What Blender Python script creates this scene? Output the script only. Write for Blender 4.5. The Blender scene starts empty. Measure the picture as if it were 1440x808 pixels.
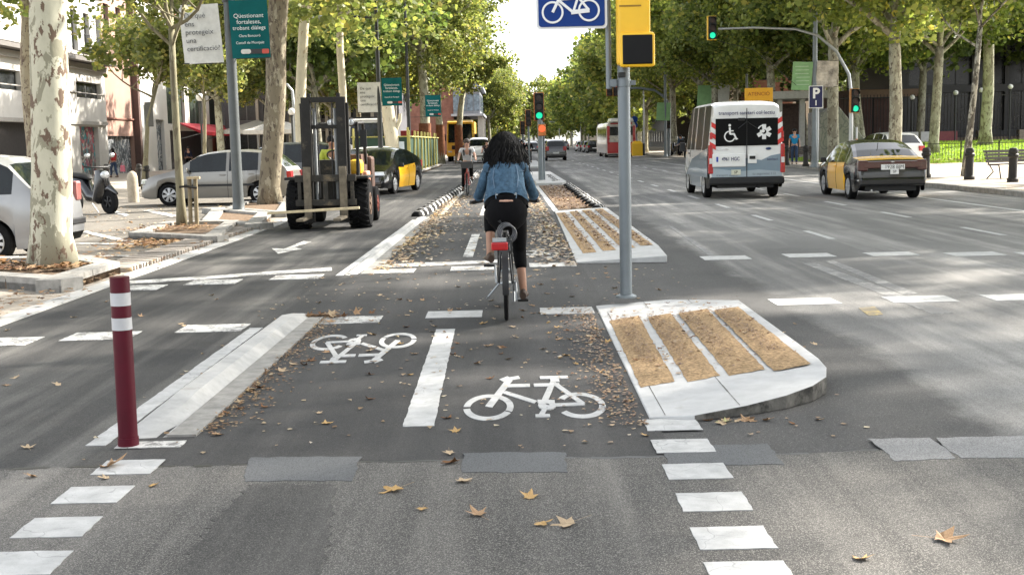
import bpy, bmesh, math, random
import numpy as np
from mathutils import Vector, Matrix
R_ = math.radians
random.seed(7)
S = bpy.context.scene
COL = S.collection

# ------------------------------------------------------------------ camera
FPX, CX, CY, CAMH = 1700.0, 720.0, 404.0, 1.6
ROLL = R_(1.3)
PITCH = math.atan(205 * math.cos(ROLL) / FPX)
_f = Vector((0, math.cos(PITCH), -math.sin(PITCH)))
_u0 = Vector((0, math.sin(PITCH), math.cos(PITCH)))
_r0 = Vector((1, 0, 0))
_r = _r0 * math.cos(ROLL) - _u0 * math.sin(ROLL)
_u = _r0 * math.sin(ROLL) + _u0 * math.cos(ROLL)
cam_data = bpy.data.cameras.new('camera')
cam = bpy.data.objects.new('camera', cam_data)
COL.objects.link(cam)
cam_data.sensor_width = 36
cam_data.lens = FPX / 1440 * 36
cam_data.clip_end = 5000
cam_data.clip_start = 0.05
cam.matrix_world = Matrix(((_r.x, _u.x, -_f.x, 0), (_r.y, _u.y, -_f.y, 0), (_r.z, _u.z, -_f.z, CAMH), (0, 0, 0, 1)))
S.camera = cam

# ------------------------------------------------------------------ world, sun, exposure
SUN_AZ, SUN_EL = R_(60), R_(36)      # azimuth from +Y towards +X
W = bpy.data.worlds.new('World'); S.world = W; W.use_nodes = True
nt = W.node_tree; nt.nodes.clear()
sky = nt.nodes.new('ShaderNodeTexSky'); sky.sky_type = 'NISHITA'; sky.sun_disc = False
sky.sun_elevation = SUN_EL; sky.sun_rotation = SUN_AZ
sky.air_density = 1.0; sky.dust_density = 2.0; sky.ozone_density = 1.0
bg = nt.nodes.new('ShaderNodeBackground'); bg.inputs[1].default_value = 0.135
wo = nt.nodes.new('ShaderNodeOutputWorld')
hz = nt.nodes.new('ShaderNodeHueSaturation'); hz.inputs['Saturation'].default_value = .24; hz.inputs['Value'].default_value = 1.15   # milky hazy sky
nt.links.new(sky.outputs[0], hz.inputs['Color']); nt.links.new(hz.outputs[0], bg.inputs[0]); nt.links.new(bg.outputs[0], wo.inputs[0])
sl = bpy.data.lights.new('sun', 'SUN'); sl.energy = 4.4; sl.angle = R_(1.2); sl.color = (1.0, 0.93, 0.83)
so = bpy.data.objects.new('sun', sl); COL.objects.link(so)
so.rotation_euler = Vector((math.sin(SUN_AZ) * math.cos(SUN_EL), math.cos(SUN_AZ) * math.cos(SUN_EL), math.sin(SUN_EL))).to_track_quat('Z', 'Y').to_euler()
S.view_settings.view_transform = 'Standard'; S.view_settings.look = 'None'
S.view_settings.exposure = 1.88; S.view_settings.gamma = 1
S.render.engine = 'CYCLES'
S.cycles.use_denoising = True
S.cycles.max_bounces = 6; S.cycles.diffuse_bounces = 3; S.cycles.glossy_bounces = 3
S.cycles.transmission_bounces = 4; S.cycles.transparent_max_bounces = 6
S.cycles.caustics_reflective = False; S.cycles.caustics_refractive = False

# ------------------------------------------------------------------ layout: measured point -> real place
def at(px, py, Y):
    """point of the place seen at photo pixel (px, py) and standing Y metres down the street"""
    d = _r * ((px - CX) / FPX) - _u * ((py - CY) / FPX) + _f
    t = Y / d.y
    return Vector((d.x * t, Y, CAMH + d.z * t))
def gnd(px, py, z=0.0):
    d = _r * ((px - CX) / FPX) - _u * ((py - CY) / FPX) + _f
    t = (z - CAMH) / d.z
    return Vector((d.x * t, d.y * t, z))

# ------------------------------------------------------------------ materials
MATS = {}
def _nodes(name):
    m = bpy.data.materials.new(name); m.use_nodes = True
    n = m.node_tree; b = n.nodes['Principled BSDF']
    return m, n, b
def _noise(n, scale, detail=3, rough=.6, co=None, dist=0):
    t = n.nodes.new('ShaderNodeTexNoise'); t.inputs['Scale'].default_value = scale
    t.inputs['Detail'].default_value = detail; t.inputs['Roughness'].default_value = rough
    t.inputs['Distortion'].default_value = dist
    if co: n.links.new(co, t.inputs['Vector'])
    return t.outputs['Fac']
def _ramp(n, fac, stops):
    r = n.nodes.new('ShaderNodeValToRGB'); e = r.color_ramp.elements
    while len(e) < len(stops): e.new(.5)
    for i, (p, c) in enumerate(stops):
        e[i].position = p; e[i].color = (*c, 1) if len(c) == 3 else c
    n.links.new(fac, r.inputs[0]); return r.outputs[0]
def _mix(n, fac, a, b, mode='MIX'):
    m = n.nodes.new('ShaderNodeMix'); m.data_type = 'RGBA'; m.blend_type = mode
    for sock, v in ((m.inputs[0], fac), (m.inputs[6], a), (m.inputs[7], b)):
        if hasattr(v, 'is_linked') or isinstance(v, bpy.types.NodeSocket): n.links.new(v, sock)
        elif isinstance(v, (int, float)): sock.default_value = v
        else: sock.default_value = (*v, 1)
    return m.outputs[2]
def _co(n, kind='Object', scale=None, rot=None):
    c = n.nodes.new('ShaderNodeTexCoord').outputs[kind]
    if scale:
        mp = n.nodes.new('ShaderNodeMapping'); mp.inputs['Scale'].default_value = scale
        if rot: mp.inputs['Rotation'].default_value = rot
        n.links.new(c, mp.inputs[0]); c = mp.outputs[0]
    return c
def _bump(n, b, h, strength=.3, dist=.01):
    u = n.nodes.new('ShaderNodeBump'); u.inputs['Strength'].default_value = strength; u.inputs['Distance'].default_value = dist
    n.links.new(h, u.inputs['Height']); n.links.new(u.outputs[0], b.inputs['Normal'])
def mat(name, col, rough=.6, metal=0, var=.12, scale=6, bump=0, coat=0, spec=.5, emit=None, es=1, dirt=None):
    """plain coloured surface with fine procedural variation"""
    if name in MATS: return MATS[name]
    m, n, b = _nodes(name)
    co = _co(n)
    f = _noise(n, scale, 4, .65, co)
    lo = tuple(max(0, c * (1 - var)) for c in col); hi = tuple(min(1, c * (1 + var)) for c in col)
    c = _ramp(n, f, [(.3, lo), (.7, hi)])
    if dirt:
        f2 = _noise(n, dirt[1], 5, .7, co)
        c = _mix(n, _ramp(n, f2, [(dirt[2], (0, 0, 0)), (dirt[2] + .15, (1, 1, 1))]), c, dirt[0])
    n.links.new(c, b.inputs['Base Color'])
    b.inputs['Roughness'].default_value = rough; b.inputs['Metallic'].default_value = metal
    b.inputs['Specular IOR Level'].default_value = spec if rough < .75 else min(spec, .15)
    if coat: b.inputs['Coat Weight'].default_value = coat; b.inputs['Coat Roughness'].default_value = .05
    if bump: _bump(n, b, _noise(n, scale * 8, 4, .7, co), bump, .01)
    if emit: b.inputs['Emission Color'].default_value = (*emit, 1); b.inputs['Emission Strength'].default_value = es
    MATS[name] = m; return m
def asphalt(name, a, b_, fine=220, streak=.5, light=(.3, .28, .25), lt=.7, bumps=.35, spk=.32, mask=None):
    m, n, b = _nodes(name); co = _co(n)
    big = _noise(n, .45, 4, .6, co)
    c = _ramp(n, big, [(.3, a), (.7, b_)])
    st = _noise(n, 1.0, 5, .62, _co(n, scale=(2.6, .12, 1), rot=(0, 0, .04)))
    c = _mix(n, _ramp(n, st, [(.45, (0, 0, 0)), (.75, (streak, streak, streak))]), c, light)
    dk = _noise(n, .9, 5, .7, co)
    c = _mix(n, _ramp(n, dk, [(.52, (0, 0, 0)), (.72, (.45, .45, .45))]), c, tuple(x * .5 for x in a))
    wide = _noise(n, .22, 3, .5, _co(n, scale=(1.4, .5, 1)))
    c = _mix(n, _ramp(n, wide, [(.40, (.38, .38, .38)), (.60, (0, 0, 0))]), c, tuple(x * .55 for x in a))
    if mask:   # newer, darker surfacing on the cycle lane side, its edge wavering
        sx = n.nodes.new('ShaderNodeSeparateXYZ'); n.links.new(co, sx.inputs[0])
        ad = n.nodes.new('ShaderNodeMath'); ad.operation = 'MULTIPLY_ADD'; n.links.new(_noise(n, .8, 6, .7, co), ad.inputs[0]); ad.inputs[1].default_value = .9; n.links.new(sx.outputs['X'], ad.inputs[2])
        k_ = n.nodes.new('ShaderNodeMapRange'); n.links.new(ad.outputs[0], k_.inputs[0]); k_.inputs[1].default_value = 3.0; k_.inputs[2].default_value = 3.22; k_.inputs[3].default_value = .9; k_.inputs[4].default_value = 0
        c = _mix(n, k_.outputs[0], c, _ramp(n, big, [(.3, mask[0]), (.7, mask[1])]))
    g = n.nodes.new('ShaderNodeTexVoronoi'); g.inputs['Scale'].default_value = fine; n.links.new(co, g.inputs['Vector'])
    gs = _ramp(n, g.outputs['Color'], [(.0, (.45, .45, .45)), (.55, (1, 1, 1)), (.9, (1.0, 1.0, 1.0))])
    bw = n.nodes.new('ShaderNodeRGBToBW'); n.links.new(g.outputs['Color'], bw.inputs[0])
    gm = _ramp(n, bw.outputs[0], [(.2, (.55, .55, .55)), (.55, (.95, .95, .95)), (.85, (1, 1, 1))])
    c = _mix(n, 1.0, c, gm, 'MULTIPLY')
    sp = _ramp(n, bw.outputs[0], [(lt, (0, 0, 0)), (lt + .08, (spk, spk, spk))])
    c = _mix(n, sp, c, light)
    n.links.new(c, b.inputs['Base Color'])
    b.inputs['Roughness'].default_value = .82; b.inputs['Specular IOR Level'].default_value = .2
    _bump(n, b, bw.outputs[0], bumps, .004)
    MATS[name] = m; return m
def paint(name, col=(.52, .52, .51), wear=.69, under=(.12, .12, .12)):
    m, n, b = _nodes(name); co = _co(n)
    f = _noise(n, 3.2, 6, .75, co)
    f2 = _noise(n, 40, 3, .7, co)
    ad = n.nodes.new('ShaderNodeMath'); ad.operation = 'MULTIPLY_ADD'; n.links.new(f2, ad.inputs[0]); ad.inputs[1].default_value = .35
    n.links.new(f, ad.inputs[2])
    base = _ramp(n, _noise(n, 9, 4, .6, co), [(.3, tuple(x * .70 for x in col)), (.7, col)])
    c = _mix(n, _ramp(n, ad.outputs[0], [(wear + .17, (0, 0, 0)), (wear + .22, (.8, .8, .8))]), base, under)
    vo = n.nodes.new('ShaderNodeTexVoronoi'); vo.feature = 'DISTANCE_TO_EDGE'; vo.inputs['Scale'].default_value = 3.1
    wp = n.nodes.new('ShaderNodeTexNoise'); wp.inputs['Scale'].default_value = 5; n.links.new(co, wp.inputs['Vector'])
    vm = n.nodes.new('ShaderNodeVectorMath'); vm.operation = 'MULTIPLY_ADD'; n.links.new(wp.outputs['Color'], vm.inputs[0]); vm.inputs[1].default_value = (.25, .25, .25); n.links.new(co, vm.inputs[2]); n.links.new(vm.outputs[0], vo.inputs['Vector'])
    c = _mix(n, _ramp(n, vo.outputs['Distance'], [(.003, (.4, .4, .4)), (.010, (0, 0, 0))]), c, under)
    gr = _noise(n, 170, 2, .6, co)
    c = _mix(n, _ramp(n, gr, [(.60, (0, 0, 0)), (.72, (.45, .45, .45))]), c, under)
    n.links.new(c, b.inputs['Base Color']); b.inputs['Roughness'].default_value = .7; b.inputs['Specular IOR Level'].default_value = .2
    _bump(n, b, f2, .15, .003)
    MATS[name] = m; return m
def bark(name, base, mid, dark, scale=3.2, z=.45, t=(.50, .58), foot=0):
    m, n, b = _nodes(name); co = _co(n, scale=(1, 1, z))
    f = _noise(n, scale, 6, .62, co, .5)
    if foot:   # rougher, darker plates towards the foot of an old trunk
        sx = n.nodes.new('ShaderNodeSeparateXYZ'); n.links.new(_co(n), sx.inputs[0])
        mr = n.nodes.new('ShaderNodeMapRange'); n.links.new(sx.outputs['Z'], mr.inputs[0]); mr.inputs[1].default_value = 0; mr.inputs[2].default_value = 1.6; mr.inputs[3].default_value = foot; mr.inputs[4].default_value = 0
        ad = n.nodes.new('ShaderNodeMath'); ad.operation = 'ADD'; n.links.new(f, ad.inputs[0]); n.links.new(mr.outputs[0], ad.inputs[1]); f = ad.outputs[0]
    f2 = _noise(n, scale * 1.9, 6, .64, _co(n, scale=(1, 1, z), rot=(.3, .2, .5)), .3)
    c = _ramp(n, _noise(n, 9, 4, .6, co), [(.3, tuple(x * .85 for x in base)), (.7, base)])
    c = _mix(n, _ramp(n, f, [(t[0], (0, 0, 0)), (t[0] + .012, (1, 1, 1))]), c, mid)
    c = _mix(n, _ramp(n, f2, [(t[1], (0, 0, 0)), (t[1] + .012, (1, 1, 1))]), c, dark)
    n.links.new(c, b.inputs['Base Color']); b.inputs['Roughness'].default_value = .85; b.inputs['Specular IOR Level'].default_value = .15
    _bump(n, b, f2, .5, .02)
    MATS[name] = m; return m
def leafmat(name, stops, trans=.5):
    m, n, b = _nodes(name)
    gi = n.nodes.new('ShaderNodeNewGeometry')
    oi = n.nodes.new('ShaderNodeObjectInfo')
    c = _ramp(n, gi.outputs['Random Per Island'], stops)
    f = _noise(n, .35, 2, .5, _co(n))
    c = _mix(n, _ramp(n, f, [(.35, (.0, .0, .0)), (.7, (.6, .6, .6))]), c, _mix(n, 1.0, c, (1.15, 1.08, .65), 'MULTIPLY'))
    hs = n.nodes.new('ShaderNodeHueSaturation'); n.links.new(c, hs.inputs['Color'])
    mr = n.nodes.new('ShaderNodeMapRange'); n.links.new(oi.outputs['Random'], mr.inputs[0])
    mr.inputs[3].default_value = .8; mr.inputs[4].default_value = 1.25; n.links.new(mr.outputs[0], hs.inputs['Value'])
    n.links.new(hs.outputs[0], b.inputs['Base Color']); b.inputs['Roughness'].default_value = .5
    b.inputs['Specular IOR Level'].default_value = .3
    tr = n.nodes.new('ShaderNodeBsdfTranslucent'); n.links.new(_mix(n, 1.0, hs.outputs[0], (1.12, 1.18, .75), 'MULTIPLY'), tr.inputs[0])
    mx = n.nodes.new('ShaderNodeMixShader'); mx.inputs[0].default_value = trans
    n.links.new(b.outputs[0], mx.inputs[1]); n.links.new(tr.outputs[0], mx.inputs[2])
    n.links.new(mx.outputs[0], n.nodes['Material Output'].inputs[0])
    MATS[name] = m; return m
def glassmat(name, col=(.03, .04, .045), rough=.05):
    m, n, b = _nodes(name)
    n.links.new(_ramp(n, _noise(n, 2.5, 3, .6, _co(n)), [(.3, tuple(x * .6 for x in col)), (.7, tuple(x * 1.5 for x in col))]), b.inputs['Base Color'])
    b.inputs['Roughness'].default_value = rough; b.inputs['Specular IOR Level'].default_value = .4
    MATS[name] = m; return m
def graffiti(name, base, cols, scale=1.2):
    m, n, b = _nodes(name); co = _co(n)
    c = _ramp(n, _noise(n, 5, 4, .7, co), [(.3, tuple(x * .7 for x in base)), (.7, base)])
    for i, (cc, t) in enumerate(cols):
        f = _noise(n, scale * (1 + .4 * i), 2, .4, _co(n, scale=(1, 1, .8), rot=(.4 * i, .7 * i, .3)), 1.6)
        c = _mix(n, _ramp(n, f, [(t, (0, 0, 0)), (t + .01, (1, 1, 1)), (t + .07, (1, 1, 1)), (t + .08, (0, 0, 0))]), c, cc)
    n.links.new(c, b.inputs['Base Color']); b.inputs['Roughness'].default_value = .6
    MATS[name] = m; return m

A_FORE = asphalt('asphalt_coarse', (.082, .079, .075), (.145, .14, .132), 270, .6, (.36, .34, .31), .68, .6, .5)
A_BIKE = asphalt('asphalt_dark', (.052, .052, .052), (.088, .086, .084), 240, .4, (.2, .19, .18), .86, .35)
A_LEFT = asphalt('asphalt_left_road', (.045, .045, .046), (.09, .088, .084), 230, .7, (.26, .25, .23), .86, .3)
A_RIGHT = asphalt('asphalt_worn', (.155, .154, .150), (.27, .265, .255), 210, .9, (.48, .465, .44), .82, .3, .2, ((.052, .052, .052), (.088, .086, .084)))
A_PATCH = asphalt('asphalt_patch', (.125, .13, .135), (.165, .168, .172), 260, .2, (.22, .22, .22), .9, .15)
PAVE_L = mat('pavement_stone_warm', (.33, .295, .25), .85, var=.22, scale=1.3, bump=.2, dirt=((.16, .13, .10), 1.6, .56))
PAVE_R = mat('pavement_tile_grey', (.44, .38, .31), .85, var=.15, scale=1.5, bump=.2, dirt=((.24, .2, .17), 1.1, .55))
KERB = mat('kerb_granite', (.28, .27, .25), .8, var=.25, scale=9, bump=.3, dirt=((.17, .15, .13), 3, .6))
KERB_L = mat('kerb_pale_concrete', (.42, .415, .40), .8, var=.16, scale=7, bump=.25, dirt=((.28, .26, .23), 3.5, .58))
PAINT = paint('road_paint_white')
PAINT_W = paint('road_paint_worn', (.66, .65, .62), .50, (.13, .125, .12))
PAINT_F = paint('road_paint_faded', (.34, .335, .32), .44, (.15, .15, .15))
PAINT_Y = paint('road_paint_ochre', (.50, .38, .16), .44, (.2, .18, .15))
ISLAND = mat('island_concrete', (.46, .46, .455), .8, var=.10, scale=6, bump=.2, dirt=((.36, .34, .31), 3.5, .62))
MULCH = mat('mulch_bed', (.42, .29, .165), .95, var=.55, scale=40, bump=1.0, dirt=((.20, .115, .06), 9, .60))
GREY_POST = mat('painted_steel_grey', (.16, .185, .20), .45, .3, var=.1, scale=3, dirt=((.09, .09, .09), 5, .66))
DARK_POST = mat('painted_steel_dark', (.03, .033, .033), .5, .3, var=.2, scale=3)
GALV = mat('galvanised_steel', (.38, .40, .41), .4, .6, var=.1, scale=8)
BLACK = mat('black_plastic', (.006, .006, .0065), .5, var=.2)
RUBBER = mat('rubber_black', (.010, .010, .010), .8, var=.3, scale=12)
TYRE = mat('tyre_rubber', (.009, .009, .0095), .85, var=.35, scale=14, bump=.3)
WHITE = mat('white_gloss', (.78, .78, .77), .35, var=.03, coat=.3)
CHROME = mat('bright_metal', (.62, .63, .64), .25, .9, var=.1)
RIM = mat('wheel_rim_silver', (.50, .51, .52), .35, .6, var=.1)
GLASS = glassmat('window_glass', (.015, .02, .022))
CARGLASS = glassmat('car_glass', (.008, .011, .012), .05)
SIGBLACK = mat('signal_black', (.004, .004, .004), .6, var=.2)
YEL = mat('signal_yellow', (.86, .50, .015), .45, var=.05, scale=4)
REDLENS = mat('red_lens', (.40, .008, .010), .2, var=.15, coat=.6)
WHITELENS = mat('clear_lens', (.72, .74, .76), .1, .3, var=.1, coat=.6)
PLATE = mat('plate_white', (.75, .75, .73), .5, var=.04)

# ------------------------------------------------------------------ mesh helpers
class MB:
    """collects shapes; build() links them as ONE mesh object"""
    def __init__(s): s.v = []; s.f = []; s.m = []; s.mi = 0; s.T = Matrix.Identity(4)
    def add(s, vs, fs, mi=None):
        o = len(s.v)
        s.v += [tuple(s.T @ Vector(p)) for p in vs]
        s.f += [tuple(i + o for i in f) for f in fs]; s.m += [s.mi if mi is None else mi] * len(fs); return s
    def box(s, c, d, rz=0, rx=0, ry=0, tp=1.0, tx=None, mi=None):
        """centre c, full size d; tp tapers the top"""
        tx = tp if tx is None else tx
        h = [x / 2 for x in d]
        vs = [(-h[0], -h[1], -h[2]), (h[0], -h[1], -h[2]), (h[0], h[1], -h[2]), (-h[0], h[1], -h[2]),
              (-h[0] * tx, -h[1] * tp, h[2]), (h[0] * tx, -h[1] * tp, h[2]), (h[0] * tx, h[1] * tp, h[2]), (-h[0] * tx, h[1] * tp, h[2])]
        M = Matrix.Translation(c) @ Matrix.Rotation(rz, 4, 'Z') @ Matrix.Rotation(ry, 4, 'Y') @ Matrix.Rotation(rx, 4, 'X')
        return s.add([M @ Vector(p) for p in vs], [(0, 3, 2, 1), (4, 5, 6, 7), (0, 1, 5, 4), (1, 2, 6, 5), (2, 3, 7, 6), (3, 0, 4, 7)], mi)
    def tube(s, pts, rad, n=10, caps=True, mi=None, sq=1.0):
        pts = [Vector(p) for p in pts]
        if isinstance(rad, (int, float)): rad = [rad] * len(pts)
        vs = []; fs = []; up = None
        for i, p in enumerate(pts):
            d = (pts[min(i + 1, len(pts) - 1)] - pts[max(i - 1, 0)])
            if d.length < 1e-9: d = Vector((0, 0, 1))
            d.normalize()
            if up is None:
                up = Vector((1, 0, 0)) if abs(d.x) < .8 else Vector((0, 1, 0))
            a = (up - d * up.dot(d)).normalized(); up = a; b = d.cross(a)
            for k in range(n):
                t = 2 * math.pi * k / n
                vs.append(p + (a * math.cos(t) + b * math.sin(t) * sq) * rad[i])
        for i in range(len(pts) - 1):
            for k in range(n):
                k2 = (k + 1) % n
                fs.append((i * n + k, i * n + k2, (i + 1) * n + k2, (i + 1) * n + k))
        if caps:
            fs.append(tuple(range(n))[::-1]); fs.append(tuple((len(pts) - 1) * n + k for k in range(n)))
        return s.add(vs, fs, mi)
    def lathe(s, prof, n=16, c=(0, 0, 0), axis='Z', mi=None):
        """prof: (radius, height) pairs"""
        vs = []; fs = []
        for r, z in prof:
            for k in range(n):
                t = 2 * math.pi * k / n
                a, b = r * math.cos(t), r * math.sin(t)
                p = (a, b, z) if axis == 'Z' else ((z, a, b) if axis == 'X' else (b, z, a))
                vs.append((p[0] + c[0], p[1] + c[1], p[2] + c[2]))
        for i in range(len(prof) - 1):
            for k in range(n):
                k2 = (k + 1) % n
                fs.append((i * n + k, i * n + k2, (i + 1) * n + k2, (i + 1) * n + k))
        fs.append(tuple(range(n))[::-1]); fs.append(tuple((len(prof) - 1) * n + k for k in range(n)))
        return s.add(vs, fs, mi)
    def prism(s, poly, z0, z1, mi=None, ztop=None):
        n = len(poly)
        vs = [(p[0], p[1], z0) for p in poly] + [(p[0], p[1], ztop[i] if ztop else z1) for i, p in enumerate(poly)]
        fs = [tuple(range(n))[::-1], tuple(range(n, 2 * n))] + [(i, (i + 1) % n, (i + 1) % n + n, i + n) for i in range(n)]
        return s.add(vs, fs, mi)
    def plate(s, poly, o, ax, ay, th, mi=None):
        """polygon (2D) in the plane o + u*ax + v*ay given a thickness"""
        o, ax, ay = Vector(o), Vector(ax).normalized(), Vector(ay).normalized(); nz = ax.cross(ay) * th
        n = len(poly)
        vs = [o + ax * p[0] + ay * p[1] for p in poly]; vs += [v + nz for v in vs]
        fs = [tuple(range(n))[::-1], tuple(range(n, 2 * n))] + [(i, (i + 1) % n, (i + 1) % n + n, i + n) for i in range(n)]
        return s.add(vs, fs, mi)
    def ball(s, c, r, n=10, m=7, mi=None):
        r = (r, r, r) if isinstance(r, (int, float)) else r
        vs = [(c[0], c[1], c[2] - r[2])]; fs = []
        for j in range(1, m):
            ph = math.pi * j / m - math.pi / 2
            for k in range(n):
                t = 2 * math.pi * k / n
                vs.append((c[0] + r[0] * math.cos(ph) * math.cos(t), c[1] + r[1] * math.cos(ph) * math.sin(t), c[2] + r[2] * math.sin(ph)))
        vs.append((c[0], c[1], c[2] + r[2])); L = len(vs) - 1
        for k in range(n): fs.append((0, 1 + (k + 1) % n, 1 + k)); fs.append((L, L - n + k, L - n + (k + 1) % n))
        for j in range(m - 2):
            for k in range(n):
                a = 1 + j * n
                fs.append((a + k, a + (k + 1) % n, a + n + (k + 1) % n, a + n + k))
        return s.add(vs, fs, mi)
    def ring(s, c, ro, ri, n=28, a0=0, a1=2 * math.pi, sx=1, sy=1, z0=0, z1=.003, mi=None):
        full = abs(a1 - a0 - 2 * math.pi) < 1e-6
        k = n if full else n + 1
        vs = []
        for z in (z0, z1):
            for r in (ri, ro):
                for i in range(k):
                    t = a0 + (a1 - a0) * i / n
                    vs.append((c[0] + r * math.cos(t) * sx, c[1] + r * math.sin(t) * sy, z))
        fs = []
        for i in range(n):
            j = (i + 1) % k
            fs += [(2 * k + i, 3 * k + i, 3 * k + j, 2 * k + j), (k + i, k + j, 3 * k + j, 3 * k + i), (j, i, 2 * k + i, 2 * k + j)]
        return s.add(vs, fs, mi)
    def mesh(s, name, mats):
        me = bpy.data.meshes.new(name); me.from_pydata(s.v, [], s.f)
        for m in (mats if isinstance(mats, (list, tuple)) else [mats]): me.materials.append(m)
        if any(s.m): me.polygons.foreach_set('material_index', s.m)
        me.update(); return me
    def build(s, name, mats, parent=None, smooth=None, bevel=0, loc=None, rz=0):
        me = s.mesh(name, mats)
        if smooth:
            me.polygons.foreach_set('use_smooth', [True] * len(me.polygons))
            me.set_sharp_from_angle(angle=R_(smooth))
        o = link(name, me, parent)
        if loc is not None: o.location = loc
        if rz: o.rotation_euler.z = rz
        if bevel:
            b = o.modifiers.new('bevel', 'BEVEL'); b.width = bevel; b.segments = 2; b.limit_method = 'ANGLE'
        return o
def link(name, me, parent=None):
    o = bpy.data.objects.new(name, me); COL.objects.link(o)
    if parent is not None: o.parent = parent
    return o
def tag(o, label=None, cat=None, group=None, kind=None):
    for k, v in (('label', label), ('category', cat), ('group', group), ('kind', kind)):
        if v: o[k] = v
    return o
def thing(name, label, cat, loc=(0, 0, 0), rz=0, group=None):
    o = bpy.data.objects.new(name, None); COL.objects.link(o); o.empty_display_size = .1
    o.location = loc; o.rotation_euler = (0, 0, rz)
    return tag(o, label, cat, group)
KIDS = {}
def dup(root, loc, rz=0, label=None, group=None, scale=None):
    """copy a thing with its parts and sub-parts (shared mesh data)"""
    def cp(o, par):
        c = o.copy(); COL.objects.link(c); c.parent = par
        for ch in list(o.children): cp(ch, c)
        return c
    r = cp(root, None); r.location = loc; r.rotation_euler = (0, 0, rz)
    if scale: r.scale = (scale,) * 3 if isinstance(scale, (int, float)) else scale
    if label: r['label'] = label
    if group: r['group'] = group
    return r
def text(s, size, m, parent, M, name='lettering', align='CENTER', depth=.002, sx=1.0, bold=0):
    cu = bpy.data.curves.new('lettering', 'FONT'); cu.body = s; cu.size = size; cu.align_x = align; cu.align_y = 'CENTER'
    cu.extrude = depth / 2; cu.resolution_u = 3; cu.space_line = .95; cu.offset = bold
    t = bpy.data.objects.new('lettering_tmp', cu); COL.objects.link(t)
    me = bpy.data.meshes.new_from_object(t.evaluated_get(bpy.context.evaluated_depsgraph_get()))
    bpy.data.objects.remove(t); bpy.data.curves.remove(cu)
    me.transform(Matrix.Diagonal((sx, 1, 1, 1))); me.materials.clear(); me.materials.append(m); me.name = name
    o = link(name, me, parent); o.matrix_local = M; return o
def face_M(loc, toward='-Y', rx=0):
    """matrix for lettering standing upright and read from the given side"""
    rz = {'-Y': 0, '+X': math.pi / 2, '+Y': math.pi, '-X': -math.pi / 2}[toward] if isinstance(toward, str) else toward
    return Matrix.Translation(loc) @ Matrix.Rotation(rz, 4, 'Z') @ Matrix.Rotation(math.pi / 2 + rx, 4, 'X')
def skin(name, pts, edges, rad, m, parent=None, sub=2, root=0):
    me = bpy.data.meshes.new(name + '_tmp'); me.from_pydata([tuple(p) for p in pts], edges, [])
    o = bpy.data.objects.new(name + '_tmp', me); COL.objects.link(o)
    o.modifiers.new('skin', 'SKIN').use_smooth_shade = True
    for i, d in enumerate(me.skin_vertices[0].data):
        r = rad[i]; d.radius = (r, r) if isinstance(r, (int, float)) else r; d.use_root = (i == root)
    sm = o.modifiers.new('sub', 'SUBSURF'); sm.levels = sub; sm.render_levels = sub
    dg = bpy.context.evaluated_depsgraph_get(); dg.update()
    nm = bpy.data.meshes.new_from_object(o.evaluated_get(dg)); nm.name = name
    bpy.data.objects.remove(o); bpy.data.meshes.remove(me)
    nm.materials.clear(); nm.materials.append(m)
    return link(name, nm, parent)
# ================================================================== GROUND
def sheet(name, poly, z, m, parent=None, kind='structure'):
    b = MB(); b.add([(p[0], p[1], z) for p in poly], [tuple(range(len(poly)))])
    o = b.build(name, m, parent)
    if parent is None: tag(o, kind=kind)
    return o
def rect(x0, x1, y0, y1): return [(x0, y0), (x1, y0), (x1, y1), (x0, y1)]
EARTH = mat('distant_ground', (.16, .15, .13), .9)
sheet('ground', rect(-900, 900, -60, 3000), -.03, EARTH)
road = sheet('road', rect(-9.5, 14.6, -30, 900), 0, A_RIGHT)
sheet('left_road', rect(-4.9, -2.0, 5.98, 900), .004, A_LEFT)
sheet('bike_lane', [(-2.0, 5.9), (.8, 5.9), (.8, 11.5), (.9, 12), (.9, 400), (-2.0, 400)], .008, A_BIKE)
edge_ = []; ctl = [(40, 5.6), (14.6, 5.75), (3.2, 6.02), (1.2, 5.93), (-1.9, 5.97), (-3.2, 6.0), (-4.6, 5.5), (-14, 4.2)]
for (xa, ya_), (xb, yb_) in zip(ctl[:-1], ctl[1:]):
    k = max(1, int(abs(xa - xb) / .09)) if abs(xa) < 16 else 1
    edge_ += [(xa + (xb - xa) * i / k, ya_ + (yb_ - ya_) * i / k + random.uniform(-.014, .014)) for i in range(k)]
sheet('crossing_road', [(-14, -30), (40, -30)] + edge_ + [(-14, 4.2)], .012, A_FORE)
tar = MB()   # ragged bitumen joint between the two surfaces
pts_ = [p for p in edge_ if -3.4 < p[0] < 8]
for p, q in zip(pts_[:-1], pts_[1:]):
    if random.random() < .82: w_ = random.uniform(.006, .02); tar.add([(p[0], p[1] - w_, .0132), (p[0], p[1] + w_, .0132), (q[0], q[1] + w_, .0132), (q[0], q[1] - w_, .0132)], [(0, 3, 2, 1)])
tar.build('tar_joint', mat('bitumen', (.028, .027, .026), .5, var=.3), road)
# side pavement on the left: one flat square with a pale gutter along the road
sheet('square_paving', rect(-90, -5.0, -30, 61), .006, PAVE_L)
sheet('square_paving_far', rect(-90, -6.6, 61, 900), .0055, PAVE_L)
sheet('parking_surface', [(-24, 17.6), (-5.6, 17.6), (-5.3, 21.6), (-5.5, 40), (-24, 40)], .010, asphalt('asphalt_parking', (.17, .155, .135), (.25, .23, .20), 150, .3, (.4, .37, .32), .8, .4))
g = MB(); g.prism([(-5.02, -30), (-4.8, -30), (-4.74, 25.6), (-4.74, 61), (-4.96, 61), (-4.98, 25.6)], -.01, .02); tag(g.build('gutter', KERB_L), kind='structure')
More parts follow.
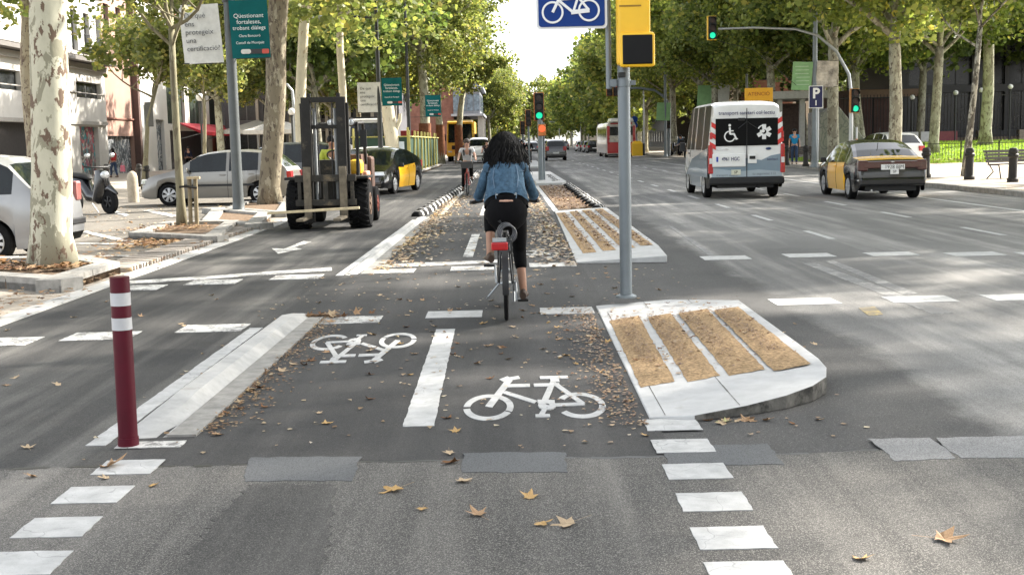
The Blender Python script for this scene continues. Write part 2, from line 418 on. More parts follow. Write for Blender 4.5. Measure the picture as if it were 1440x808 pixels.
# right pavement: a step up from the road
rk = [(12.35, -25), (12.25, 30), (12.2, 36), (12.7, 40), (13.9, 46), (14.1, 60), (14.1, 68), (13.0, 76), (12.9, 400)]
g = MB(); g.prism([(p[0] + .28, p[1]) for p in rk] + [(70, 400), (70, -25)], -.02, .13)
sidewalk = tag(g.build('sidewalk', PAVE_R), kind='structure')
STONE_ME = MB().box((0, .485, .06), (.28, .97, .145)).mesh('kerb_stone', KERB)
def kerb_run(p0, p1, parent, me=STONE_ME, step=1.0, z=0, name='kerb_stone', dx=0):
    p0, p1 = Vector((*p0[:2], 0)), Vector((*p1[:2], 0)); L = (p1 - p0).length; n = max(1, round(L / step)); d = (p1 - p0) / L
    a = math.atan2(-d.x, d.y)
    for i in range(n):
        o = link(name, me, parent); q = p0 + d * (L / n * i)
        o.location = (q.x + dx, q.y, z); o.rotation_euler.z = a; o.scale = (1, L / n / step, 1 + random.uniform(-.02, .02))
for (a, b) in zip(rk[:-1], rk[1:]):
    if b[1] <= 80: kerb_run((a[0] + .14, max(a[1], 24)), (b[0] + .14, b[1]), sidewalk) if b[1] > 24 else None
g = MB(); g.prism([(12.9, 76), (13.18, 76), (13.18, 400), (12.9, 400)], -.01, .132); g.build('kerb_line', KERB, sidewalk)

# ------------------------------------------------------------------ painted markings (children of the road)
ZP = .016
def rough(poly, step=.05, j=.0035):
    out = []
    for i, p in enumerate(poly):
        q = poly[(i + 1) % len(poly)]; L = math.hypot(q[0] - p[0], q[1] - p[1]); k = max(1, min(60, int(L / step)))
        out += [(p[0] + (q[0] - p[0]) * t / k + random.uniform(-j, j), p[1] + (q[1] - p[1]) * t / k + random.uniform(-j, j)) for t in range(k)]
    return out
def surf(x, y):
    """height of the road sheet lying uppermost at a place"""
    return .012 if y < 6.2 else (.004 if x < -2 else (.008 if x < .8 else 0))
def mark(name, poly, m=PAINT, z=None):
    if z is None: z = max(surf(*p) for p in poly) + .004
    if poly[0][1] < 22: poly = rough(poly, .05, .011 if name == 'repair_patch' else .0035)
    b = MB(); b.prism(poly, z - .0035, z); return b.build(name, m, road)
def mark_px(name, pts, m=PAINT, z=None): return mark(name, [gnd(*p).xy for p in pts], m, z)
def dash(px, py, w, l, m=PAINT, name='crossing_block', sk=0):
    c = gnd(px, py); mark(name, [(c.x - w / 2 - sk, c.y - l / 2), (c.x + w / 2 - sk, c.y - l / 2), (c.x + w / 2 + sk, c.y + l / 2), (c.x - w / 2 + sk, c.y + l / 2)], m)
for p in ((181, 660), (132, 699), (81, 745), (33, 796), (945, 599), (960, 630), (980, 666), (1003, 709), (1030, 760), (1056, 812)):
    dash(*p, .30, .27, sk=.0)
dash(212, 627, .36, .14, PAINT_W)
for px, py, w, m in ((8, 481, .5, PAINT_W), (143, 473, .58, PAINT_W), (300, 462, .58, PAINT_W), (490, 451, .6, PAINT_W), (639, 443, .52, PAINT), (797, 438, .5, PAINT), (1131, 424, .62, PAINT), (1293, 420.5, .62, PAINT), (1425, 418, .5, PAINT)):
    dash(px, py, w, .44, m)
for px, py, w in ((198, 405, .5), (301, 397, .6), (418, 390, .6), (549, 382, .62), (665, 378, .56), (777, 373, .6), (1020, 362.5, .62), (1137, 359, .62), (1253, 357, .62), (1370, 357, .66), (1452, 357, .3)):
    dash(px, py, w, .5, PAINT_W if px < 900 else PAINT)
mark_px('stop_line', [(176, 400.5), (178, 396), (466, 376.5), (467, 381)], PAINT_W)
mark_px('stop_line', [(520, 378), (522, 373.5), (700, 366), (700, 370)], PAINT_W)
mark('bike_lane_edge_line', [(-2.35, 6.45), (-2.235, 6.45), (-2.225, 10.65), (-2.34, 10.65)], PAINT)
mark('bike_lane_edge_line', [(-2.17, 14.8), (-2.08, 14.8), (-1.98, 25.5), (-2.07, 25.5)], PAINT)
mark('centre_dash', [(-.64, 6.72), (-.46, 6.72), (-.50, 10.3), (-.66, 10.3)], PAINT)
for y in (16.9, 26.5, 36): mark('centre_dash', rect(-.68, -.54, y, y + 4.2), PAINT_W)
mark('bike_lane_edge_line', [(.98, 27.4), (1.12, 27.4), (1.02, 45), (.90, 45)], PAINT)
mark('bike_lane_edge_line', [(-1.62, 27), (-1.50, 27), (-1.5, 100), (-1.60, 100)], PAINT_W)
mark('bike_lane_edge_line', [(.85, 61), (.97, 61), (.97, 150), (.85, 150)], PAINT)
for Y in [19.4 + 4.4 * i for i in range(16)]:
    for x in (4.95, 7.58, 10.1):
        if x > 10: continue
        mark('lane_dash', rect(x - .055, x + .055, Y - .85, Y + .85), PAINT)
for Y in [94 + 9 * i for i in range(9)]:
    for x in (5.0, 7.6): mark('lane_dash', rect(x - .06, x + .06, Y, Y + 3), PAINT)
mark('parking_edge_line', [(10.15, 12), (10.3, 12), (10.1, 90), (9.98, 90)], PAINT)
mark_px('old_line', [(1128, 370), (1145, 369), (1340, 440), (1310, 441)], PAINT_F, .0022)
mark_px('old_line', [(1160, 367), (1172, 366), (1292, 413), (1270, 414)], PAINT_F, .0020)
mark_px('old_line', [(940, 318), (946, 318), (1008, 361), (1000, 362)], PAINT_F, .0024)
mark_px('ochre_paint_spot', [(1207, 433), (1230, 431), (1242, 442), (1222, 444)], PAINT_Y, .0026)
mark_px('turn_arrow', [(427, 339.5), (438, 340.5), (413, 348), (424, 350.5), (391, 357), (382, 349.5), (399, 350.5)], PAINT_W)
mark_px('bay_line', [(116, 328), (122, 326), (180, 339), (175, 341), (160, 339)], PAINT_W, .022)
mark_px('bay_line', [(150, 297), (160, 296), (182, 303), (176, 305)], PAINT_W, .022)
mark_px('bay_line', [(200, 297), (212, 296), (250, 304), (240, 306)], PAINT_W, .022)
mark_px('bay_line', [(190, 364), (215, 356), (232, 357), (200, 366)], PAINT_Y, .022)
mark_px('bay_line', [(105, 343), (200, 344), (200, 345.5), (105, 344.5)], PAINT_W, .022)
mark_px('bay_line', [(110, 361), (240, 360), (240, 361.5), (110, 362.5)], PAINT_W, .022)
for q in ([(343, 680), (352, 646), (507, 645), (498, 679)], [(650, 668), (652, 640), (795, 639), (797, 667)], [(940, 657), (930, 630), (1082, 627), (1100, 656)]):
    mark_px('repair_patch', q, A_PATCH, .0148)
PATCH_PALE = asphalt('patch_pale', (.24, .243, .245), (.31, .31, .31), 200, .2, (.42, .42, .42), .85, .15)
for q in ([(1258, 651), (1222, 620), (1310, 619), (1345, 648)], [(1350, 648), (1316, 619), (1470, 615), (1500, 645)]):
    mark_px('repair_patch', q, PATCH_PALE, .0148)

WORN = asphalt('asphalt_worn_dark', (.072, .070, .067), (.128, .123, .116), 270, .5, (.28, .265, .245), .74, .55, .4)
for q in ([(235, 830), (300, 735), (352, 684), (472, 684), (462, 760), (448, 830)],):
    mark('worn_patch', rough([gnd(*p).xy for p in q], .04, .022), WORN, .0138)
def bike_symbol(c, w, l, flip=False, thin=1.0, m=None):
    b = MB(); t = .10; lv = [0]
    def bar(p, q, k=t):
        p, q = Vector(p), Vector(q); d = (q - p).normalized(); n = Vector((-d.y, d.x)) * k / 2
        lv[0] += 1; b.prism([(p - n).to_tuple(), (q - n).to_tuple(), (q + n).to_tuple(), (p + n).to_tuple()], 0, .0032 + .00025 * lv[0])
    a = R_(8)
    b.ring((-.66, 0), .36, .265, 30, math.pi + a, 2 * math.pi - .5)
    b.ring((-.66, 0), .36, .265, 30, -.42, math.pi - .02, z1=.0031)
    b.ring((.66, 0), .36, .265, 30, -math.pi + .6, -.03)
    b.ring((.66, 0), .36, .265, 30, .05, math.pi - .6)
    bar((-.66, 0), (-.36, .82), .11); bar((-.45, .82), (-.20, .90), .10); bar((-.49, .80), (-.36, .90), .10)
    bar((-.40, .62), (-.04, .62)); bar((.02, .62), (.42, .62))
    bar((-.44, .42), (.02, .10), .085); bar((.05, .12), (.30, .10), .09)
    bar((.36, .82), (.12, .02), .09); bar((.38, .60), (.70, .02), .085); bar((.25, .0), (.72, .02), .08)
    bar((.13, .86), (.58, .86), .09); bar((.36, .84), (.36, .70), .14)
    b.ring((.18, .0), .13, .04, 14, z1=.0078); bar((.18, 0), (.08, -.26), .07); bar((.0, -.28), (.20, -.28), .07)
    s = -1 if flip else 1
    for i, v in enumerate(b.v): b.v[i] = (s * v[0] * w / 2.04, s * v[1] * l / 1.26, v[2])
    return b
s_ = bike_symbol(0, .86, 1.26); s_.build('bicycle_symbol', PAINT, road, loc=(.12, 7.18, .009))
s_ = bike_symbol(0, .86, 1.35, True); s_.build('bicycle_symbol', PAINT, road, loc=(-1.22, 9.75, .009), rz=R_(2))
s_ = bike_symbol(0, .86, 1.3); s_.build('bicycle_symbol', PAINT_W, road, loc=(.25, 16.9, .009))

# ------------------------------------------------------------------ traffic islands
def island(label, outline, beds, h, slope=None, face=None):
    """slope: (x0, x1, h0) - the top rises from h0 at x0 to h at x1"""
    def zt(x):
        if not slope: return h
        return slope[2] + (h - slope[2]) * min(1, max(0, (x - slope[0]) / (slope[1] - slope[0])))
    o = MB(); o.prism(outline, 0, h, ztop=[zt(p[0]) for p in outline]); n_o = len(outline)
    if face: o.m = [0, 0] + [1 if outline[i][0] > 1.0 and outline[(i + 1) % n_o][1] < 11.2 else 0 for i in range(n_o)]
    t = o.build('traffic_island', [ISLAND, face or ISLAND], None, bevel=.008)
    tag(t, label, 'traffic island', kind='structure')
    for q in beds:
        b = MB()
        # uneven bed of bark: a small grid with bumps, standing just proud of the concrete
        n, mm = 5, 26; vs = []
        for j in range(mm + 1):
            for i in range(n + 1):
                u, v = i / n, j / mm
                x = (q[0][0] * (1 - u) + q[1][0] * u) * (1 - v) + (q[3][0] * (1 - u) + q[2][0] * u) * v
                y = (q[0][1] * (1 - u) + q[1][1] * u) * (1 - v) + (q[3][1] * (1 - u) + q[2][1] * u) * v
                if i in (0, n): x += random.uniform(-.005, .005)
                if j in (0, mm): y += random.uniform(-.012, .012)
                e = 0 if i in (0, n) or j in (0, mm) else random.uniform(.004, .016)
                vs.append((x, y, zt(x) + .003 + e))
        b.add(vs, [(j * (n + 1) + i, j * (n + 1) + i + 1, (j + 1) * (n + 1) + i + 1, (j + 1) * (n + 1) + i) for j in range(mm) for i in range(n)])
        b.build('planting_bed', MULCH, t)
    return t, zt
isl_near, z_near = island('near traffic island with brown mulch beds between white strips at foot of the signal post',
       [(.77, 6.78), (1.02, 6.72), (1.34, 6.83), (1.60, 6.98), (1.80, 7.16), (1.94, 7.38), (2.02, 7.68), (2.05, 8.0), (2.06, 8.6), (2.08, 11.0), (1.5, 11.4), (.80, 11.5)],
       [[gnd(*p, hh).xy for p in q] for hh, q in ((.03, ((901, 543), (949, 538), (898, 446), (857, 450))), (.05, ((967, 536), (1012, 531), (943, 443), (910, 446))), (.07, ((1026, 528), (1076, 523), (994, 438), (953, 441))), (.10, ((1088, 520), (1141, 514), (1038, 433), (1003, 436))))], .11, (.78, 1.9, .018), mat('shaded_grimy_kerb_face', (.12, .115, .105), .85, var=.5, scale=9, bump=.3, dirt=((.03, .03, .028), 5, .5)))  # right and front faces darkened: shade and grime put into one colour
jt = MB()   # joints between the island's kerb stones and slabs
def joint(x0, y0, x1, y1, w=.004):
    n_ = 14; rj = random.Random(4)
    for i in range(n_):
        a, c = i / n_, (i + 1) / n_; p = (x0 + (x1 - x0) * a, y0 + (y1 - y0) * a); q = (x0 + (x1 - x0) * c, y0 + (y1 - y0) * c); d = Vector((q[0] - p[0], q[1] - p[1])).normalized(); n2 = Vector((-d.y, d.x)) * w * rj.uniform(.5, 1.4)
        jt.add([(p[0] - n2.x, p[1] - n2.y, z_near(p[0]) + .0015), (q[0] - n2.x, q[1] - n2.y, z_near(q[0]) + .0015), (q[0] + n2.x, q[1] + n2.y, z_near(q[0]) + .0015), (p[0] + n2.x, p[1] + n2.y, z_near(p[0]) + .0015)], [(0, 1, 2, 3)])
joint(.872, 11.0, .862, 6.79); joint(.872, 10.98, 2.06, 10.99)
for y in (7.7, 8.7, 9.7, 10.7): joint(.78, y, .868, y, .003)
for x in (1.25, 1.65): joint(x, 10.99, x, 11.42, .003)
joint(1.30, 6.84, 1.30, 7.75, .003); joint(2.0, 9.2, 2.065, 9.2, .003); joint(2.0, 10.2, 2.07, 10.2, .003)
jt.build('stone_joint', mat('joint_dark', (.11, .10, .09), .9), isl_near)
isl_far, z_far = island('second traffic island with three white strips across its straw beds beyond the crossing',
       [(.85, 15.7), (2.02, 15.6), (2.10, 17.2), (2.16, 27.2), (1.0, 27.3)],
       [[(x0, y0), (x1, y0), (x1, y1), (x0, y1)] for x0, x1, y0, y1 in ((1.0, 1.19, 16.8, 26.4), (1.29, 1.47, 16.9, 26.5), (1.57, 1.75, 17.0, 26.6), (1.85, 2.03, 17.2, 26.6))], .09, (.85, 1.95, .02))
island('plain pale concrete island round the foot of the middle signal pole', [(.95, 43.5), (1.9, 43.5), (2.1, 45), (2.0, 60), (.95, 60)], [], .10)
island('small pale kerb island further up the cycle lane', [(.95, 72), (2.1, 72), (2.1, 95), (.95, 95)], [], .10)
# leaf filled strip between the far island and the signal island
b = MB(); b.prism([(1.12, 27.5), (2.0, 27.5), (1.9, 43.3), (1.05, 43.3)], .0, .02); tag(b.build('earth_strip', mat('dry_earth', (.20, .145, .10), .95, var=.5, scale=9, bump=.5, dirt=((.10, .07, .05), 4, .55))), kind='structure')

# concrete ramp kerbs on the left of the cycle lane
def ramp(label, pts, h=.12):
    b = MB(); x0, x1, x2, y0, y1 = pts[:5]
    n = 10; vs = []; fs = []
    for i in range(n + 1):
        y = y0 + (y1 - y0) * i / n; k = min(1, (i) / 1.5) * (1 if i < n else .35)
        dx = (pts[5] if len(pts) > 5 else 0) * i / n
        vs += [(x0 + dx, y, 0), (x0 + .10 + dx, y, .005 + h * k), (x1 + dx, y, .005 + h * k * .9), (x2 + dx, y, .01)]
    for i in range(n):
        for j in range(3): a = i * 4 + j; fs.append((a, a + 1, a + 5, a + 4))
    fs += [(3, 2, 1, 0), (n * 4, n * 4 + 1, n * 4 + 2, n * 4 + 3)]
    b.add(vs, fs); t = b.build('ramp_kerb', KERB_L, None, smooth=25); tag(t, label, 'kerb', kind='structure')
    e = MB(); dx = pts[5] if len(pts) > 5 else 0
    e.prism([(x2 - .01, y0), (x2 + .15, y0), (x2 + .13 + dx, y1), (x2 - .01 + dx, y1)], 0, .022); e.build('kerb_foot', KERB, t)
ramp('white concrete wedge kerb behind the red bollard', (-2.23, -2.02, -1.93, 6.6, 11.35, .04), .08)
ramp('second white concrete wedge kerb beyond the crossing', (-2.08, -1.92, -1.86, 14.85, 26.2, .06), .07)

# rubber lane separators, black with white stripes
def separator():
    t = thing('lane_separator', 'black rubber separator with white stripes', 'lane separator')
    b = MB(); prof = [(-.115, 0), (-.10, .07), (-.05, .115), (.05, .115), (.10, .07), (.115, 0)]
    st = [(-.44, .25), (-.40, .85), (-.30, 1.0), (.30, 1.0), (.40, .85), (.44, .25)]
    vs = []; fs = []
    for y, k in st:
        for x, z in prof: vs.append((x * (.75 + .25 * k) + y * .25, y, z * k))
    for i in range(len(st) - 1):
        for j in range(5): a = i * 6 + j; fs.append((a, a + 1, a + 7, a + 6))
    fs += [(5, 4, 3, 2, 1, 0), tuple(30 + j for j in range(6))]
    b.add(vs, fs); b.build('rubber_body', RUBBER, t, smooth=40)
    for y0 in (-.27, .11):
        s = MB(); vs = []
        for y in (y0, y0 + .12):
            for x, z in prof[0:]: vs.append((x * 1.03 + y * .25, y, z + .004))
        s.add(vs, [(j, j + 1, j + 7, j + 6) for j in range(5)]); s.build('white_stripe', mat('reflective_white', (.46, .45, .43), .5, var=.25, dirt=((.12, .11, .10), 9, .56)), t, smooth=40)
    return t
sep0 = separator(); used = False
runs = [[(-2.0 + .025 * i, 27.1 + 1.12 * i) for i in range(15)], [(2.02, 27.8 + 1.1 * i) for i in range(14)], [(-1.70, 44 + 1.6 * i) for i in range(14)], [(1.75, 46 + 1.5 * i) for i in range(6)]]
labs = ['striped rubber separator in the left row beside the driving lane', 'striped rubber separator in the right row beside the leaf strip', 'small striped separator of the far left row near the oncoming cyclist', 'small striped separator behind the middle signal pole']
for r, lb in zip(runs, labs):
    for (x, y) in r:
        if not used: o = sep0; used = True; o.location = (x, y, .006)
        else: o = dup(sep0, (x, y, .006))
        o.rotation_euler.z = R_(random.uniform(-4, 4)); o['label'] = lb; o['group'] = lb.replace('separator', 'separators', 1) if 'separator' in lb else lb

# ------------------------------------------------------------------ planters with kerb stones
SOIL = mat('planter_soil', (.16, .115, .08), .95, var=.5, scale=12, bump=.8, dirt=((.30, .20, .12), 14, .55))
def planter(label, poly, h, name='tree_planter', step=1.0, w=.30):
    t = thing(name, label, 'planter'); t['kind'] = 'structure'
    me = MB().box((w / 2, step * .49, h / 2), (w, step * .98, h)).mesh('kerb_stone', KERB)
    n = len(poly)
    area = sum(poly[i][0] * poly[(i + 1) % n][1] - poly[(i + 1) % n][0] * poly[i][1] for i in range(n))
    for i in range(n):
        a, b = poly[i], poly[(i + 1) % n]
        kerb_run(b, a, t, me, step) if area > 0 else kerb_run(a, b, t, me, step)
    s = MB(); s.prism(poly, 0, h * .55); s.build('soil', SOIL, t)
    return t
planter('low granite kerb planter round the big near plane tree', [(-5.12, 13.65), (-5.12, 15.75), (-6.05, 16.95), (-8.6, 16.95), (-8.6, 15.9)], .16)
planter('small kerbed bed round the staked young tree', [tuple(gnd(*p).xy) for p in ((181, 337), (306, 343), (336, 318), (232, 320))], .13, w=.25)
planter('kerbed platform under the leaning grey lamp pole', [tuple(gnd(*p).xy) for p in ((284, 318), (366, 324), (382, 306), (300, 299))], .13, w=.3)
planter('kerbed bed round the dark trunked plane tree', [tuple(gnd(*p).xy) for p in ((318, 299), (402, 306), (410, 290), (345, 286))], .12, w=.25)
planter('stone kerb under the green works fence', [(-5.9, 57), (-4.75, 57), (-4.75, 86), (-5.9, 86)], .16, w=.3)
# bricks on edge between parking and gutter
BR = MB().box((0, 0, .03), (.56, .10, .06)).mesh('paving_brick', mat('paving_brick', (.30, .27, .24), .85, var=.4, scale=5, bump=.3))
strip = thing('brick_strip', 'strip of paving bricks on edge beside the gutter', 'paving', (0, 0, 0)); strip['kind'] = 'structure'
for i in range(64):
    o = link('paving_brick', BR, strip); o.location = (-5.3 + random.uniform(-.01, .01), 15.9 + i * .145, .004 + random.uniform(0, .012)); o.rotation_euler = (random.uniform(-.05, .05), 0, R_(8 + random.uniform(-3, 3)))

# lawn behind the right pavement, rising away from the street
GRASS = mat('lawn_green', (.20, .30, .05), .9, var=.35, scale=3, bump=.4)
b = MB(); N = 14; vs = []; fs = []
for j in range(N + 1):
    for i in range(N + 1):
        y = 57 + (j / N) * 16; x = 16.5 + (i / N) * 32
        z = .14 + .85 * math.sin(min(1, j / N * 1.1) * math.pi / 2) * min(1, i / 2.5) + random.uniform(-.02, .02)
        vs.append((x, y, z if j else .1))
for j in range(N):
    for i in range(N): a = j * (N + 1) + i; fs.append((a, a + 1, a + N + 2, a + N + 1))
b.add(vs, fs); lawn = tag(b.build('lawn', GRASS, None, smooth=60), kind='structure')
def lawn_z(x, y):
    return .14 + .85 * math.sin(min(1, (y - 57) / 16 * 1.1) * math.pi / 2) * min(1, (x - 16.5) / 32 * N / 2.5) if y > 57 and x > 16.5 else .13
def quads_mesh(name, V, n_per, m):
    """V: (k, n_per, 3) array, one polygon each"""
    k = V.shape[0]; me = bpy.data.meshes.new(name)
    me.vertices.add(k * n_per); me.vertices.foreach_set('co', V.reshape(-1).astype(np.float32))
    me.loops.add(k * n_per); me.loops.foreach_set('vertex_index', np.arange(k * n_per, dtype=np.int32))
    me.polygons.add(k); me.polygons.foreach_set('loop_start', np.arange(0, k * n_per, n_per, dtype=np.int32))
    me.polygons.foreach_set('loop_total', np.full(k, n_per, dtype=np.int32))
    me.materials.append(m); me.update(calc_edges=True); return me
rng = np.random.default_rng(3)
k = 26000; gx = rng.uniform(16.8, 48, k); gy = 57.2 + rng.random(k) ** 1.3 * 14
gz = np.array([lawn_z(a, c) for a, c in zip(gx, gy)]); an = rng.uniform(0, 6.28, k); hh = rng.uniform(.05, .14, k)
V = np.zeros((k, 3, 3)); wv = .035
V[:, 0] = np.stack([gx - np.cos(an) * wv, gy - np.sin(an) * wv, gz - .01], 1); V[:, 1] = np.stack([gx + np.cos(an) * wv, gy + np.sin(an) * wv, gz - .01], 1)
V[:, 2] = np.stack([gx + rng.normal(0, .03, k), gy + rng.normal(0, .03, k), gz + hh], 1)
tag(link('grass', quads_mesh('grass', V, 3, leafmat('grass_blade', [(0, (.17, .27, .03)), (1, (.32, .42, .08))], .4))), 'short sunlit green grass on the lawn behind the low fence', 'grass', kind='stuff')
# ================================================================== TREES
BARK_PALE = bark('plane_bark_pale', (.52, .50, .37), (.30, .28, .20), (.17, .125, .09), 4.2, .5, (.53, .60))
BARK_BIG = bark('plane_bark_mottled', (.50, .485, .385), (.25, .24, .18), (.14, .10, .075), 4.0, .5, (.55, .575), .11)
BARK_GREY = bark('plane_bark_grey', (.36, .35, .27), (.22, .205, .155), (.12, .10, .075), 4.4, .5, (.50, .57))
BARK_DARK = bark('plane_bark_dark', (.20, .17, .12), (.30, .27, .20), (.10, .08, .06), 6, .4, (.56, .56))
BARK_YOUNG = bark('young_bark', (.23, .21, .14), (.15, .13, .09), (.30, .28, .20), 6, .3, (.55, .62))
BARK_CREAM = bark('plane_bark_cream', (.62, .56, .42), (.42, .34, .24), (.25, .18, .12), 5, .4, (.60, .66))
LEAF_SUN = leafmat('leaves_yellow_green', [(0, (.105, .135, .05)), (.5, (.20, .23, .085)), (.85, (.31, .33, .12)), (1, (.48, .40, .14))], .48)
LEAF_MID = leafmat('leaves_mid_green', [(0, (.09, .125, .045)), (.5, (.19, .235, .075)), (.9, (.31, .34, .11)), (1, (.50, .42, .12))], .55)
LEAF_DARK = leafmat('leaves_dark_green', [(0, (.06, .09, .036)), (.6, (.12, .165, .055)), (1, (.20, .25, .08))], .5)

def leaf_cards(rng, centres, radii, per, size, flat=.75):
    """kite shaped leaves scattered in clumps round the centres"""
    C = np.repeat(np.array(centres), per, axis=0); Rr = np.repeat(np.array(radii), per)
    k = len(C)
    d = rng.normal(size=(k, 3)); d /= np.linalg.norm(d, axis=1)[:, None]
    P = C + d * (Rr * rng.random(k) ** .5)[:, None] * np.array([1, 1, flat])
    nrm = rng.normal(size=(k, 3)) * .8 + np.array([0, 0, .7]); nrm /= np.linalg.norm(nrm, axis=1)[:, None]
    a = np.cross(nrm, rng.normal(size=(k, 3))); a /= np.linalg.norm(a, axis=1)[:, None]
    b = np.cross(nrm, a); s = (size * rng.uniform(.65, 1.25, k))[:, None]
    V = np.empty((k, 5, 3))
    V[:, 0] = P - a * s * .5; V[:, 1] = P - a * s * .1 + b * s * .48; V[:, 2] = P + a * s * .38 + b * s * .26
    V[:, 3] = P + a * s * .42 - b * s * .24; V[:, 4] = P - a * s * .1 - b * s * .48
    V[:, 0] -= nrm * s * .12; V[:, 3] -= nrm * s * .08
    return V
def grow(rng, pts0, r0, r1, height, spread, levels=3, first=5, up=.55, nsub=3):
    """trunk along pts0, then limbs; returns MB and leaf centres"""
    b = MB(); cs = []
    pts0 = [Vector(p) for p in pts0]
    n = len(pts0); segs = []
    rad = [r0 + (r1 - r0) * (i / (n - 1)) ** .8 for i in range(n)]; rad[0] *= 1.28
    b.tube(pts0, rad, 14)
    top = pts0[-1]; d0 = (pts0[-1] - pts0[-2]).normalized()
    H = height - top.z
    def limb(p, d, L, r, lev):
        k = 5; q = [p.copy()]; dd = d.copy()
        for i in range(k):
            dd = (dd + Vector((rng.normal(), rng.normal(), rng.normal() * .6 + .35)) * .16).normalized()
            q.append(q[-1] + dd * L / k)
        rr = [r * (1 - .62 * i / k) for i in range(k + 1)]
        b.tube(q, rr, 8 if lev == 0 else 5, caps=False)
        if lev >= levels - 1:
            for i in range(2, k + 1): cs.append(tuple(q[i]))
            return
        for i in range(nsub):
            j = 2 + (i * (k - 2)) // max(1, nsub - 1) if nsub > 1 else k
            j = min(j, k)
            a = rng.uniform(0, 6.28); side = Vector((math.cos(a), math.sin(a), rng.uniform(-.25, .6)))
            nd = (dd * .55 + side * .8).normalized()
            limb(q[j], nd, L * rng.uniform(.5, .72), rr[j] * .75, lev + 1)
        if lev == 0: cs.append(tuple(q[-1]))
    for i in range(first):
        a = 6.28 * i / first + rng.uniform(-.4, .4); e = up + rng.uniform(-.15, .25)
        st = pts0[-1] if i % 2 == 0 or n < 4 else pts0[-2] * .35 + pts0[-1] * .65
        d = Vector((math.cos(a) * (1 - e * .45), math.sin(a) * (1 - e * .45), e)).normalized()
        limb(st, d, spread * rng.uniform(.8, 1.15), r1 * rng.uniform(.45, .7), 0)
    limb(top, (d0 + Vector((0, 0, .6))).normalized(), H * .62, r1 * .8, 0)
    return b, cs
def tree_meshes(seed, height=14, trunk_h=5, r0=.28, r1=.2, spread=5, leaf=.28, per=60, clump=1.0, bk=BARK_PALE, lf=LEAF_MID, bend=.25, pts=None, fill=0, low=None, **kw):
    rng = np.random.default_rng(seed)
    if pts is None:
        bx, by = rng.normal(0, bend, 2)
        pts = [(0, 0, -.05), (bx * .1, by * .1, trunk_h * .12), (bx * .5 + rng.normal(0, .04), by * .4, trunk_h * .45), (bx * .9, by * .8, trunk_h * .78), (bx * 1.1, by, trunk_h)]
    b, cs = grow(rng, pts, r0, r1, height, spread, **kw)
    t = b.mesh('trunk', bk); t.polygons.foreach_set('use_smooth', [True] * len(t.polygons))
    if fill:
        # clumps that fill the crown's volume unevenly, leaving holes between them
        c0 = Vector(pts[-1]); low = trunk_h * .92 if low is None else low; zc = (low + height) / 2; rz = (height - low) / 2; k = 0
        while k < fill:
            d = rng.normal(size=3); d /= np.linalg.norm(d); r = rng.random() ** .38
            p = np.array([c0.x + d[0] * r * spread * 1.22, c0.y + d[1] * r * spread * 1.22, zc + d[2] * r * rz])
            if math.sin(p[0] * 1.3 + seed) * math.sin(p[1] * 1.1 + seed * 2) * math.sin(p[2] * 1.5) > .28: continue
            cs.append(tuple(p)); k += 1
    V = leaf_cards(rng, cs, clump * rng.uniform(.6, 1.2, len(cs)), per, leaf)
    c = quads_mesh('crown', V, 5, lf)
    return t, c
def plant(meshes, loc, label, rz=0, sc=1.0, group=None, name='plane_tree'):
    t = thing(name, label, 'tree', loc, rz, group)
    link('trunk', meshes[0], t); link('crown', meshes[1], t)
    t.scale = (sc, sc, sc) if isinstance(sc, (int, float)) else sc
    return t
M_R = [tree_meshes(11 + i, 15.5, 5.6, .29, .22, 5.2, .24, 85, 1.1, lf=LEAF_MID, fill=180, bk=BARK_GREY) for i in range(3)]
M_L = [tree_meshes(31 + i, 14, 5.0, .27, .2, 4.3, .21, 90, 1.0, lf=LEAF_SUN, fill=140) for i in range(2)]
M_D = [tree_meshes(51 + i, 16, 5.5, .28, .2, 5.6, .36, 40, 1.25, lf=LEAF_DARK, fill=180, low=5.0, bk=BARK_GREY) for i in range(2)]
M_F = [tree_meshes(71 + i, 15, 4.5, .28, .2, 5.0, .5, 26, 1.3, lf=[LEAF_MID, LEAF_SUN][i], fill=190, low=2.2) for i in range(2)]
def base(px, Y, z=0.0):
    p = at(px, 250, Y); return Vector((p.x + (250 - CY) * 0, Y, z))
def bx(px, Y, z=0.0):
    """x of an upright thing whose foot shows at pixel column px, Y metres away"""
    y = CY
    for _ in range(6):
        p = at(px, y, Y); y += (p.z - z) * FPX / Y
    return at(px, y, Y).x

# ---- right side, on the pavement and lawn
rt = [(1258, 48, 'thick pale plane trunk rising right behind the black and yellow saloon taxi', 1.0, 0),
      (1312, 62, 'slimmer pale plane tree with forked trunk on the lawn edge', .95, 1),
      (1385, 66, 'leaning pale plane tree on the lawn near the right picture edge', 1.15, 2),
      (1172, 57, 'plane tree with pale blotched trunk beside the near green signal head', 1.05, 1),
      (1213, 72, 'thin plane tree between the signal mast and the thick trunk', .8, 2),
      (1090, 75, 'pale upright plane trunk behind the van roof', 1.05, 0),
      (1135, 80, 'plane tree behind the green lamp post banner', 1.0, 2)]
for px, Y, lb, sc, i in rt:
    x = bx(px, Y, .13); z = lawn_z(x, Y)
    plant(M_R[i], (x, Y, z), lb, rz=Y * 1.7, sc=sc)
thin = tree_meshes(91, 9, 4.6, .13, .08, 2.2, .20, 30, .7, bk=bark('thin_mottled_bark', (.40, .38, .32), (.12, .11, .09), (.07, .06, .05), 8, .4, (.48, .56)), lf=LEAF_MID,
                   pts=[(0, 0, 0), (.08, 0, 1.2), (.24, 0, 3.0), (.36, 0, 4.8)], first=3)
plant(thin, (bx(1358, 40, .13), 40, .13), 'thin dark spotted tree leaning right beside the iron bollards', name='young_tree')
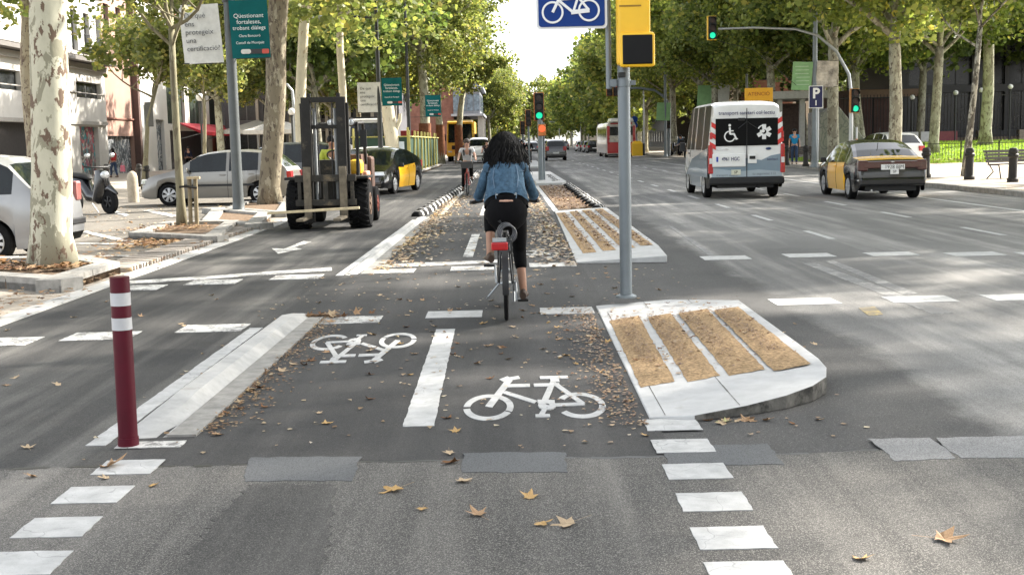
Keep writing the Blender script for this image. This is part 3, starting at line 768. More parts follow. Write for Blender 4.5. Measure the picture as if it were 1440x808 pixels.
# shade trees of the same row, standing nearer than the picture's right edge
ORD = ['first', 'second', 'third', 'fourth', 'fifth', 'sixth', 'seventh', 'eighth', 'ninth', 'tenth', 'eleventh', 'twelfth', 'thirteenth', 'fourteenth', 'fifteenth', 'sixteenth']
M_S = [tree_meshes(141 + i, 15.5, 5.6, .29, .22, 5.2, .26, 30, 1.0, lf=LEAF_MID, fill=85, bk=BARK_GREY) for i in range(2)]
k = 0
for x0, ys_ in ((14.6, (-16, -9, -2.5, 5.0, 23, 30.5)), (21.5, (-12, -3, 5.2, 28, 36))):
    for i, y in enumerate(ys_):
        plant(M_S[(i + k) % 2], (x0 + (i % 2) * .8, y, .13), 'pavement plane tree standing outside the right edge of the picture', rz=i * 2.1 + x0, sc=1.06, group='pavement plane trees nearer than the picture edge')
    k += 1
far_r = 0
for i, Y in enumerate((86, 96, 107, 118, 130, 143, 157, 172, 190, 210, 232, 256, 284)):
    plant(M_R[i % 3] if Y < 130 else M_F[0], (14.6 + (i % 2) * .8, Y, .13), ORD[i] + ' plane tree of the long right hand row beyond the van', rz=i * 1.3, sc=1.0 + .06 * (i % 3), group='plane trees of the right hand row')
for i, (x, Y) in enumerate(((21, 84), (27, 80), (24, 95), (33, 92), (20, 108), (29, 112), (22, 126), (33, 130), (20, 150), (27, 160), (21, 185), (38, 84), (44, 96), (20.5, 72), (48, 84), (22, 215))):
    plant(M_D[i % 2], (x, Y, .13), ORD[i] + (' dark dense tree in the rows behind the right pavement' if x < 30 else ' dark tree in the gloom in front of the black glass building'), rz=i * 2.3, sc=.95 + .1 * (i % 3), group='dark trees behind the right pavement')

hi = tree_meshes(97, 19, 9.5, .30, .22, 5.0, .26, 34, 1.0, lf=LEAF_MID, fill=110, low=11.6, bk=BARK_GREY, first=4)  # added out of view; high crown shaped to shade the foreground road
plant(hi, (14.8, 14.6, .13), 'tall high crowned plane tree outside the right edge of the picture', group='pavement plane trees nearer than the picture edge')
# ---- left side
tp = [gnd(71, 384), at(72, 330, 16.0), at(73, 240, 16.0), at(71, 150, 16.0), at(68, 60, 16.0), at(66, -40, 16.1), at(60, -150, 16.2)]
tp[0] = Vector((tp[1].x + .0, 16.0, .0))
o0 = tp[0].copy(); tl = [p - o0 for p in tp]
big = tree_meshes(101, 15, 6, .285, .215, 4.8, .2, 60, 1.0, bk=BARK_BIG, lf=LEAF_SUN, pts=tl, first=4, fill=105, low=4.8)
plant(big, o0, 'big near plane tree with cream and brown mottled trunk in the kerbed planter')
x = bx(38, 40); pts = [(0, 0, 0)] + [tuple(at(38 + dx, y, 40) - Vector((bx(44, 40), 40, 0))) for dx, y in ((8, 210), (2, 150), (-2, 90), (0, 30), (-4, -40))]
pts = [(pts[1][0], 0, 0)] + pts[1:]
t2 = tree_meshes(102, 13, 6, .2, .17, 4, .22, 40, .9, bk=bark('knotty_bark', (.40, .34, .24), (.22, .17, .12), (.14, .10, .08), 5, .5, (.52, .58)), lf=LEAF_SUN, pts=pts, first=4, fill=110)
plant(t2, (bx(44, 40), 40, 0), 'slender brown knotty plane trunk just left of the big mottled tree')
# young staked tree
o0 = Vector((bx(256, 24.4), 24.4, .05))
pts = [Vector((0, 0, -.05))] + [at(px, y, 24.4) - o0 for px, y in ((254, 280), (249, 200), (244, 110), (241, 40))]
yt = tree_meshes(103, 7.4, 4, .095, .06, 2.3, .16, 22, .55, bk=BARK_YOUNG, lf=LEAF_SUN, pts=pts, first=6, up=.45)
plant(yt, o0, 'young staked plane tree with thin straight trunk in the small bed', name='young_tree')
for px, Y, h, lb, r in ((203, 50, 7, 'slim crooked street tree in front of the pink wall', .12), (290, 60, 7, 'thin young tree standing before the red awning', .11)):
    pts = [(0, 0, 0), (.15, 0, 1.4), (.3, 0, 2.8), (.75, 0, 4.2)] if px < 250 else [(0, 0, 0), (.0, 0, 1.5), (.1, 0, 3.2), (.1, 0, 4.2)]
    m_ = tree_meshes(int(px), h, 4, r, .07, 2.1, .2, 18, .7, bk=BARK_YOUNG, lf=LEAF_SUN, pts=pts, first=5)
    plant(m_, (bx(px, Y), Y, 0), lb, name='young_tree')
# dark trunk right of the lamp pole
Y = 33; o0 = Vector((bx(380, Y), Y, .05))
pts = [Vector((0, 0, -.1))] + [at(px, y, Y) - o0 for px, y in ((379, 260), (384, 200), (388, 130), (388, 60), (392, 0), (394, -70))]
dk = tree_meshes(104, 15, 6, .30, .26, 4.6, .22, 42, 1.0, bk=BARK_DARK, lf=LEAF_SUN, pts=pts, first=5, fill=150, low=5.6)
plant(dk, o0, 'dark barked plane trunk between the leaning lamp pole and the forklift')
for px, Y, lb, pp, r, bk_, sd in ((424, 45, 'brown plane tree rising behind the forklift mast with sharply forked top', ((424, 200), (422, 150), (424, 100), (427, 40), (432, 0)), .23, BARK_CREAM, 105),
                     (484, 52, 'tall pale thin plane trunk behind the forklift cab', ((483, 190), (482, 130), (478, 70), (478, 10)), .19, BARK_CREAM, 106)):
    o0 = Vector((bx(px, Y), Y, 0)); pts = [Vector((0, 0, 0))] + [at(a, c, Y) - o0 for a, c in pp]
    plant(tree_meshes(sd, 15, 6, r, r * .75, 4.4, .24, 42, 1.0, bk=bk_, lf=LEAF_SUN, pts=pts, first=5, fill=150, low=5.2), o0, lb)
# stump: sawn pale trunk
Y = 60; o0 = Vector((bx(552, Y), Y, 0)); b = MB()
b.tube([Vector((0, 0, 0))] + [at(px, y, Y) - o0 for px, y in ((552, 205), (548, 175), (545, 150), (544, 143))], [.42, .36, .33, .30, .29], 16)
s = thing('sawn_trunk', 'pale bare sawn off trunk behind the taxi with yellow doors', 'tree', o0); o = b.build('trunk', BARK_CREAM, s, smooth=50)
b = MB(); b.tube([at(553, 190, Y) - o0, at(562, 170, Y) - o0, at(563, 160, Y) - o0], [.12, .09, .07], 8); b.build('branch_stub', BARK_CREAM, s, smooth=50)
WRAP = mat('brown_trunk_wrap', (.20, .085, .045), .9, var=.3, scale=6)
for px, Y, lb, pp, r in ((598, 84, 'plane tree with brown wrapped foot inside the works fence', ((598, 190), (597, 140), (594, 100), (590, 60)), .38),
                         (620, 94, 'second wrapped plane tree inside the works fence', ((619, 190), (616, 150), (616, 110), (618, 80)), .30),
                         (646, 97, 'forked reddish plane tree at the far end of the works fence', ((645, 190), (648, 150), (653, 120)), .28)):
    o0 = Vector((bx(px, Y), Y, 0)); pts = [Vector((0, 0, 0))] + [at(a, c, Y) - o0 for a, c in pp]
    t = plant(tree_meshes(int(px) + 1, 14, 5, r, r * .72, 4.0 if px < 640 else 2.1, .22, 90 if px < 640 else 60, 1.0, lf=LEAF_SUN, pts=pts, first=6, fill=160 if px < 640 else 35, low=5.0 if px < 640 else 9.0), o0, lb)
    w = MB(); w.tube([pts[0], pts[0].lerp(Vector(pts[1]), .5), Vector(pts[1]) + Vector((0, 0, .8))], [r * 1.2, r * 1.15, r * 1.1], 12); w.build('trunk_wrap', WRAP, t, smooth=50)
for i, Y in enumerate((188, 200, 213, 228, 245, 265, 290)):
    plant(M_L[i % 2] if Y < 200 else M_F[1], (-2.9 - i * .35, Y, 0), ORD[i] + ' plane tree of the left hand row beyond the works fence', rz=i * 1.9, sc=1.0, group='plane trees of the left hand row')
for i, (x, Y) in enumerate(((-11.5, 74), (-13, 92), (-19, 100), (-15, 84), (-12, 98), (-17, 110), (-12, 122), (-17, 72))):
    plant(M_L[i % 2] if i % 3 else M_D[0], (x, Y, 0), ORD[i] + ' tree of the inner left rows behind the dark people carrier', rz=i * 2.9, sc=.95, group='plane trees in the inner left rows')
# far end of the avenue: rows closing the view
for i, (x, Y) in enumerate(((-9, 300), (9, 310), (-5, 340), (13, 350), (-14, 330), (3, 420), (-3, 430), (9, 430), (-9, 430), (15, 430), (-16, 430), (21, 440), (-22, 440), (0, 470), (7, 480), (-8, 480))):
    plant(M_F[i % 2], (x, Y, 0), 'hazy distant tree closing the end of the avenue', rz=i * 1.1, sc=1.15, group='distant trees at the end of the avenue')
# ================================================================== VEHICLES
def lerp_list(pts, x):
    if x <= pts[0][0]: return pts[0][1]
    for (a, b), (c, d) in zip(pts[:-1], pts[1:]):
        if x <= c: return b + (d - b) * (x - a) / (c - a)
    return pts[-1][1]
PROF = {
 'hatch': dict(top=[(0, .36), (.008, .50), (.02, .60), (.035, .67), (.12, .90), (.17, .965), (.30, 1), (.45, .995), (.55, .965), (.61, .92), (.76, .665), (.79, .635), (.92, .55), (.98, .46), (1, .33)],
               belt=[(0, .60), (.1, .63), (.75, .60), (.9, .52), (1, .30)], win=[(.10, .19), (.21, .40), (.42, .66)], ws=(.60, .765), rw=(.035, .125), doors=[(.22, .41), (.41, .66)]),
 'lift': dict(top=[(0, .42), (.006, .58), (.014, .665), (.05, .69), (.13, .71), (.20, .83), (.29, .945), (.36, .99), (.45, 1), (.55, .985), (.62, .93), (.75, .70), (.78, .66), (.92, .57), (.98, .48), (1, .36)],
              belt=[(0, .61), (.2, .63), (.75, .60), (.92, .52), (1, .32)], win=[(.23, .27), (.285, .45), (.47, .67)], ws=(.61, .76), rw=(.135, .285), doors=[(.27, .46), (.46, .67)]),
 'prius': dict(top=[(0, .40), (.006, .62), (.02, .70), (.05, .755), (.10, .80), (.30, .955), (.42, .995), (.50, 1), (.58, .975), (.64, .93), (.83, .63), (.86, .60), (.94, .53), (.985, .44), (1, .32)],
               belt=[(0, .62), (.1, .66), (.75, .56), (.9, .50), (1, .30)], win=[(.12, .22), (.24, .42), (.44, .70)], ws=(.63, .84), rw=(.05, .28), doors=[(.24, .43), (.43, .69)]),
 'suv': dict(top=[(0, .34), (.006, .52), (.014, .62), (.025, .66), (.06, .90), (.09, .955), (.2, 1), (.45, 1), (.56, .965), (.61, .92), (.72, .67), (.76, .64), (.93, .58), (.985, .50), (1, .35)],
             belt=[(0, .58), (.1, .62), (.75, .60), (.92, .54), (1, .34)], win=[(.08, .22), (.24, .41), (.43, .65)], ws=(.60, .73), rw=(.025, .07), doors=[(.23, .42), (.42, .66)]),
 'van': dict(top=[(0, .27), (.003, .86), (.010, .955), (.03, .985), (.1, 1), (.70, 1), (.76, .975), (.80, .92), (.90, .60), (.92, .575), (.985, .47), (.995, .40), (1, .25)],
             belt=[(0, .50), (.7, .50), (.88, .50), (.95, .44), (1, .24)], win=[(.06, .26), (.28, .50), (.53, .68), (.70, .84)], ws=(.795, .90), rw=(0, 0), doors=[(.68, .86)]),
}
def rim_me(n, r, style):
    b = MB()
    b.lathe([(r * .99, -.06), (r, -.01), (r * .93, .0), (r * .90, -.045), (r * .16, -.05)], 24, axis='X', mi=0)
    b.lathe([(.001, -.02), (r * .2, -.02), (r * .22, .012), (r * .1, .02), (.001, .02)], 14, axis='X', mi=0)
    for k in range(n):
        t = 2 * math.pi * k / n
        w = r * (1.9 / n) * (1.0 if style == 'cap' else .62)
        M = Matrix.Rotation(t, 4, 'X')
        vs = [(-.03, -w * .35, r * .15), (-.03, w * .35, r * .15), (-.02, w * .95, r * .95), (-.02, -w * .95, r * .95),
              (.008, -w * .35, r * .15), (.008, w * .35, r * .15), (.0, w * .8, r * .95), (.0, -w * .8, r * .95)]
        b.add([M @ Vector(v) for v in vs], [(0, 3, 2, 1), (4, 5, 6, 7), (0, 1, 5, 4), (1, 2, 6, 5), (2, 3, 7, 6), (3, 0, 4, 7)], 0)
    b.lathe([(r * .9, -.065), (.001, -.065)], 20, axis='X', mi=1)
    return b
WM = {}
def wheel(parent, x, y, r, w=.19, n=8, style='cap', rimc=None, rimk=.66, name='wheel'):
    s = 1 if x > 0 else -1
    key = (r, w, n, style, rimc.name if rimc else '', rimk)
    if key not in WM:
        t = MB(); ri = r * rimk
        t.lathe([(ri, -w), (r * .93, -w), (r, -w * .88), (r, -w * .12), (r * .93, 0), (ri * 1.02, -.004), (ri, -.02)], 28, axis='X')
        me = t.mesh('wheel', TYRE); me.polygons.foreach_set('use_smooth', [True] * len(me.polygons)); me.set_sharp_from_angle(angle=R_(35))
        rm = rim_me(n, ri, style).mesh('rim', [rimc or RIM, BLACK])
        WM[key] = (me, rm)
    o = link(name, WM[key][0], parent); o.location = (x, y, r)
    if s < 0: o.rotation_euler.z = math.pi
    link('rim', WM[key][1], o); return o

def car(label, cat, loc, rz, L, Wd, H, kind, paint, name='parked_car', door=None, glass=None, wheels=(.19, .80), wr=.31, clear=.20, bumper=None, group=None, boot=None, lights=True, nsp=8, rimstyle='cap', lower=None, roofrack=False):
    t = thing(name, label, cat, loc, rz, group); P = PROF[kind]; w0 = Wd / 2; glass = glass or CARGLASS
    ys = set([0, 1]); n = 46
    for i in range(n + 1): ys.add(i / n)
    for a, b in P['win'] + P['doors'] + [P['ws'], P['rw']]: ys.add(a); ys.add(b)
    for p in P['top']: ys.add(p[0])
    for c in wheels:
        for k in range(-8, 9): ys.add(c + k / 8 * (wr + .065) / L)
    ys = sorted(ys); ys = [y for i, y in enumerate(ys) if i == 0 or y - ys[i - 1] > .0015]
    rings = []
    for y in ys:
        top = lerp_list(P['top'], y) * H; belt = min(lerp_list(P['belt'], y) * H, top - .012)
        e = lerp_list([(0, .90), (.012, .945), (.05, .985), (.15, 1), (.85, 1), (.94, .955), (.985, .86), (1, .76)] if kind != 'van' else [(0, .955), (.01, .985), (.05, 1), (.85, 1), (.95, .95), (1, .80)], y)
        w = w0 * e; zb = clear + lerp_list([(0, .16), (.02, .04), (.06, 0), (.94, 0), (1, .05)], y)
        for c in wheels:
            d = abs(y - c) * L; Ra = wr + .055
            if d < Ra: zb = max(zb, wr + math.sqrt(Ra * Ra - d * d))
        zb = min(zb, belt - .06)
        k = min(1, max(0, (top - belt) / (H - lerp_list(P['belt'], .5) * H)))
        tum = .20 if kind != 'van' else .10
        z4 = belt + (top - belt) * (.90 if kind != 'van' else .93)
        h = belt - zb
        rings.append([(w * .955, zb), (w, zb + h * .42), (w * .995, zb + h * .72), (w * .965, belt), (w * (.95 - tum * k), z4), (w * (.86 - tum * 1.15 * k), top - .018 * k - .004), (w * .45, top - .004 * k + .008), (0, top + .012)])
    parts = {}
    def put(key, m, quad):
        d = parts.setdefault(key, (m, [], [])); o = len(d[1]); d[1].extend(quad); d[2].append(tuple(range(o, o + len(quad))))
    door_m = door or paint
    for i in range(len(ys) - 1):
        ym = (ys[i] + ys[i + 1]) / 2
        for s in (1, -1):
            for b in range(7):
                A, B = rings[i], rings[i + 1]
                q = [(s * A[b][0], ys[i] * L - L / 2, A[b][1]), (s * B[b][0], ys[i + 1] * L - L / 2, B[b][1]), (s * B[b + 1][0], ys[i + 1] * L - L / 2, B[b + 1][1]), (s * A[b + 1][0], ys[i] * L - L / 2, A[b + 1][1])]
                if s < 0: q.reverse()
                key, m = ('body',), paint
                if b == 3:
                    for j, (a, c) in enumerate(P['win']):
                        if a < ym < c: key, m = ('side_window', j, s), glass
                    if kind == 'van' and ym > .9: key, m = ('body',), paint
                elif b >= 4:
                    if P['ws'][0] < ym < P['ws'][1] and (b > 4 or kind == 'van'): key, m = ('windscreen',), glass
                    if P['rw'][0] < ym < P['rw'][1] and b > 4: key, m = ('rear_window',), glass
                    if boot and .012 < ym < P['rw'][0] and b >= 4: key, m = ('boot_lid',), boot
                elif b <= 2:
                    for j, (a, c) in enumerate(P['doors']):
                        if a < ym < c: key, m = ('door', j, s), door_m
                    if bumper and b == 0 and (ym < .12 or ym > .88): key, m = ('bumper', ym < .5), bumper
                    if bumper and b == 0 and .3 < ym < .7 and lower: key, m = ('sill', s), lower
                put(key, m, q)
    for i, fl in ((0, 1), (len(ys) - 1, 0)):
        A = rings[i]; y = ys[i] * L - L / 2
        lo = 1 if bumper else 0
        def cap(a, b, key, m):
            q = [(A[j][0], y, A[j][1]) for j in range(a, b + 1)] + [(-A[j][0], y, A[j][1]) for j in range(b, a - 1, -1) if A[j][0] > 0]
            if not fl: q.reverse()
            put(key, m, q)
        if bumper: cap(0, 1, ('bumper', bool(fl)), bumper); cap(1, 7, ('body',), paint)
        else: cap(0, 7, ('body',), paint)
    for key, (m, vs, fs) in parts.items():
        bm = bmesh.new(); bv = [bm.verts.new(v) for v in vs]
        for f in fs:
            try: bm.faces.new([bv[k] for k in f])
            except ValueError: pass
        bmesh.ops.remove_doubles(bm, verts=bm.verts, dist=.0008)
        me = bpy.data.meshes.new(key[0]); bm.to_mesh(me); bm.free(); me.materials.append(m)
        me.polygons.foreach_set('use_smooth', [True] * len(me.polygons)); me.set_sharp_from_angle(angle=R_(32))
        link(key[0], me, t)
    # door gaps and handles
    for s in (1, -1):
        for j, (a, c) in enumerate(P['doors']):
            d = next(ch for ch in t.children if ch.name.split('.')[0] == 'door' and (ch.data.vertices[0].co.x > 0) == (s > 0) and abs(ch.data.vertices[0].co.y + L / 2 - a * L) < .25)
            hb = MB(); hb.box((s * w0 * 1.0, a * L - L / 2 + .14, lerp_list(P['belt'], a) * H - .10), (.035, .16, .03)); hb.build('door_handle', door_m if kind != 'van' else BLACK, d, bevel=.006)
            g_ = MB()
            for e in (a, c):
                k = min(range(len(ys)), key=lambda q: abs(ys[q] - e)); A = rings[k]; pts = [(s * (A[q][0] + .0015), e * L - L / 2, A[q][1]) for q in range(4)]
                g_.tube(pts, .0055, 4, caps=False)
            g_.build('door_gap', BLACK, d)
        mb = MB(); my = P['ws'][0] * L - L / 2 + .30
        mb.box((s * (w0 + .09), my, lerp_list(P['belt'], .7) * H + .07), (.17, .09, .13 if kind != 'van' else .26), tp=.8); mb.build('wing_mirror', BLACK if door or kind == 'van' else paint, t, bevel=.02)
    u = MB(); u.box((0, 0, clear + .16), (Wd - .52, L * .93, .30)); u.box((0, 0, clear + .25), (Wd - .14, L * (wheels[1] - wheels[0]) - 2 * wr - .12, .34)); u.build('underbody', BLACK, t)
    for c in wheels:
        for s in (1, -1): wheel(t, s * (w0 - .02), c * L - L / 2, wr, n=nsp, style=rimstyle)
    if lights:
        zl = lerp_list(P['top'], .93) * H - .10
        for s in (1, -1):
            b = MB(); b.box((s * w0 * .66, L / 2 - .085, zl - .03), (w0 * .42, .20, .13), rz=-s * .35, tp=.75); b.build('headlight', WHITELENS, t, bevel=.02)
            zr = lerp_list(P['top'], .02) * H - .12
            b = MB(); b.box((s * w0 * .80, -L / 2 + .045, zr), (w0 * .30, .14, .22 if kind != 'suv' else .34)); b.build('tail_light', REDLENS, t, bevel=.02)
        b = MB(); b.box((0, L / 2 + .008, clear + .19), (.50, .02, .11)); b.build('number_plate', PLATE, t)
        b = MB(); b.box((0, -L / 2 - .008, lerp_list(P['top'], 0) * H + .05 if kind != 'lift' else .6), (.50, .02, .11)); b.build('number_plate', PLATE, t)
        b = MB(); b.box((0, L / 2 - .01, clear + .34), (w0 * 1.0, .05, .10)); b.build('grille', BLACK, t)
    return t
def cp(name, c, **kw): return mat(name, c, rough=kw.pop('rough', .3), var=.06, scale=2, coat=.8, **kw)
C_SILVER = cp('car_silver', (.27, .275, .28), metal=.3); C_BEIGE = cp('car_warm_silver', (.20, .19, .17), metal=.3)
C_BLACK = cp('car_black', (.003, .0032, .005), rough=.25); C_YEL = cp('taxi_yellow', (.85, .46, .01))
C_WHITE = cp('car_white', (.72, .72, .71)); C_DARK = cp('car_dark_grey', (.012, .013, .015), metal=.2); C_BLUE = cp('van_mural_blue', (.13, .19, .24))
C_TRIM = mat('bumper_trim', (.010, .0105, .012), .6)

# ---- silver car at the left edge, seen from its side, its tail behind the tree
c1 = car('silver hatchback parked at the left edge behind the big mottled tree', 'car', (bx(114, 18.2) - 2.30, 18.35, .012), R_(88), 4.12, 1.72, 1.58, 'hatch', C_SILVER, wr=.305, nsp=11, wheels=(.185, .80), bumper=None, lights=False)
for s in (1, -1):
    b = MB(); b.box((s * .70, -1.99, .98), (.20, .10, .30)); b.build('tail_light', mat('lamp_pale_red', (.30, .10, .09), .2, coat=.5), c1, bevel=.03)
b = MB(); b.tube([(-.2, .75, 1.56), (-.2, .35, 2.05)], .006, 5); b.build('aerial', BLACK, c1)
b = MB(); b.box((0, -2.02, .52), (1.62, .12, .10)); b.build('bumper_strip', C_TRIM, c1, bevel=.02)
# ---- silver estate parked across, left of the forklift
c2 = car('warm silver hatchback parked sideways behind the leaning lamp pole', 'car', (bx(312, 34.6), 34.9, .012), R_(86), 4.35, 1.74, 1.53, 'hatch', C_BEIGE, wr=.31, nsp=7, wheels=(.20, .80))
for s in (1, -1):
    b = MB(); b.box((s * .872, .0, .56), (.02, 2.3, .06)); b.build('side_strip', C_TRIM, c2)
b = MB(); b.box((0, -2.17, .50), (1.5, .06, .09)); b.box((0, 2.15, .50), (1.3, .06, .08)); b.build('bumper_strip', C_TRIM, c2)
car('dark people carrier parked behind the warm silver hatchback', 'car', (bx(392, 41), 41.5, .012), R_(84), 4.55, 1.85, 1.72, 'suv', C_DARK, wr=.33)
# ---- taxis
prius = car('black taxi with yellow doors driving towards the camera', 'taxi', (-4.28, 40.6, .006), R_(169), 4.45, 1.75, 1.49, 'prius', C_BLACK, name='taxi', door=C_YEL, wr=.315, wheels=(.17, .79))
seat = car('black and yellow saloon taxi driving away on the right', 'taxi', (9.22, 31.2, .003), R_(-1.5), 4.38, 1.74, 1.44, 'lift', C_BLACK, name='taxi', door=C_YEL, boot=C_YEL, wr=.31, wheels=(.20, .79), lights=False, glass=glassmat('taxi_glass', (.012, .016, .018), .03), nsp=9)
DKRED = mat('dark_red_lens', (.05, .004, .005), .2, coat=.6, var=.2)
yr = -4.38 / 2
b = MB(); b.box((0, yr + .02, .845), (1.40, .07, .17)); o = b.build('tail_light', DKRED, seat, bevel=.02); o['label'] = 'dark red light band across the tail'
for s in (1, -1):
    b = MB(); b.box((s * .70, yr + .07, .83), (.24, .16, .26)); b.build('tail_light', DKRED, seat, bevel=.03)
    b = MB(); b.box((s * .80, yr + .16, .48), (.05, .3, .03)); b.build('bumper_edge', CHROME, seat)
b = MB(); b.box((0, yr - .025, .79), (.56, .03, .13)); pl = b.build('number_plate', PLATE, seat, bevel=.005)
text('1928 BJM', .125, C_BLACK, pl, face_M((.03, yr - .042, .79)), sx=.95)
b = MB(); b.box((.04, yr - .02, .675), (.20, .025, .11)); pl = b.build('licence_plate', PLATE, seat); text('SP', .09, C_BLACK, pl, face_M((.04, yr - .034, .675)))
b = MB(); b.box((0, yr + .03, .44), (1.58, .16, .20)); b.build('bumper', C_BLACK, seat, bevel=.05)
b = MB(); b.box((0, yr - .0, .90), (.10, .03, .05)); b.build('badge', CHROME, seat, bevel=.01)
b = MB(); b.tube([(0, -.9, 1.41), (0, -1.05, 1.72)], .008, 5); b.build('aerial', BLACK, seat)
b = MB(); b.tube([(-.5, yr + .1, .24), (-.5, yr - .03, .24)], .025, 8); b.build('exhaust', CHROME, seat)
# ---- patient transport van
van = car('white patient transport van with red chevrons driving away', 'van', (6.14, 33.8, .003), R_(-.5), 5.0, 1.98, 2.50, 'van', C_WHITE, name='van', wr=.34, glass=mat('van_side_glass', (.012, .013, .015), .28, spec=.18), wheels=(.20, .80), lights=False, bumper=C_TRIM, clear=.26, lower=C_BLUE, nsp=6)
ye = -2.5
b = MB(); b.box((0, ye - .012, 1.705), (1.60, .03, .70)); rw = b.build('rear_window', mat('van_rear_glass', (.003, .003, .0035), .35, spec=.12, var=.2), van, bevel=.012)
WH = mat('sticker_white', (.74, .74, .73), .5, var=.04)
# wheelchair symbol
b = MB(); yy = ye - .030
def P3(u, v): return (u, yy, v)
def flat(b, poly, th=.006): b.plate(poly, (0, yy, 0), (1, 0, 0), (0, 0, 1), th)
FB = [0]
def fbar(b, p, q, k):
    FB[0] = (FB[0] + 1) % 40
    p, q = Vector(p), Vector(q); d = (q - p).normalized(); n = Vector((-d.y, d.x)) * k / 2
    flat(b, [(p - n).to_tuple(), (q - n).to_tuple(), (q + n).to_tuple(), (p + n).to_tuple()], .006 + .0003 * FB[0])
cx_, cz_ = -.44, 1.66
flat(b, [(cx_ + .035 * math.cos(i * .52), cz_ + .22 + .035 * math.sin(i * .52)) for i in range(12)])
fbar(b, (cx_, cz_ + .17), (cx_ + .01, cz_ - .0), .05); fbar(b, (cx_, cz_ + .08), (cx_ + .10, cz_ + .08), .03); fbar(b, (cx_, cz_ + .0), (cx_ + .12, cz_), .045)
fbar(b, (cx_ + .11, cz_ + .0), (cx_ + .17, cz_ - .13), .045); fbar(b, (cx_ + .15, cz_ - .14), (cx_ + .21, cz_ - .12), .03)
for i in range(16):
    a0, a1 = R_(100 + i * 15), R_(100 + (i + 1) * 15)
    fbar(b, (cx_ + .13 * math.cos(a0), cz_ - .06 + .13 * math.sin(a0)), (cx_ + .13 * math.cos(a1), cz_ - .06 + .13 * math.sin(a1)), .032)
b.build('wheelchair_symbol', WH, rw)
b = MB(); cx_, cz_ = .44, 1.70
for k in range(6):
    a = R_(90 + 60 * k); ca, sa = math.cos(a), math.sin(a)
    if k == 1: continue
    fbar(b, (cx_ + .07 * ca, cz_ + .07 * sa), (cx_ + .19 * ca, cz_ + .19 * sa), .10)
for i in range(24):
    a0, a1 = R_(i * 15), R_((i + 1) * 15 + 1)
    if i in (7, 8, 9): fbar(b, (cx_ + .17 * math.cos(a0), cz_ + .17 * math.sin(a0)), (cx_ + .17 * math.cos(a1), cz_ + .17 * math.sin(a1)), .03); continue
    fbar(b, (cx_ + .085 * math.cos(a0), cz_ + .085 * math.sin(a0)), (cx_ + .085 * math.cos(a1), cz_ + .085 * math.sin(a1)), .05)
b.build('health_symbol', WH, rw)
b = MB(); yb = yy - .004
b.plate([(cx_ - .03 + .05 * math.cos(i * .52), cz_ + .02 + .045 * math.sin(i * .52)) for i in range(12)], (0, yb - .004, 0), (1, 0, 0), (0, 0, 1), .006); b.build('health_symbol_core', WH, rw)
INK = mat('ink_navy', (.03, .03, .10), .5); INKG = mat('ink_grey', (.15, .16, .17), .5)
text('transport sanitari col·lectiu', .132, INK, van, face_M((0, ye - .022, 2.19)), bold=.001)
# two back doors: seam, window wiper, handle, plate, mural
b = MB(); b.box((0, ye - .02, 1.36), (.016, .03, 1.9)); b.build('door_seam', BLACK, van)
MUR = cp('van_mural', (.17, .24, .30)); MUR2 = cp('van_mural_pale', (.33, .40, .45))
b = MB()
b.plate([(-.90, .50), (-.01, .50), (-.01, 1.04), (-.30, 1.08), (-.90, 1.14)], (0, ye - .008, 0), (1, 0, 0), (0, 0, 1), .006)
b.plate([(.01, .50), (.90, .50), (.90, 1.14), (.62, 1.09), (.38, .98), (.01, 1.03)], (0, ye - .008, 0), (1, 0, 0), (0, 0, 1), .006); b.build('mural_panel', MUR, van)
b = MB(); b.plate([(-.90, .50), (.90, .50), (.90, .68), (.30, .74), (-.2, .70), (-.90, .80)], (0, ye - .014, 0), (1, 0, 0), (0, 0, 1), .004); b.build('mural_band', MUR2, van)
text('tu seguretat 112', .09, INKG, van, face_M((.45, ye - .02, .63))); text('transport adaptat', .08, INKG, van, face_M((-.5, ye - .02, .61)))
text('sanitari', .10, INK, van, face_M((.66, ye - .018, 1.0)), name='lettering')
b = MB(); b.box((-.46, ye - .025, .99), (.86, .05, .34)); o = b.build('plate_recess', WHITE, van, bevel=.03)
b = MB(); b.box((-.46, ye - .055, 1.02), (.66, .015, .14)); b.build('number_plate', PLATE, o); text('4961 HGC', .13, INK, o, face_M((-.42, ye - .068, 1.02)), sx=.80, bold=.002)
b = MB(); b.box((-.765, ye - .064, 1.02), (.05, .004, .13)); b.build('plate_badge', mat('plate_blue', (.02, .06, .4), .4), o)
b = MB(); b.box((-.28, ye - .03, .68), (.24, .02, .13)); o = b.build('licence_plate', mat('plate_cream', (.62, .62, .5), .5), van); text('SP', .10, C_BLACK, o, face_M((-.28, ye - .042, .68)))
b = MB(); b.box((.14, ye - .03, 1.02), (.23, .03, .24)); o = b.build('door_handle', WHITE, van, bevel=.02); b = MB(); b.box((.14, ye - .05, 1.05), (.15, .02, .08)); b.build('grip', BLACK, o)
b = MB(); b.ball((.56, ye - .02, 1.27), (.075, .015, .035)); b.build('badge', mat('badge_navy', (.02, .04, .12), .3), van)
b = MB(); b.box((-.62, ye - .02, 1.27), (.30, .01, .035)); b.build('model_lettering', CHROME, van)
b = MB(); b.box((-.14, ye - .05, 2.03), (.17, .06, .07)); b.tube([(-.02, ye - .05, 1.98), (.25, ye - .05, 1.80)], .012, 5); b.tube([(.0, ye - .04, 1.97), (-.22, ye - .05, 1.80)], .012, 5); b.build('rear_wiper', BLACK, van)
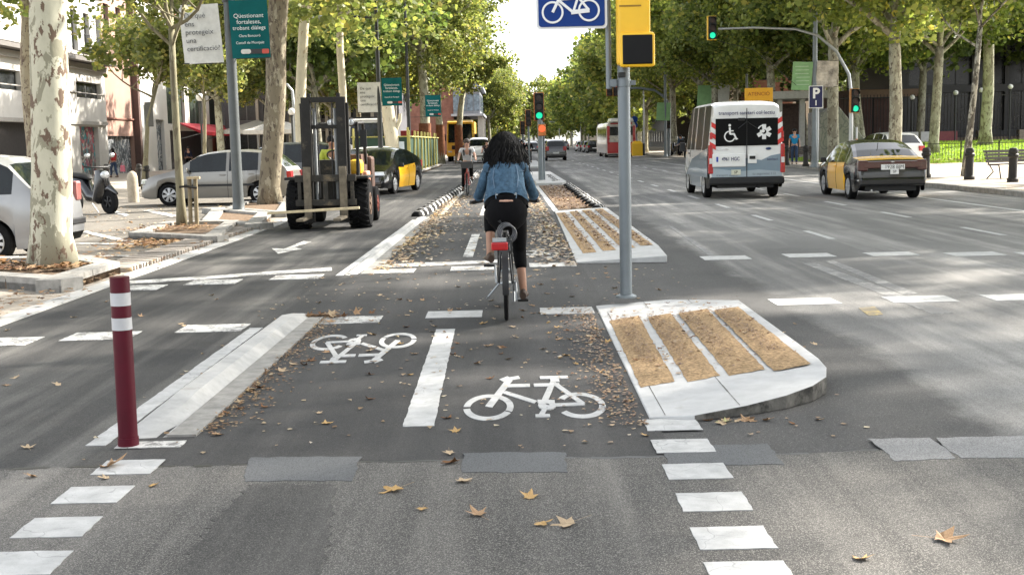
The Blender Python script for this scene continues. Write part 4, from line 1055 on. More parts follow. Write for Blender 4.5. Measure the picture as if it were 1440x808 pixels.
for s in (1, -1):
    # red and white chevron tapes at the corners, red lights below
    for k in range(6):
        z0 = 1.36 + k * .125; b = MB()
        b.plate([(s * .80 if s > 0 else -.955, z0), (.955 if s > 0 else -.80, z0), (.955 if s > 0 else -.80, z0 + .12), (s * .80 if s > 0 else -.955, z0 + .12)], (0, ye - .010, s * 0), (1, 0, 0), (0, 0, 1), .004)
        lean = -s * max(0, z0 - 1.30) * .085; b.v = [(v[0] + lean, v[1], v[2]) for v in b.v]
        sh = .10 if s > 0 else -.10
        for i, v in enumerate(b.v): b.v[i] = (v[0], v[1], v[2] + (sh if ((v[0] - lean) > .88 * s if s > 0 else (v[0] - lean) > -.88) else 0) * (1 if s > 0 else 1))
        b.build('chevron', [mat('chevron_red', (.62, .03, .025), .4), WH][k % 2], van)
    b = MB(); b.box((s * .925, ye + .05, 1.02), (.13, .16, .74), tx=.8); o = b.build('tail_light', REDLENS, van, bevel=.02)
    b = MB(); b.box((s * .925, ye - .035, .98), (.08, .02, .14)); b.build('reversing_lens', WHITELENS, o)
    b = MB(); b.box((s * .915, ye - .02, 1.62), (.07, .05, .16)); b.build('side_marker', REDLENS, van, bevel=.01)
b = MB(); b.box((0, ye + .05, .46), (1.94, .24, .20)); b.build('rear_bumper', C_TRIM, van, bevel=.05)
b = MB(); b.tube([(.3, ye + .5, .30), (.32, ye + .02, .28)], .03, 8); b.tube([(-.7, ye + .3, .33), (.7, ye + .3, .33)], .04, 6); b.build('tow_bar', BLACK, van)
b = MB(); b.add([(-.992, -2.4, .55), (-.992, 1.6, .55), (-.993, .4, 1.0), (-.993, -2.4, 1.32)], [(0, 1, 2, 3)]); b.add([(-1.0, -2.4, .55), (-1.0, 1.6, .55), (-1.0, .4, 1.0), (-.996, -2.4, 1.28)], [(0, 3, 2, 1)]); b.build('side_mural', MUR, van)
# ---- other traffic
car('black boxy car driving away in the lane beyond the middle signal', 'car', (3.78, 99.5, 0), 0, 4.2, 1.75, 1.68, 'suv', C_BLACK, name='car', wr=.33)
car('white small van waiting behind the oncoming cyclist', 'van', (-2.35, 95, .004), R_(180), 4.6, 1.85, 1.95, 'suv', C_WHITE, name='van', wr=.33)
cars = [('white', 5.8, 230), ('grey', 8.6, 215), ('white', 4.0, 260), ('dark', 2.9, 205), ('white', 6.9, 300), ('dark', 4.6, 330)]
for lb, (m_, x, Y, k) in zip(('tiny white car far up the avenue right of the black car', 'tiny grey car far away at the foot of the right trees', 'tiny white car in the far middle lane', 'small dark car just past the middle signal in the distance', 'faintest white car near the avenue end', 'faintest dark car near the avenue end'),
                        ((C_WHITE, 6.2, 190, 'suv'), (C_SILVER, 9.2, 205, 'hatch'), (C_WHITE, 3.9, 230, 'hatch'), (C_DARK, 3.2, 165, 'hatch'), (C_WHITE, 6.4, 290, 'suv'), (C_DARK, 2.6, 260, 'suv'))):
    car(lb, 'car', (x, Y, 0), 0, 4.3, 1.75, 1.5 if k == 'hatch' else 1.75, k, m_, name='distant_car', wr=.32)
for i, (x, Y, m_, lb) in enumerate(((11.6, 150, C_DARK, 'dark parked car nearest beyond the bus'), (11.6, 158, C_SILVER, 'silver parked car in the line beyond the bus'), (11.6, 166, C_BLACK, 'black parked car third beyond the bus'), (11.6, 175, C_WHITE, 'white parked van like car at the end of the line beyond the bus'))):
    car(lb, 'car', (x - 1.2, Y, 0), 0, 4.3, 1.75, 1.5, 'hatch', m_, wr=.32)
car('white car with a green door mark behind the black cab taxi', 'car', (bx(514, 56), 57, .012), R_(150), 4.4, 1.75, 1.50, 'hatch', C_WHITE, wr=.31)
car('white jeep parked behind the thick pale plane trunk', 'car', (bx(1249, 54), 54.5, .13), R_(10), 4.0, 1.75, 1.5, 'hatch', C_WHITE, wr=.34)

# ---- red and white bus
bus = thing('bus', 'red and white city bus pulling away beside the right pavement', 'bus', (bx(874, 107) + .0, 107, 0))
BR_ = cp('bus_red', (.50, .02, .025)); BW_ = cp('bus_white', (.66, .64, .60))
b = MB(); n = 12
sec = [(-1.25, .35), (-1.27, 1.2), (-1.25, 2.7), (-1.12, 3.02), (-.8, 3.12), (.8, 3.12), (1.12, 3.02), (1.25, 2.7), (1.27, 1.2), (1.25, .35)]
vs = [(x, y, z) for y in (0, 12) for x, z in sec]; fs = [(i, i + 1, i + 11, i + 10) for i in range(9)] + [tuple(range(10)), tuple(range(10, 20))[::-1], (0, 10, 19, 9)]
b.add(vs, fs); b.build('body', BW_, bus, bevel=.04)
b = MB(); b.box((0, -.02, .85), (2.46, .05, .95)); b.box((-1.13, -.02, 2.0), (.24, .05, 1.5)); b.box((1.13, -.02, 2.0), (.24, .05, 1.5)); b.box((0, -.02, 2.95), (1.9, .05, .12)); b.build('rear_panel', BR_, bus, bevel=.01)
b = MB(); b.box((0, -.035, 2.3), (2.0, .04, .75)); b.build('rear_window', CARGLASS, bus)
b = MB(); b.box((-.1, -.035, 1.60), (1.9, .03, .52)); b.build('advert_panel', mat('advert', (.55, .52, .46), .5, var=.4, scale=4), bus)
b = MB(); b.box((0, -.05, .95), (.5, .03, .13)); b.build('number_plate', YEL, bus)
b = MB(); b.box((0, .8, 3.25), (2.1, 3.2, .32), tp=.9); b.build('roof_unit', BW_, bus, bevel=.05)
for s in (1, -1):
    for z in (1.25, 1.65): b = MB(); b.ball((s * 1.1, -.05, z), (.09, .03, .09)); b.build('tail_light', REDLENS, bus)
    for k in range(6): b = MB(); b.box((s * 1.262, .9 + k * 1.85, 2.05), (.03, 1.6, .95)); b.build('side_window', CARGLASS, bus)
    for y in (2.9, 9.4): wheel(bus, s * 1.24, y, .48, .3, 8)
b = MB(); b.box((0, 6, .35), (2.3, 11.5, .3)); b.build('underbody', BLACK, bus)

# ---- lorries on the left
def lorry(label, x, Y, rz, cabm, boxm, Wd=2.45, ch=2.9, bl=6, bh=2.6, z=.0, visor=None):
    t = thing('lorry', label, 'lorry', (x, Y, z), rz)
    b = MB(); vs = [(-Wd / 2, 0, .55), (Wd / 2, 0, .55), (Wd / 2, 0, 1.55), (-Wd / 2, 0, 1.55), (-Wd / 2 * .95, -.35, ch - .15), (Wd / 2 * .95, -.35, ch - .15), (-Wd / 2 * .92, -.6, ch), (Wd / 2 * .92, -.6, ch),
                    (-Wd / 2, -1.9, .55), (Wd / 2, -1.9, .55), (-Wd / 2 * .95, -1.9, ch), (Wd / 2 * .95, -1.9, ch)]
    vs = [(v[0], -v[1] * -1, v[2]) for v in vs]
    b.add(vs, [(0, 1, 2, 3), (3, 2, 5, 4), (4, 5, 7, 6), (6, 7, 11, 10), (0, 3, 4, 6, 10, 8), (1, 9, 11, 7, 5, 2), (0, 8, 9, 1), (8, 10, 11, 9)]); b.build('cab', cabm, t, bevel=.06)
    b = MB(); b.add([(-Wd * .44, .02, 1.62), (Wd * .44, .02, 1.62), (Wd * .42, -.30, ch - .32), (-Wd * .42, -.30, ch - .32), (-Wd * .44, -.05, 1.62), (Wd * .44, -.05, 1.62), (Wd * .42, -.37, ch - .32), (-Wd * .42, -.37, ch - .32)], [(0, 1, 2, 3), (0, 3, 7, 4), (1, 5, 6, 2), (3, 2, 6, 7), (0, 4, 5, 1), (4, 7, 6, 5)]); b.build('windscreen', CARGLASS, t)
    b = MB(); b.box((0, .03, 1.2), (Wd * .62, .06, .34)); b.build('grille', BLACK, t)
    b = MB(); b.box((0, .05, .62), (Wd, .2, .34)); b.build('bumper', boxm if visor is None else cabm, t, bevel=.03)
    b = MB(); b.box((0, -.15, ch - .02), (Wd * .86, .25, .10)); b.build('sun_visor', visor or BLACK, t)
    for s in (1, -1):
        b = MB(); b.box((s * Wd * .38, .09, .80), (.34, .08, .2)); b.build('headlight', WHITELENS, t, bevel=.02)
        b = MB(); b.box((s * (Wd / 2 + .16), -.1, 2.05), (.22, .10, .55)); b.build('wing_mirror', BLACK, t, bevel=.02)
        for y in (-.9, -5.2): wheel(t, s * (Wd / 2 - .05), y, .48, .3, 8)
    b = MB(); b.box((0, -2.1 - bl / 2, .9 + bh / 2), (Wd, bl, bh)); b.build('load_body', boxm, t, bevel=.04)
    b = MB(); b.box((0, -4, .7), (1.0, 8, .3)); b.build('chassis', BLACK, t)
    return t
lorry('white lorry with dark windscreen parked behind the left banner pole', bx(519, 72), 72, R_(180), C_WHITE, mat('lorry_tarp_grey', (.12, .12, .12), .8), z=.01, ch=3.2, bh=2.3)
lorry('yellow construction lorry facing the camera beyond the green fence', bx(648, 104), 104, R_(180), cp('lorry_yellow', (.74, .42, .03)), mat('lorry_body_yellow', (.55, .33, .05), .6), Wd=2.35, ch=3.5, bh=2.5, visor=cp('visor_cream', (.6, .5, .2)))
b = MB(); sk = thing('builders_skip', 'faded red builders container behind the works fence', 'container', (bx(570, 98), 98, 0))
b.box((0, 0, 1.35), (3.7, 2.4, 2.6)); b.build('container_wall', mat('faded_red', (.42, .06, .07), .7, var=.2), sk, bevel=.03)
for k in range(9): b = MB(); b.box((-1.7 + k * .425, -1.22, 1.35), (.12, .06, 2.4)); b.build('container_rib', MATS['faded_red'], sk)

# ---- forklift, seen from the front
FK = mat('forklift_steel', (.032, .029, .024), .7, .2, var=.45, scale=6, bump=.4, dirt=((.17, .13, .08), 3, .55)); FD = mat('forklift_mast_dark', (.012, .011, .010), .6, .3, var=.5, scale=7, dirt=((.12, .10, .07), 4, .6))
fk = thing('forklift', 'big dark rough terrain forklift with worn steel mast driving towards the camera', 'forklift', (bx(466, 23.6), 23.6, .006), R_(180))
def fkb(name, boxes, m=FK, parent=None, bevel=.008, **k):
    b = MB()
    for c, d in boxes: b.box(c, d)
    return b.build(name, m, parent or fk, bevel=bevel)
for s in (1, -1):
    fkb('mast_rail', [((s * .33, .42, 1.32), (.17, .14, 2.36)), ((s * .28, .34, 1.36), (.07, .09, 2.44))], FD)
    fkb('mast_rail', [((s * .43, .32, 1.25), (.06, .1, 2.3))], FD)
    fkb('fork_arm', [((s * .34, .56, .72), (.14, .06, .96)), ((s * .34, 1.05, .25), (.14, 1.0, .05))], mat('fork_worn', (.15, .125, .09), .65, .2, var=.4, scale=8))
    b = MB(); b.tube([(s * .2, .30, .5), (s * .2, .30, 2.3)], .035, 8); b.build('lift_ram', GALV, fk)
    b = MB(); b.tube([(s * .13, .36, .6), (s * .13, .38, 1.6), (s * .16, .36, 2.4)], .014, 6); b.build('lift_chain', BLACK, fk)
fkb('mast_crossbar', [((0, .40, 2.46), (.84, .12, .10)), ((0, .38, 1.95), (.66, .07, .07))], FD)
fkb('fork_carriage', [((0, .50, .98), (1.16, .08, .13)), ((0, .50, .52), (1.16, .08, .12)), ((-.5, .5, .75), (.07, .06, .45)), ((.5, .5, .75), (.07, .06, .45)), ((0, .5, .75), (.10, .06, .42))])
fkb('front_axle', [((0, 0, .50), (1.1, .28, .26)), ((0, -.15, .75), (.72, .6, .36)), ((0, -.2, 1.15), (.44, .5, .34))])
fkb('chassis', [((0, -1.3, .72), (.85, 2.4, .42)), ((0, -1.9, 1.15), (.95, 1.2, .5))], mat('forklift_paint_dark', (.09, .045, .03), .7, var=.4, scale=4, dirt=((.16, .12, .08), 3, .6)))
fkb('counterweight', [((0, -2.6, .95), (1.15, .5, .8))], MATS['forklift_paint_dark'], bevel=.06)
b = MB()
for s in (1, -1):
    b.tube([(s * .52, -.35, .95), (s * .52, -.4, 2.02), (s * .50, -1.55, 2.05), (s * .52, -1.75, 1.2)], .035, 6)
b.tube([(-.52, -.4, 2.0), (.52, -.4, 2.0)], .035, 6); b.tube([(-.5, -1.5, 2.04), (.5, -1.5, 2.04)], .035, 6)
for k in range(5): b.tube([(-.4 + k * .2, -.4, 2.02), (-.4 + k * .2, -1.5, 2.05)], .018, 5)
b.build('driver_cage', FD, fk)
for x in (-.42, -.22, -.02, .42):
    b = MB(); b.lathe([(.001, 0), (.07, 0), (.085, .05), (.06, .09), (.001, .10)], 12, (x, -.30, 2.04), axis='Y'); o = b.build('work_light', BLACK, fk, smooth=40)
    for i, v in enumerate(o.data.vertices): v.co.y = -.60 - v.co.y
    g2 = MB(); g2.ball((x, -.295, 2.04), (.062, .012, .062)); g2.build('lamp_glass', WHITELENS, o)
fkb('mudguard', [((-.62, -.02, .98), (.36, .9, .05)), ((.62, -.02, .98), (.36, .9, .05))], FD)
fkb('fuel_tank', [((-.44, -.75, 1.16), (.26, .42, .30))], mat('tank_yellow', (.72, .42, .03), .5), bevel=.08)
fkb('side_panel', [((-.62, -.95, .92), (.08, .6, .3))], mat('panel_salmon', (.55, .26, .18), .6, var=.2), bevel=.03)
fkb('seat', [((0, -1.35, 1.05), (.5, .45, .14)), ((0, -1.58, 1.35), (.46, .12, .55))], BLACK, bevel=.03)
fkb('number_plate', [((-.02, -.08, .97), (.34, .02, .09))], PLATE, bevel=0)
b = MB(); b.tube([(0, -.75, 1.0), (0, -.95, 1.38)], .02, 6); b.ring((0, 0), .18, .155, 20, z0=-.012, z1=.012)
o = b.build('steering_wheel', BLACK, fk)
for v in o.data.vertices[12:]: v.co = Matrix.Translation((0, -.95, 1.40)) @ Matrix.Rotation(R_(35), 4, 'X') @ v.co
b = MB(); b.box((0, 0, 0), (.13, .05, .34)); o = b.build('wing_mirror', BLACK, fk, loc=(-.64, -.42, 1.72))
for s in (1, -1):
    w_ = wheel(fk, s * .79, 0, .46, .38, 6, 'spoke', mat('rim_rust', (.20, .13, .09), .7), .48)
    for k in range(26):
        a = 2 * math.pi * k / 26
        for q in (0, 1):
            o = None
    tr = MB()
    for k in range(22):
        for q in (0, 1):
            a = 2 * math.pi * (k + .5 * q) / 22
            M = Matrix.Rotation(a, 4, 'X') @ Matrix.Translation((-.10 - .19 * q, 0, .465)) @ Matrix.Rotation((.5 if q else -.5), 4, 'Z')
            tr.add([M @ Vector(v) for v in ((-.11, -.025, -.02), (.10, -.025, -.02), (.10, .025, -.02), (-.11, .025, -.02), (-.10, -.02, .02), (.09, -.02, .02), (.09, .02, .02), (-.10, .02, .02))], [(4, 5, 6, 7), (0, 1, 5, 4), (1, 2, 6, 5), (2, 3, 7, 6), (3, 0, 4, 7)])
    tr.build('tyre_tread', TYRE, w_)
    wheel(fk, s * .70, -2.15, .36, .25, 6, 'spoke', mat('rim_red', (.26, .06, .04), .7), .5)
pk = MB(); pk.box((0, 0, 0), (1.72, .10, .045)); tag(pk.build('timber_plank', mat('pale_timber', (.60, .50, .33), .8, var=.2, scale=8), None, loc=(bx(442, 22.6) + .0, 22.62, at(442, 296, 22.62).z), bevel=.004), 'pale timber plank lying across the tips of the forks', 'plank')
bpy.data.objects['timber_plank'].rotation_euler.y = R_(-2.2)

# ---- scooter parked by the left bollards
sc = thing('scooter', 'black parked scooter with tall mirrors behind the silver car tail', 'scooter', (bx(126, 31), 31.2, .01), R_(-125))
def tubes(parent, name, m, *ts, sm=50):
    b = MB()
    for pts, r, n in ts: b.tube(pts, r, n)
    return b.build(name, m, parent, smooth=sm)
for y in (.66, -.62): wheel(sc, .05, y, .27, .10, 5, 'spoke', BLACK, .5)
b = MB(); b.tube([(0, -.85, .62), (0, -.62, .72), (0, -.2, .66), (0, 0, .38), (0, .3, .34)], [.08, .19, .17, .15, .13], 10); b.tube([(0, .28, .3), (0, .42, .6), (0, .40, .98)], [.16, .19, .13], 10); b.build('bodywork', C_BLACK, sc, smooth=50)
b = MB(); b.tube([(0, -.78, .83), (0, -.5, .88), (0, -.1, .84), (0, 0, .78)], [.10, .15, .14, .06], 10, sq=.45); b.build('seat', BLACK, sc, smooth=50)
tubes(sc, 'fork', GALV, ([(.0, .66, .27), (.0, .50, .70)], .035, 8)); tubes(sc, 'front_mudguard', C_BLACK, ([(0, .95, .45), (0, .7, .58), (0, .4, .5)], [.03, .08, .05], 8))
tubes(sc, 'handlebar', BLACK, ([(-.36, .28, 1.08), (-.2, .38, 1.05), (.2, .38, 1.05), (.36, .28, 1.08)], .022, 7))
for s in (1, -1):
    tubes(sc, 'mirror_stalk', BLACK, ([(s * .22, .36, 1.06), (s * .30, .40, 1.28)], .009, 5)); b = MB(); b.ball((s * .33, .41, 1.32), (.085, .03, .055)); b.build('mirror', CHROME, sc, smooth=60)
b = MB(); b.ball((0, .55, .88), (.12, .07, .09)); b.build('headlight', WHITELENS, sc, smooth=60)
b = MB(); b.ball((0, -.93, .68), (.10, .05, .05)); b.build('tail_light', REDLENS, sc, smooth=60)
b = MB(); b.box((0, -.98, 1.0), (.38, .34, .28), tp=.85); b.build('top_case', BLACK, sc, bevel=.05)
sc.scale = (1.12, 1.12, 1.12)
tubes(sc, 'silencer', CHROME, ([(.17, -.3, .26), (.18, -.85, .34)], [.045, .055], 8)); tubes(sc, 'stand', GALV, ([(-.1, -.2, .3), (-.28, -.15, 0)], .014, 5))

for px, Y, lb in ((972, 86, 'dark scooter parked on the far right pavement just left of the van'), (950, 101, 'dark scooter parked further off by the distant signal mast')):
    dup(sc, (bx(px, Y, .13), Y, .13), R_(20), lb)
# ================================================================== STREET FURNITURE
def mbt(): return MB()
GREEN_ON = mat('green_lamp_lit', (.02, .3, .16), .4, emit=(.0, .24, .125), es=1.0)
RED_ON = mat('red_lamp_lit', (.4, .04, .015), .4, emit=(.30, .045, .012), es=1.0)
LENS_OFF = mat('lens_off', (.03, .012, .010), .35, var=.4)
def arrow_head(parent, x, z, y, w=.30, h=.92, lit=2, case=YEL, face=-1):
    """three light signal head, lights towards -Y; x,z = centre"""
    hd = MB(); hd.box((x, y + .10, z), (w + .05, .03, h + .06)); hd.build('backboard', case, parent, bevel=.01)
    cs = MB(); cs.box((x - w / 2 - .01, y + .07, z), (.05, .2, h + .02)); cs.build('side_case', case, parent)
    b = MB(); b.box((x, y, z), (w, .18, h)); o = b.build('signal_case', SIGBLACK, parent, bevel=.02)
    for k in range(3):
        zz = z + h / 2 - h / 6 - k * h / 3
        m = LENS_OFF if k != lit else (GREEN_ON if lit == 2 else RED_ON)
        l = MB(); l.lathe([(.001, -.10), (w * .34, -.098), (w * .36, -.09)], 18, (x, y, zz), axis='Y'); q = l.build('lamp', m, o)
        v = MB(); n = 12
        vs = []
        for yy_ in (-.09, -.26):
            for i in range(n + 1):
                a = math.pi * (-.12 + 1.24 * i / n); vs.append((x + w * .41 * math.cos(a), y + yy_, zz + w * .41 * math.sin(a)))
        v.add(vs, [(i, i + 1, i + n + 2, i + n + 1) for i in range(n)]); v.build('visor', SIGBLACK, o)
    return o
# ---- near signal post on the island with its blue cycle sign
Y0 = 11.47; sp = thing('signal_post', 'grey signal post in the foreground with yellow signal box seen from behind', 'traffic signal', (1.09, Y0, .10))
b = MB(); b.tube([(0, 0, 0), (0, 0, 3.3)], .058, 24); b.build('pole', GREY_POST, sp, smooth=60)
b = MB(); b.lathe([(.10, 0), (.10, .015), (.066, .03)], 24); b.build('base_flange', GREY_POST, sp, smooth=50)
o3 = Vector((1.09, Y0, .10))
def L(px, py, dy=0.0): return at(px, py, Y0 + dy) - o3
pb = L(893, 62, -.14); h = L(893, 0, -.14).z
b = MB(); b.box((L(890, 20, -.12).x, -.12, (h + .6 + L(890, 92, -.12).z) / 2), (.305, .17, (h + .6) - L(890, 92, -.12).z)); b.build('signal_case', YEL, sp, bevel=.03)
fr = L(896, 70, -.22)
b = MB(); b.box((fr.x, -.22, fr.z), (.325, .05, .315)); o = b.build('visor_frame', YEL, sp, bevel=.03)
b = MB(); b.box((fr.x + .002, -.245, fr.z), (.275, .02, .265)); b.build('dark_screen', mat('dark_screen', (.003, .0028, .003), .4, spec=.2, var=.3), o, bevel=.015)
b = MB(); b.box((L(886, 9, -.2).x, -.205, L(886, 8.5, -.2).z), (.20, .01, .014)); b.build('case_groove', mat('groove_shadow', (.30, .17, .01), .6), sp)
bz = L(874, 117).z
b = MB(); b.box((-.02, 0, bz), (.26, .05, .045)); b.box((-.10, 0, bz), (.06, .09, .07)); b.tube([(0, 0, bz - .035), (0, 0, bz + .035)], .066, 20); b.build('bracket', GREY_POST, sp, bevel=.004)
ux = L(856, 110).x
b = MB(); b.tube([(ux, 0, bz - .05), (ux, 0, 3.6)], .026, 12); b.build('sign_pole', GREY_POST, sp, smooth=60)
b = MB(); b.box((-.02, -.0, L(875, 106).z), (.07, .13, .05)); b.build('clamp', DARK_POST, sp, bevel=.01)
BLUE = mat('sign_blue', (.002, .035, .20), .5, var=.04, spec=.25)
# sign: bottom corners measured
sc_ = L(803, -28, -.10); sgn = thing('cycle_route_sign', 'blue square sign with white bicycle and white border above the cyclist', 'road sign', o3 + sc_)
W_ = .655; Hh = (L(803, 41, -.1) - sc_).length
def rrect(w, h, r, n=5):
    p = []
    for cx, cy, a in ((w - r, h - r, 0), (-w + r, h - r, 90), (-w + r, -h + r, 180), (w - r, -h + r, 270)):
        for i in range(n + 1): p.append((cx + r * math.cos(R_(a + 90 * i / n)), cy + r * math.sin(R_(a + 90 * i / n))))
    return p
b = MB(); b.plate(rrect(W_ / 2, Hh, .04), (0, 0, 0), (1, 0, 0), (0, 0, 1), -.02); b.build('sign_border', WHITE, sgn)
b = MB(); b.plate(rrect(W_ / 2 - .022, Hh - .022, .03), (0, -.006, 0), (1, 0, 0), (0, 0, 1), .004); b.build('sign_face', BLUE, sgn)
b = MB()
SB_ = [0]
def sb(p, q, k):
    SB_[0] += 1
    p, q = Vector(p), Vector(q); d = (q - p).normalized(); n = Vector((-d.y, d.x)) * k / 2
    b.plate([(p - n).to_tuple(), (q - n).to_tuple(), (q + n).to_tuple(), (p + n).to_tuple()], (0, -.011, 0), (1, 0, 0), (0, 0, 1), .004 + .00012 * SB_[0])
wz = (L(777, 18, -.1) - sc_).z; wxl = (L(777, 18, -.1) - sc_).x; wxr = (L(828, 15, -.1) - sc_).x; zr = wz + .012
for cx, cz in ((wxl, wz), (wxr, zr)):
    for i in range(28):
        a0, a1 = 2 * math.pi * i / 28, 2 * math.pi * (i + 1.08) / 28
        sb((cx + .092 * math.cos(a0), cz + .092 * math.sin(a0)), (cx + .092 * math.cos(a1), cz + .092 * math.sin(a1)), .018)
sb((wxl, wz), (wxl + .075, wz + .15), .026); sb((wxl + .06, wz + .115), (wxl + .23, wz + .125), .022); sb((wxl + .065, wz + .10), (wxl + .185, wz + .0), .024)
sb((wxl + .17, wz - .004), (wxr + .005, zr), .038); sb((wxl + .19, wz), (wxl + .245, wz + .16), .022); sb((wxl + .24, wz + .13), (wxr, zr), .022)
sb((wxl + .20, wz + .17), (wxl + .30, wz + .17), .026); sb((wxl + .04, wz + .19), (wxl + .10, wz + .14), .022)
b.build('bicycle_pictogram', WHITE, sgn)

# ---- red flexible bollard
bp = gnd(181, 628); bo = thing('flexible_bollard', 'dark red flexible bollard with two white bands leaning slightly in the foreground', 'bollard', (bp.x, bp.y, .012))
BRED = mat('bollard_crimson', (.078, .001, .010), .5, var=.12, scale=8, dirt=((.07, .015, .02), 12, .66), spec=.3)
topz = (at(168, 392, bp.y) - bp)
def seg(z0, z1): return [(topz.x * z0 / topz.z * 1, 0, z0), (topz.x * z1 / topz.z, 0, z1)]
H_ = topz.z
for z0, z1, m, nm, r in ((0, .045, BRED, 'foot', .056), (.0, H_, BRED, 'post', .0515)):
    b = MB(); b.tube(seg(z0, z1), r, 26); b.build(nm, m, bo, smooth=50)
for a, c in ((414, 432), (449, 466)):
    z1 = (at(169, a, bp.y) - bp).z; z0 = (at(169, c, bp.y) - bp).z
    b = MB(); b.tube(seg(z0, z1), .0528, 26); b.build('reflective_band', mat('reflective_band', (.50, .50, .51), .4, var=.1), bo, smooth=50)

# ---- leaning grey lamp pole with two banners
def banner(parent, c, w, h, m, txts, ang=0, tilt=0, logo=False):
    n = 8; b = MB(); vs = []
    for j in range(n + 1):
        for i in range(n + 1):
            u, v = i / n - .5, j / n - .5
            vs.append((c.x + u * w + tilt * v * h, c.y + .03 * math.sin(u * 5 + v * 3) * (1), c.z + v * h + tilt * -.6 * u * w))
    k = len(vs); vs += [(p[0], p[1] + .006, p[2]) for p in vs]
    fs = [(j * (n + 1) + i, j * (n + 1) + i + 1, (j + 1) * (n + 1) + i + 1, (j + 1) * (n + 1) + i) for j in range(n) for i in range(n)]
    b.add(vs, fs + [tuple(q + k for q in f[::-1]) for f in fs])
    o = b.build('banner', m, parent, smooth=60)
    for s, size, dx, dz, mm, al in txts:
        text(s, size, mm, o, Matrix.Translation((c.x + dx + tilt * dz, c.y - .045, c.z + dz - tilt * .6 * dx)) @ Matrix.Rotation(tilt * .6, 4, 'Y') @ Matrix.Rotation(math.pi / 2, 4, 'X'), align=al)
    if logo:
        q = MB(); q.plate(rrect(w * .36, h * .04, h * .035), (c.x + w * .12, c.y - .04, c.z - h * .39), (1, 0, 0), (0, 0, 1), .004); q.build('logo_field', mat('logo_black', (.03, .03, .035), .5), o)
        q = MB(); q.plate(rrect(w * .13, h * .04, h * .035), (c.x - w * .11, c.y - .048, c.z - h * .39), (1, 0, 0), (0, 0, 1), .004); q.build('logo_field', mat('banner_offwhite', (.6, .6, .57), .7), o)
        q = MB(); q.plate(rrect(w * .09, h * .04, h * .02), (c.x + w * .40, c.y - .048, c.z - h * .39), (1, 0, 0), (0, 0, 1), .004); q.build('logo_field', mat('logo_red', (.5, .08, .06), .5), o)
    b = MB(); s = 1 if c.x > 0 else -1
    for z in (c.z + h / 2, c.z - h / 2):
        b.tube([(s * .05, 0, z), (c.x + s * w * .5, c.y, z)], .014, 6)
    b.build('banner_arm', DARK_POST, parent)
    return o
TEAL = mat('banner_teal', (.006, .105, .11), .75, var=.1, scale=3); OFFW = mat('banner_offwhite', (.6, .6, .57), .7); BINK = mat('banner_ink', (.07, .075, .08), .6); TW = mat('banner_white_ink', (.75, .8, .8), .6)
def lamp_pole(px, foot_py, Y, label, r0, r1, H, m=DARK_POST, name='lamp_post'):
    x = bx(px, Y) if foot_py is None else gnd(px, foot_py).x
    t = thing(name, label, 'lamp post', (x, Y, .0))
    b = MB(); b.tube([(0, 0, 0), (0, 0, 1.2), (0, 0, H)], [r0, r0 * .92, r1], 20); b.build('pole', m, t, smooth=60)
    b = MB(); b.lathe([(r0 * 1.5, 0), (r0 * 1.45, .06), (r0 * 1.1, .12), (r0 * 1.02, .3)], 20); b.build('base', m, t, smooth=40)
    return t
lp = lamp_pole(336, 302, 29.08, 'grey leaning lamp pole with a white and a teal banner', .135, .11, 9, mat('lamp_pole_slate', (.085, .095, .098), .5, .2, var=.15, scale=3))
o3 = Vector(lp.location)
def rel(px, py, Y): return at(px, py, Y) - o3
c0, c1 = rel(283, 48, 28.95), rel(351, 41, 28.95)
banner(lp, c0, .92, 1.36, OFFW, [('De què', .17, -.36, .42, BINK, 'LEFT'), ('ens', .17, -.36, .23, BINK, 'LEFT'), ('protegeix', .17, -.36, .04, BINK, 'LEFT'), ('una', .17, -.36, -.15, BINK, 'LEFT'), ('certificació?', .165, -.36, -.34, BINK, 'LEFT')], tilt=-.05)
banner(lp, c1, .90, 1.34, TEAL, [('Qüestionant', .14, 0, .30, TW, 'CENTER'), ('fortaleses,', .14, 0, .16, TW, 'CENTER'), ('trobant diàlegs', .13, 0, .02, TW, 'CENTER'), ('Clara Boncoró', .085, 0, -.16, TW, 'CENTER'), ('Castell de Montjuïc', .085, 0, -.32, TW, 'CENTER')], tilt=-.02, logo=True)
b = MB(); b.tube([(0, 0, c1.z + .64), (0, 0, c1.z + .80)], .15, 18); b.build('clamp_band', DARK_POST, lp)
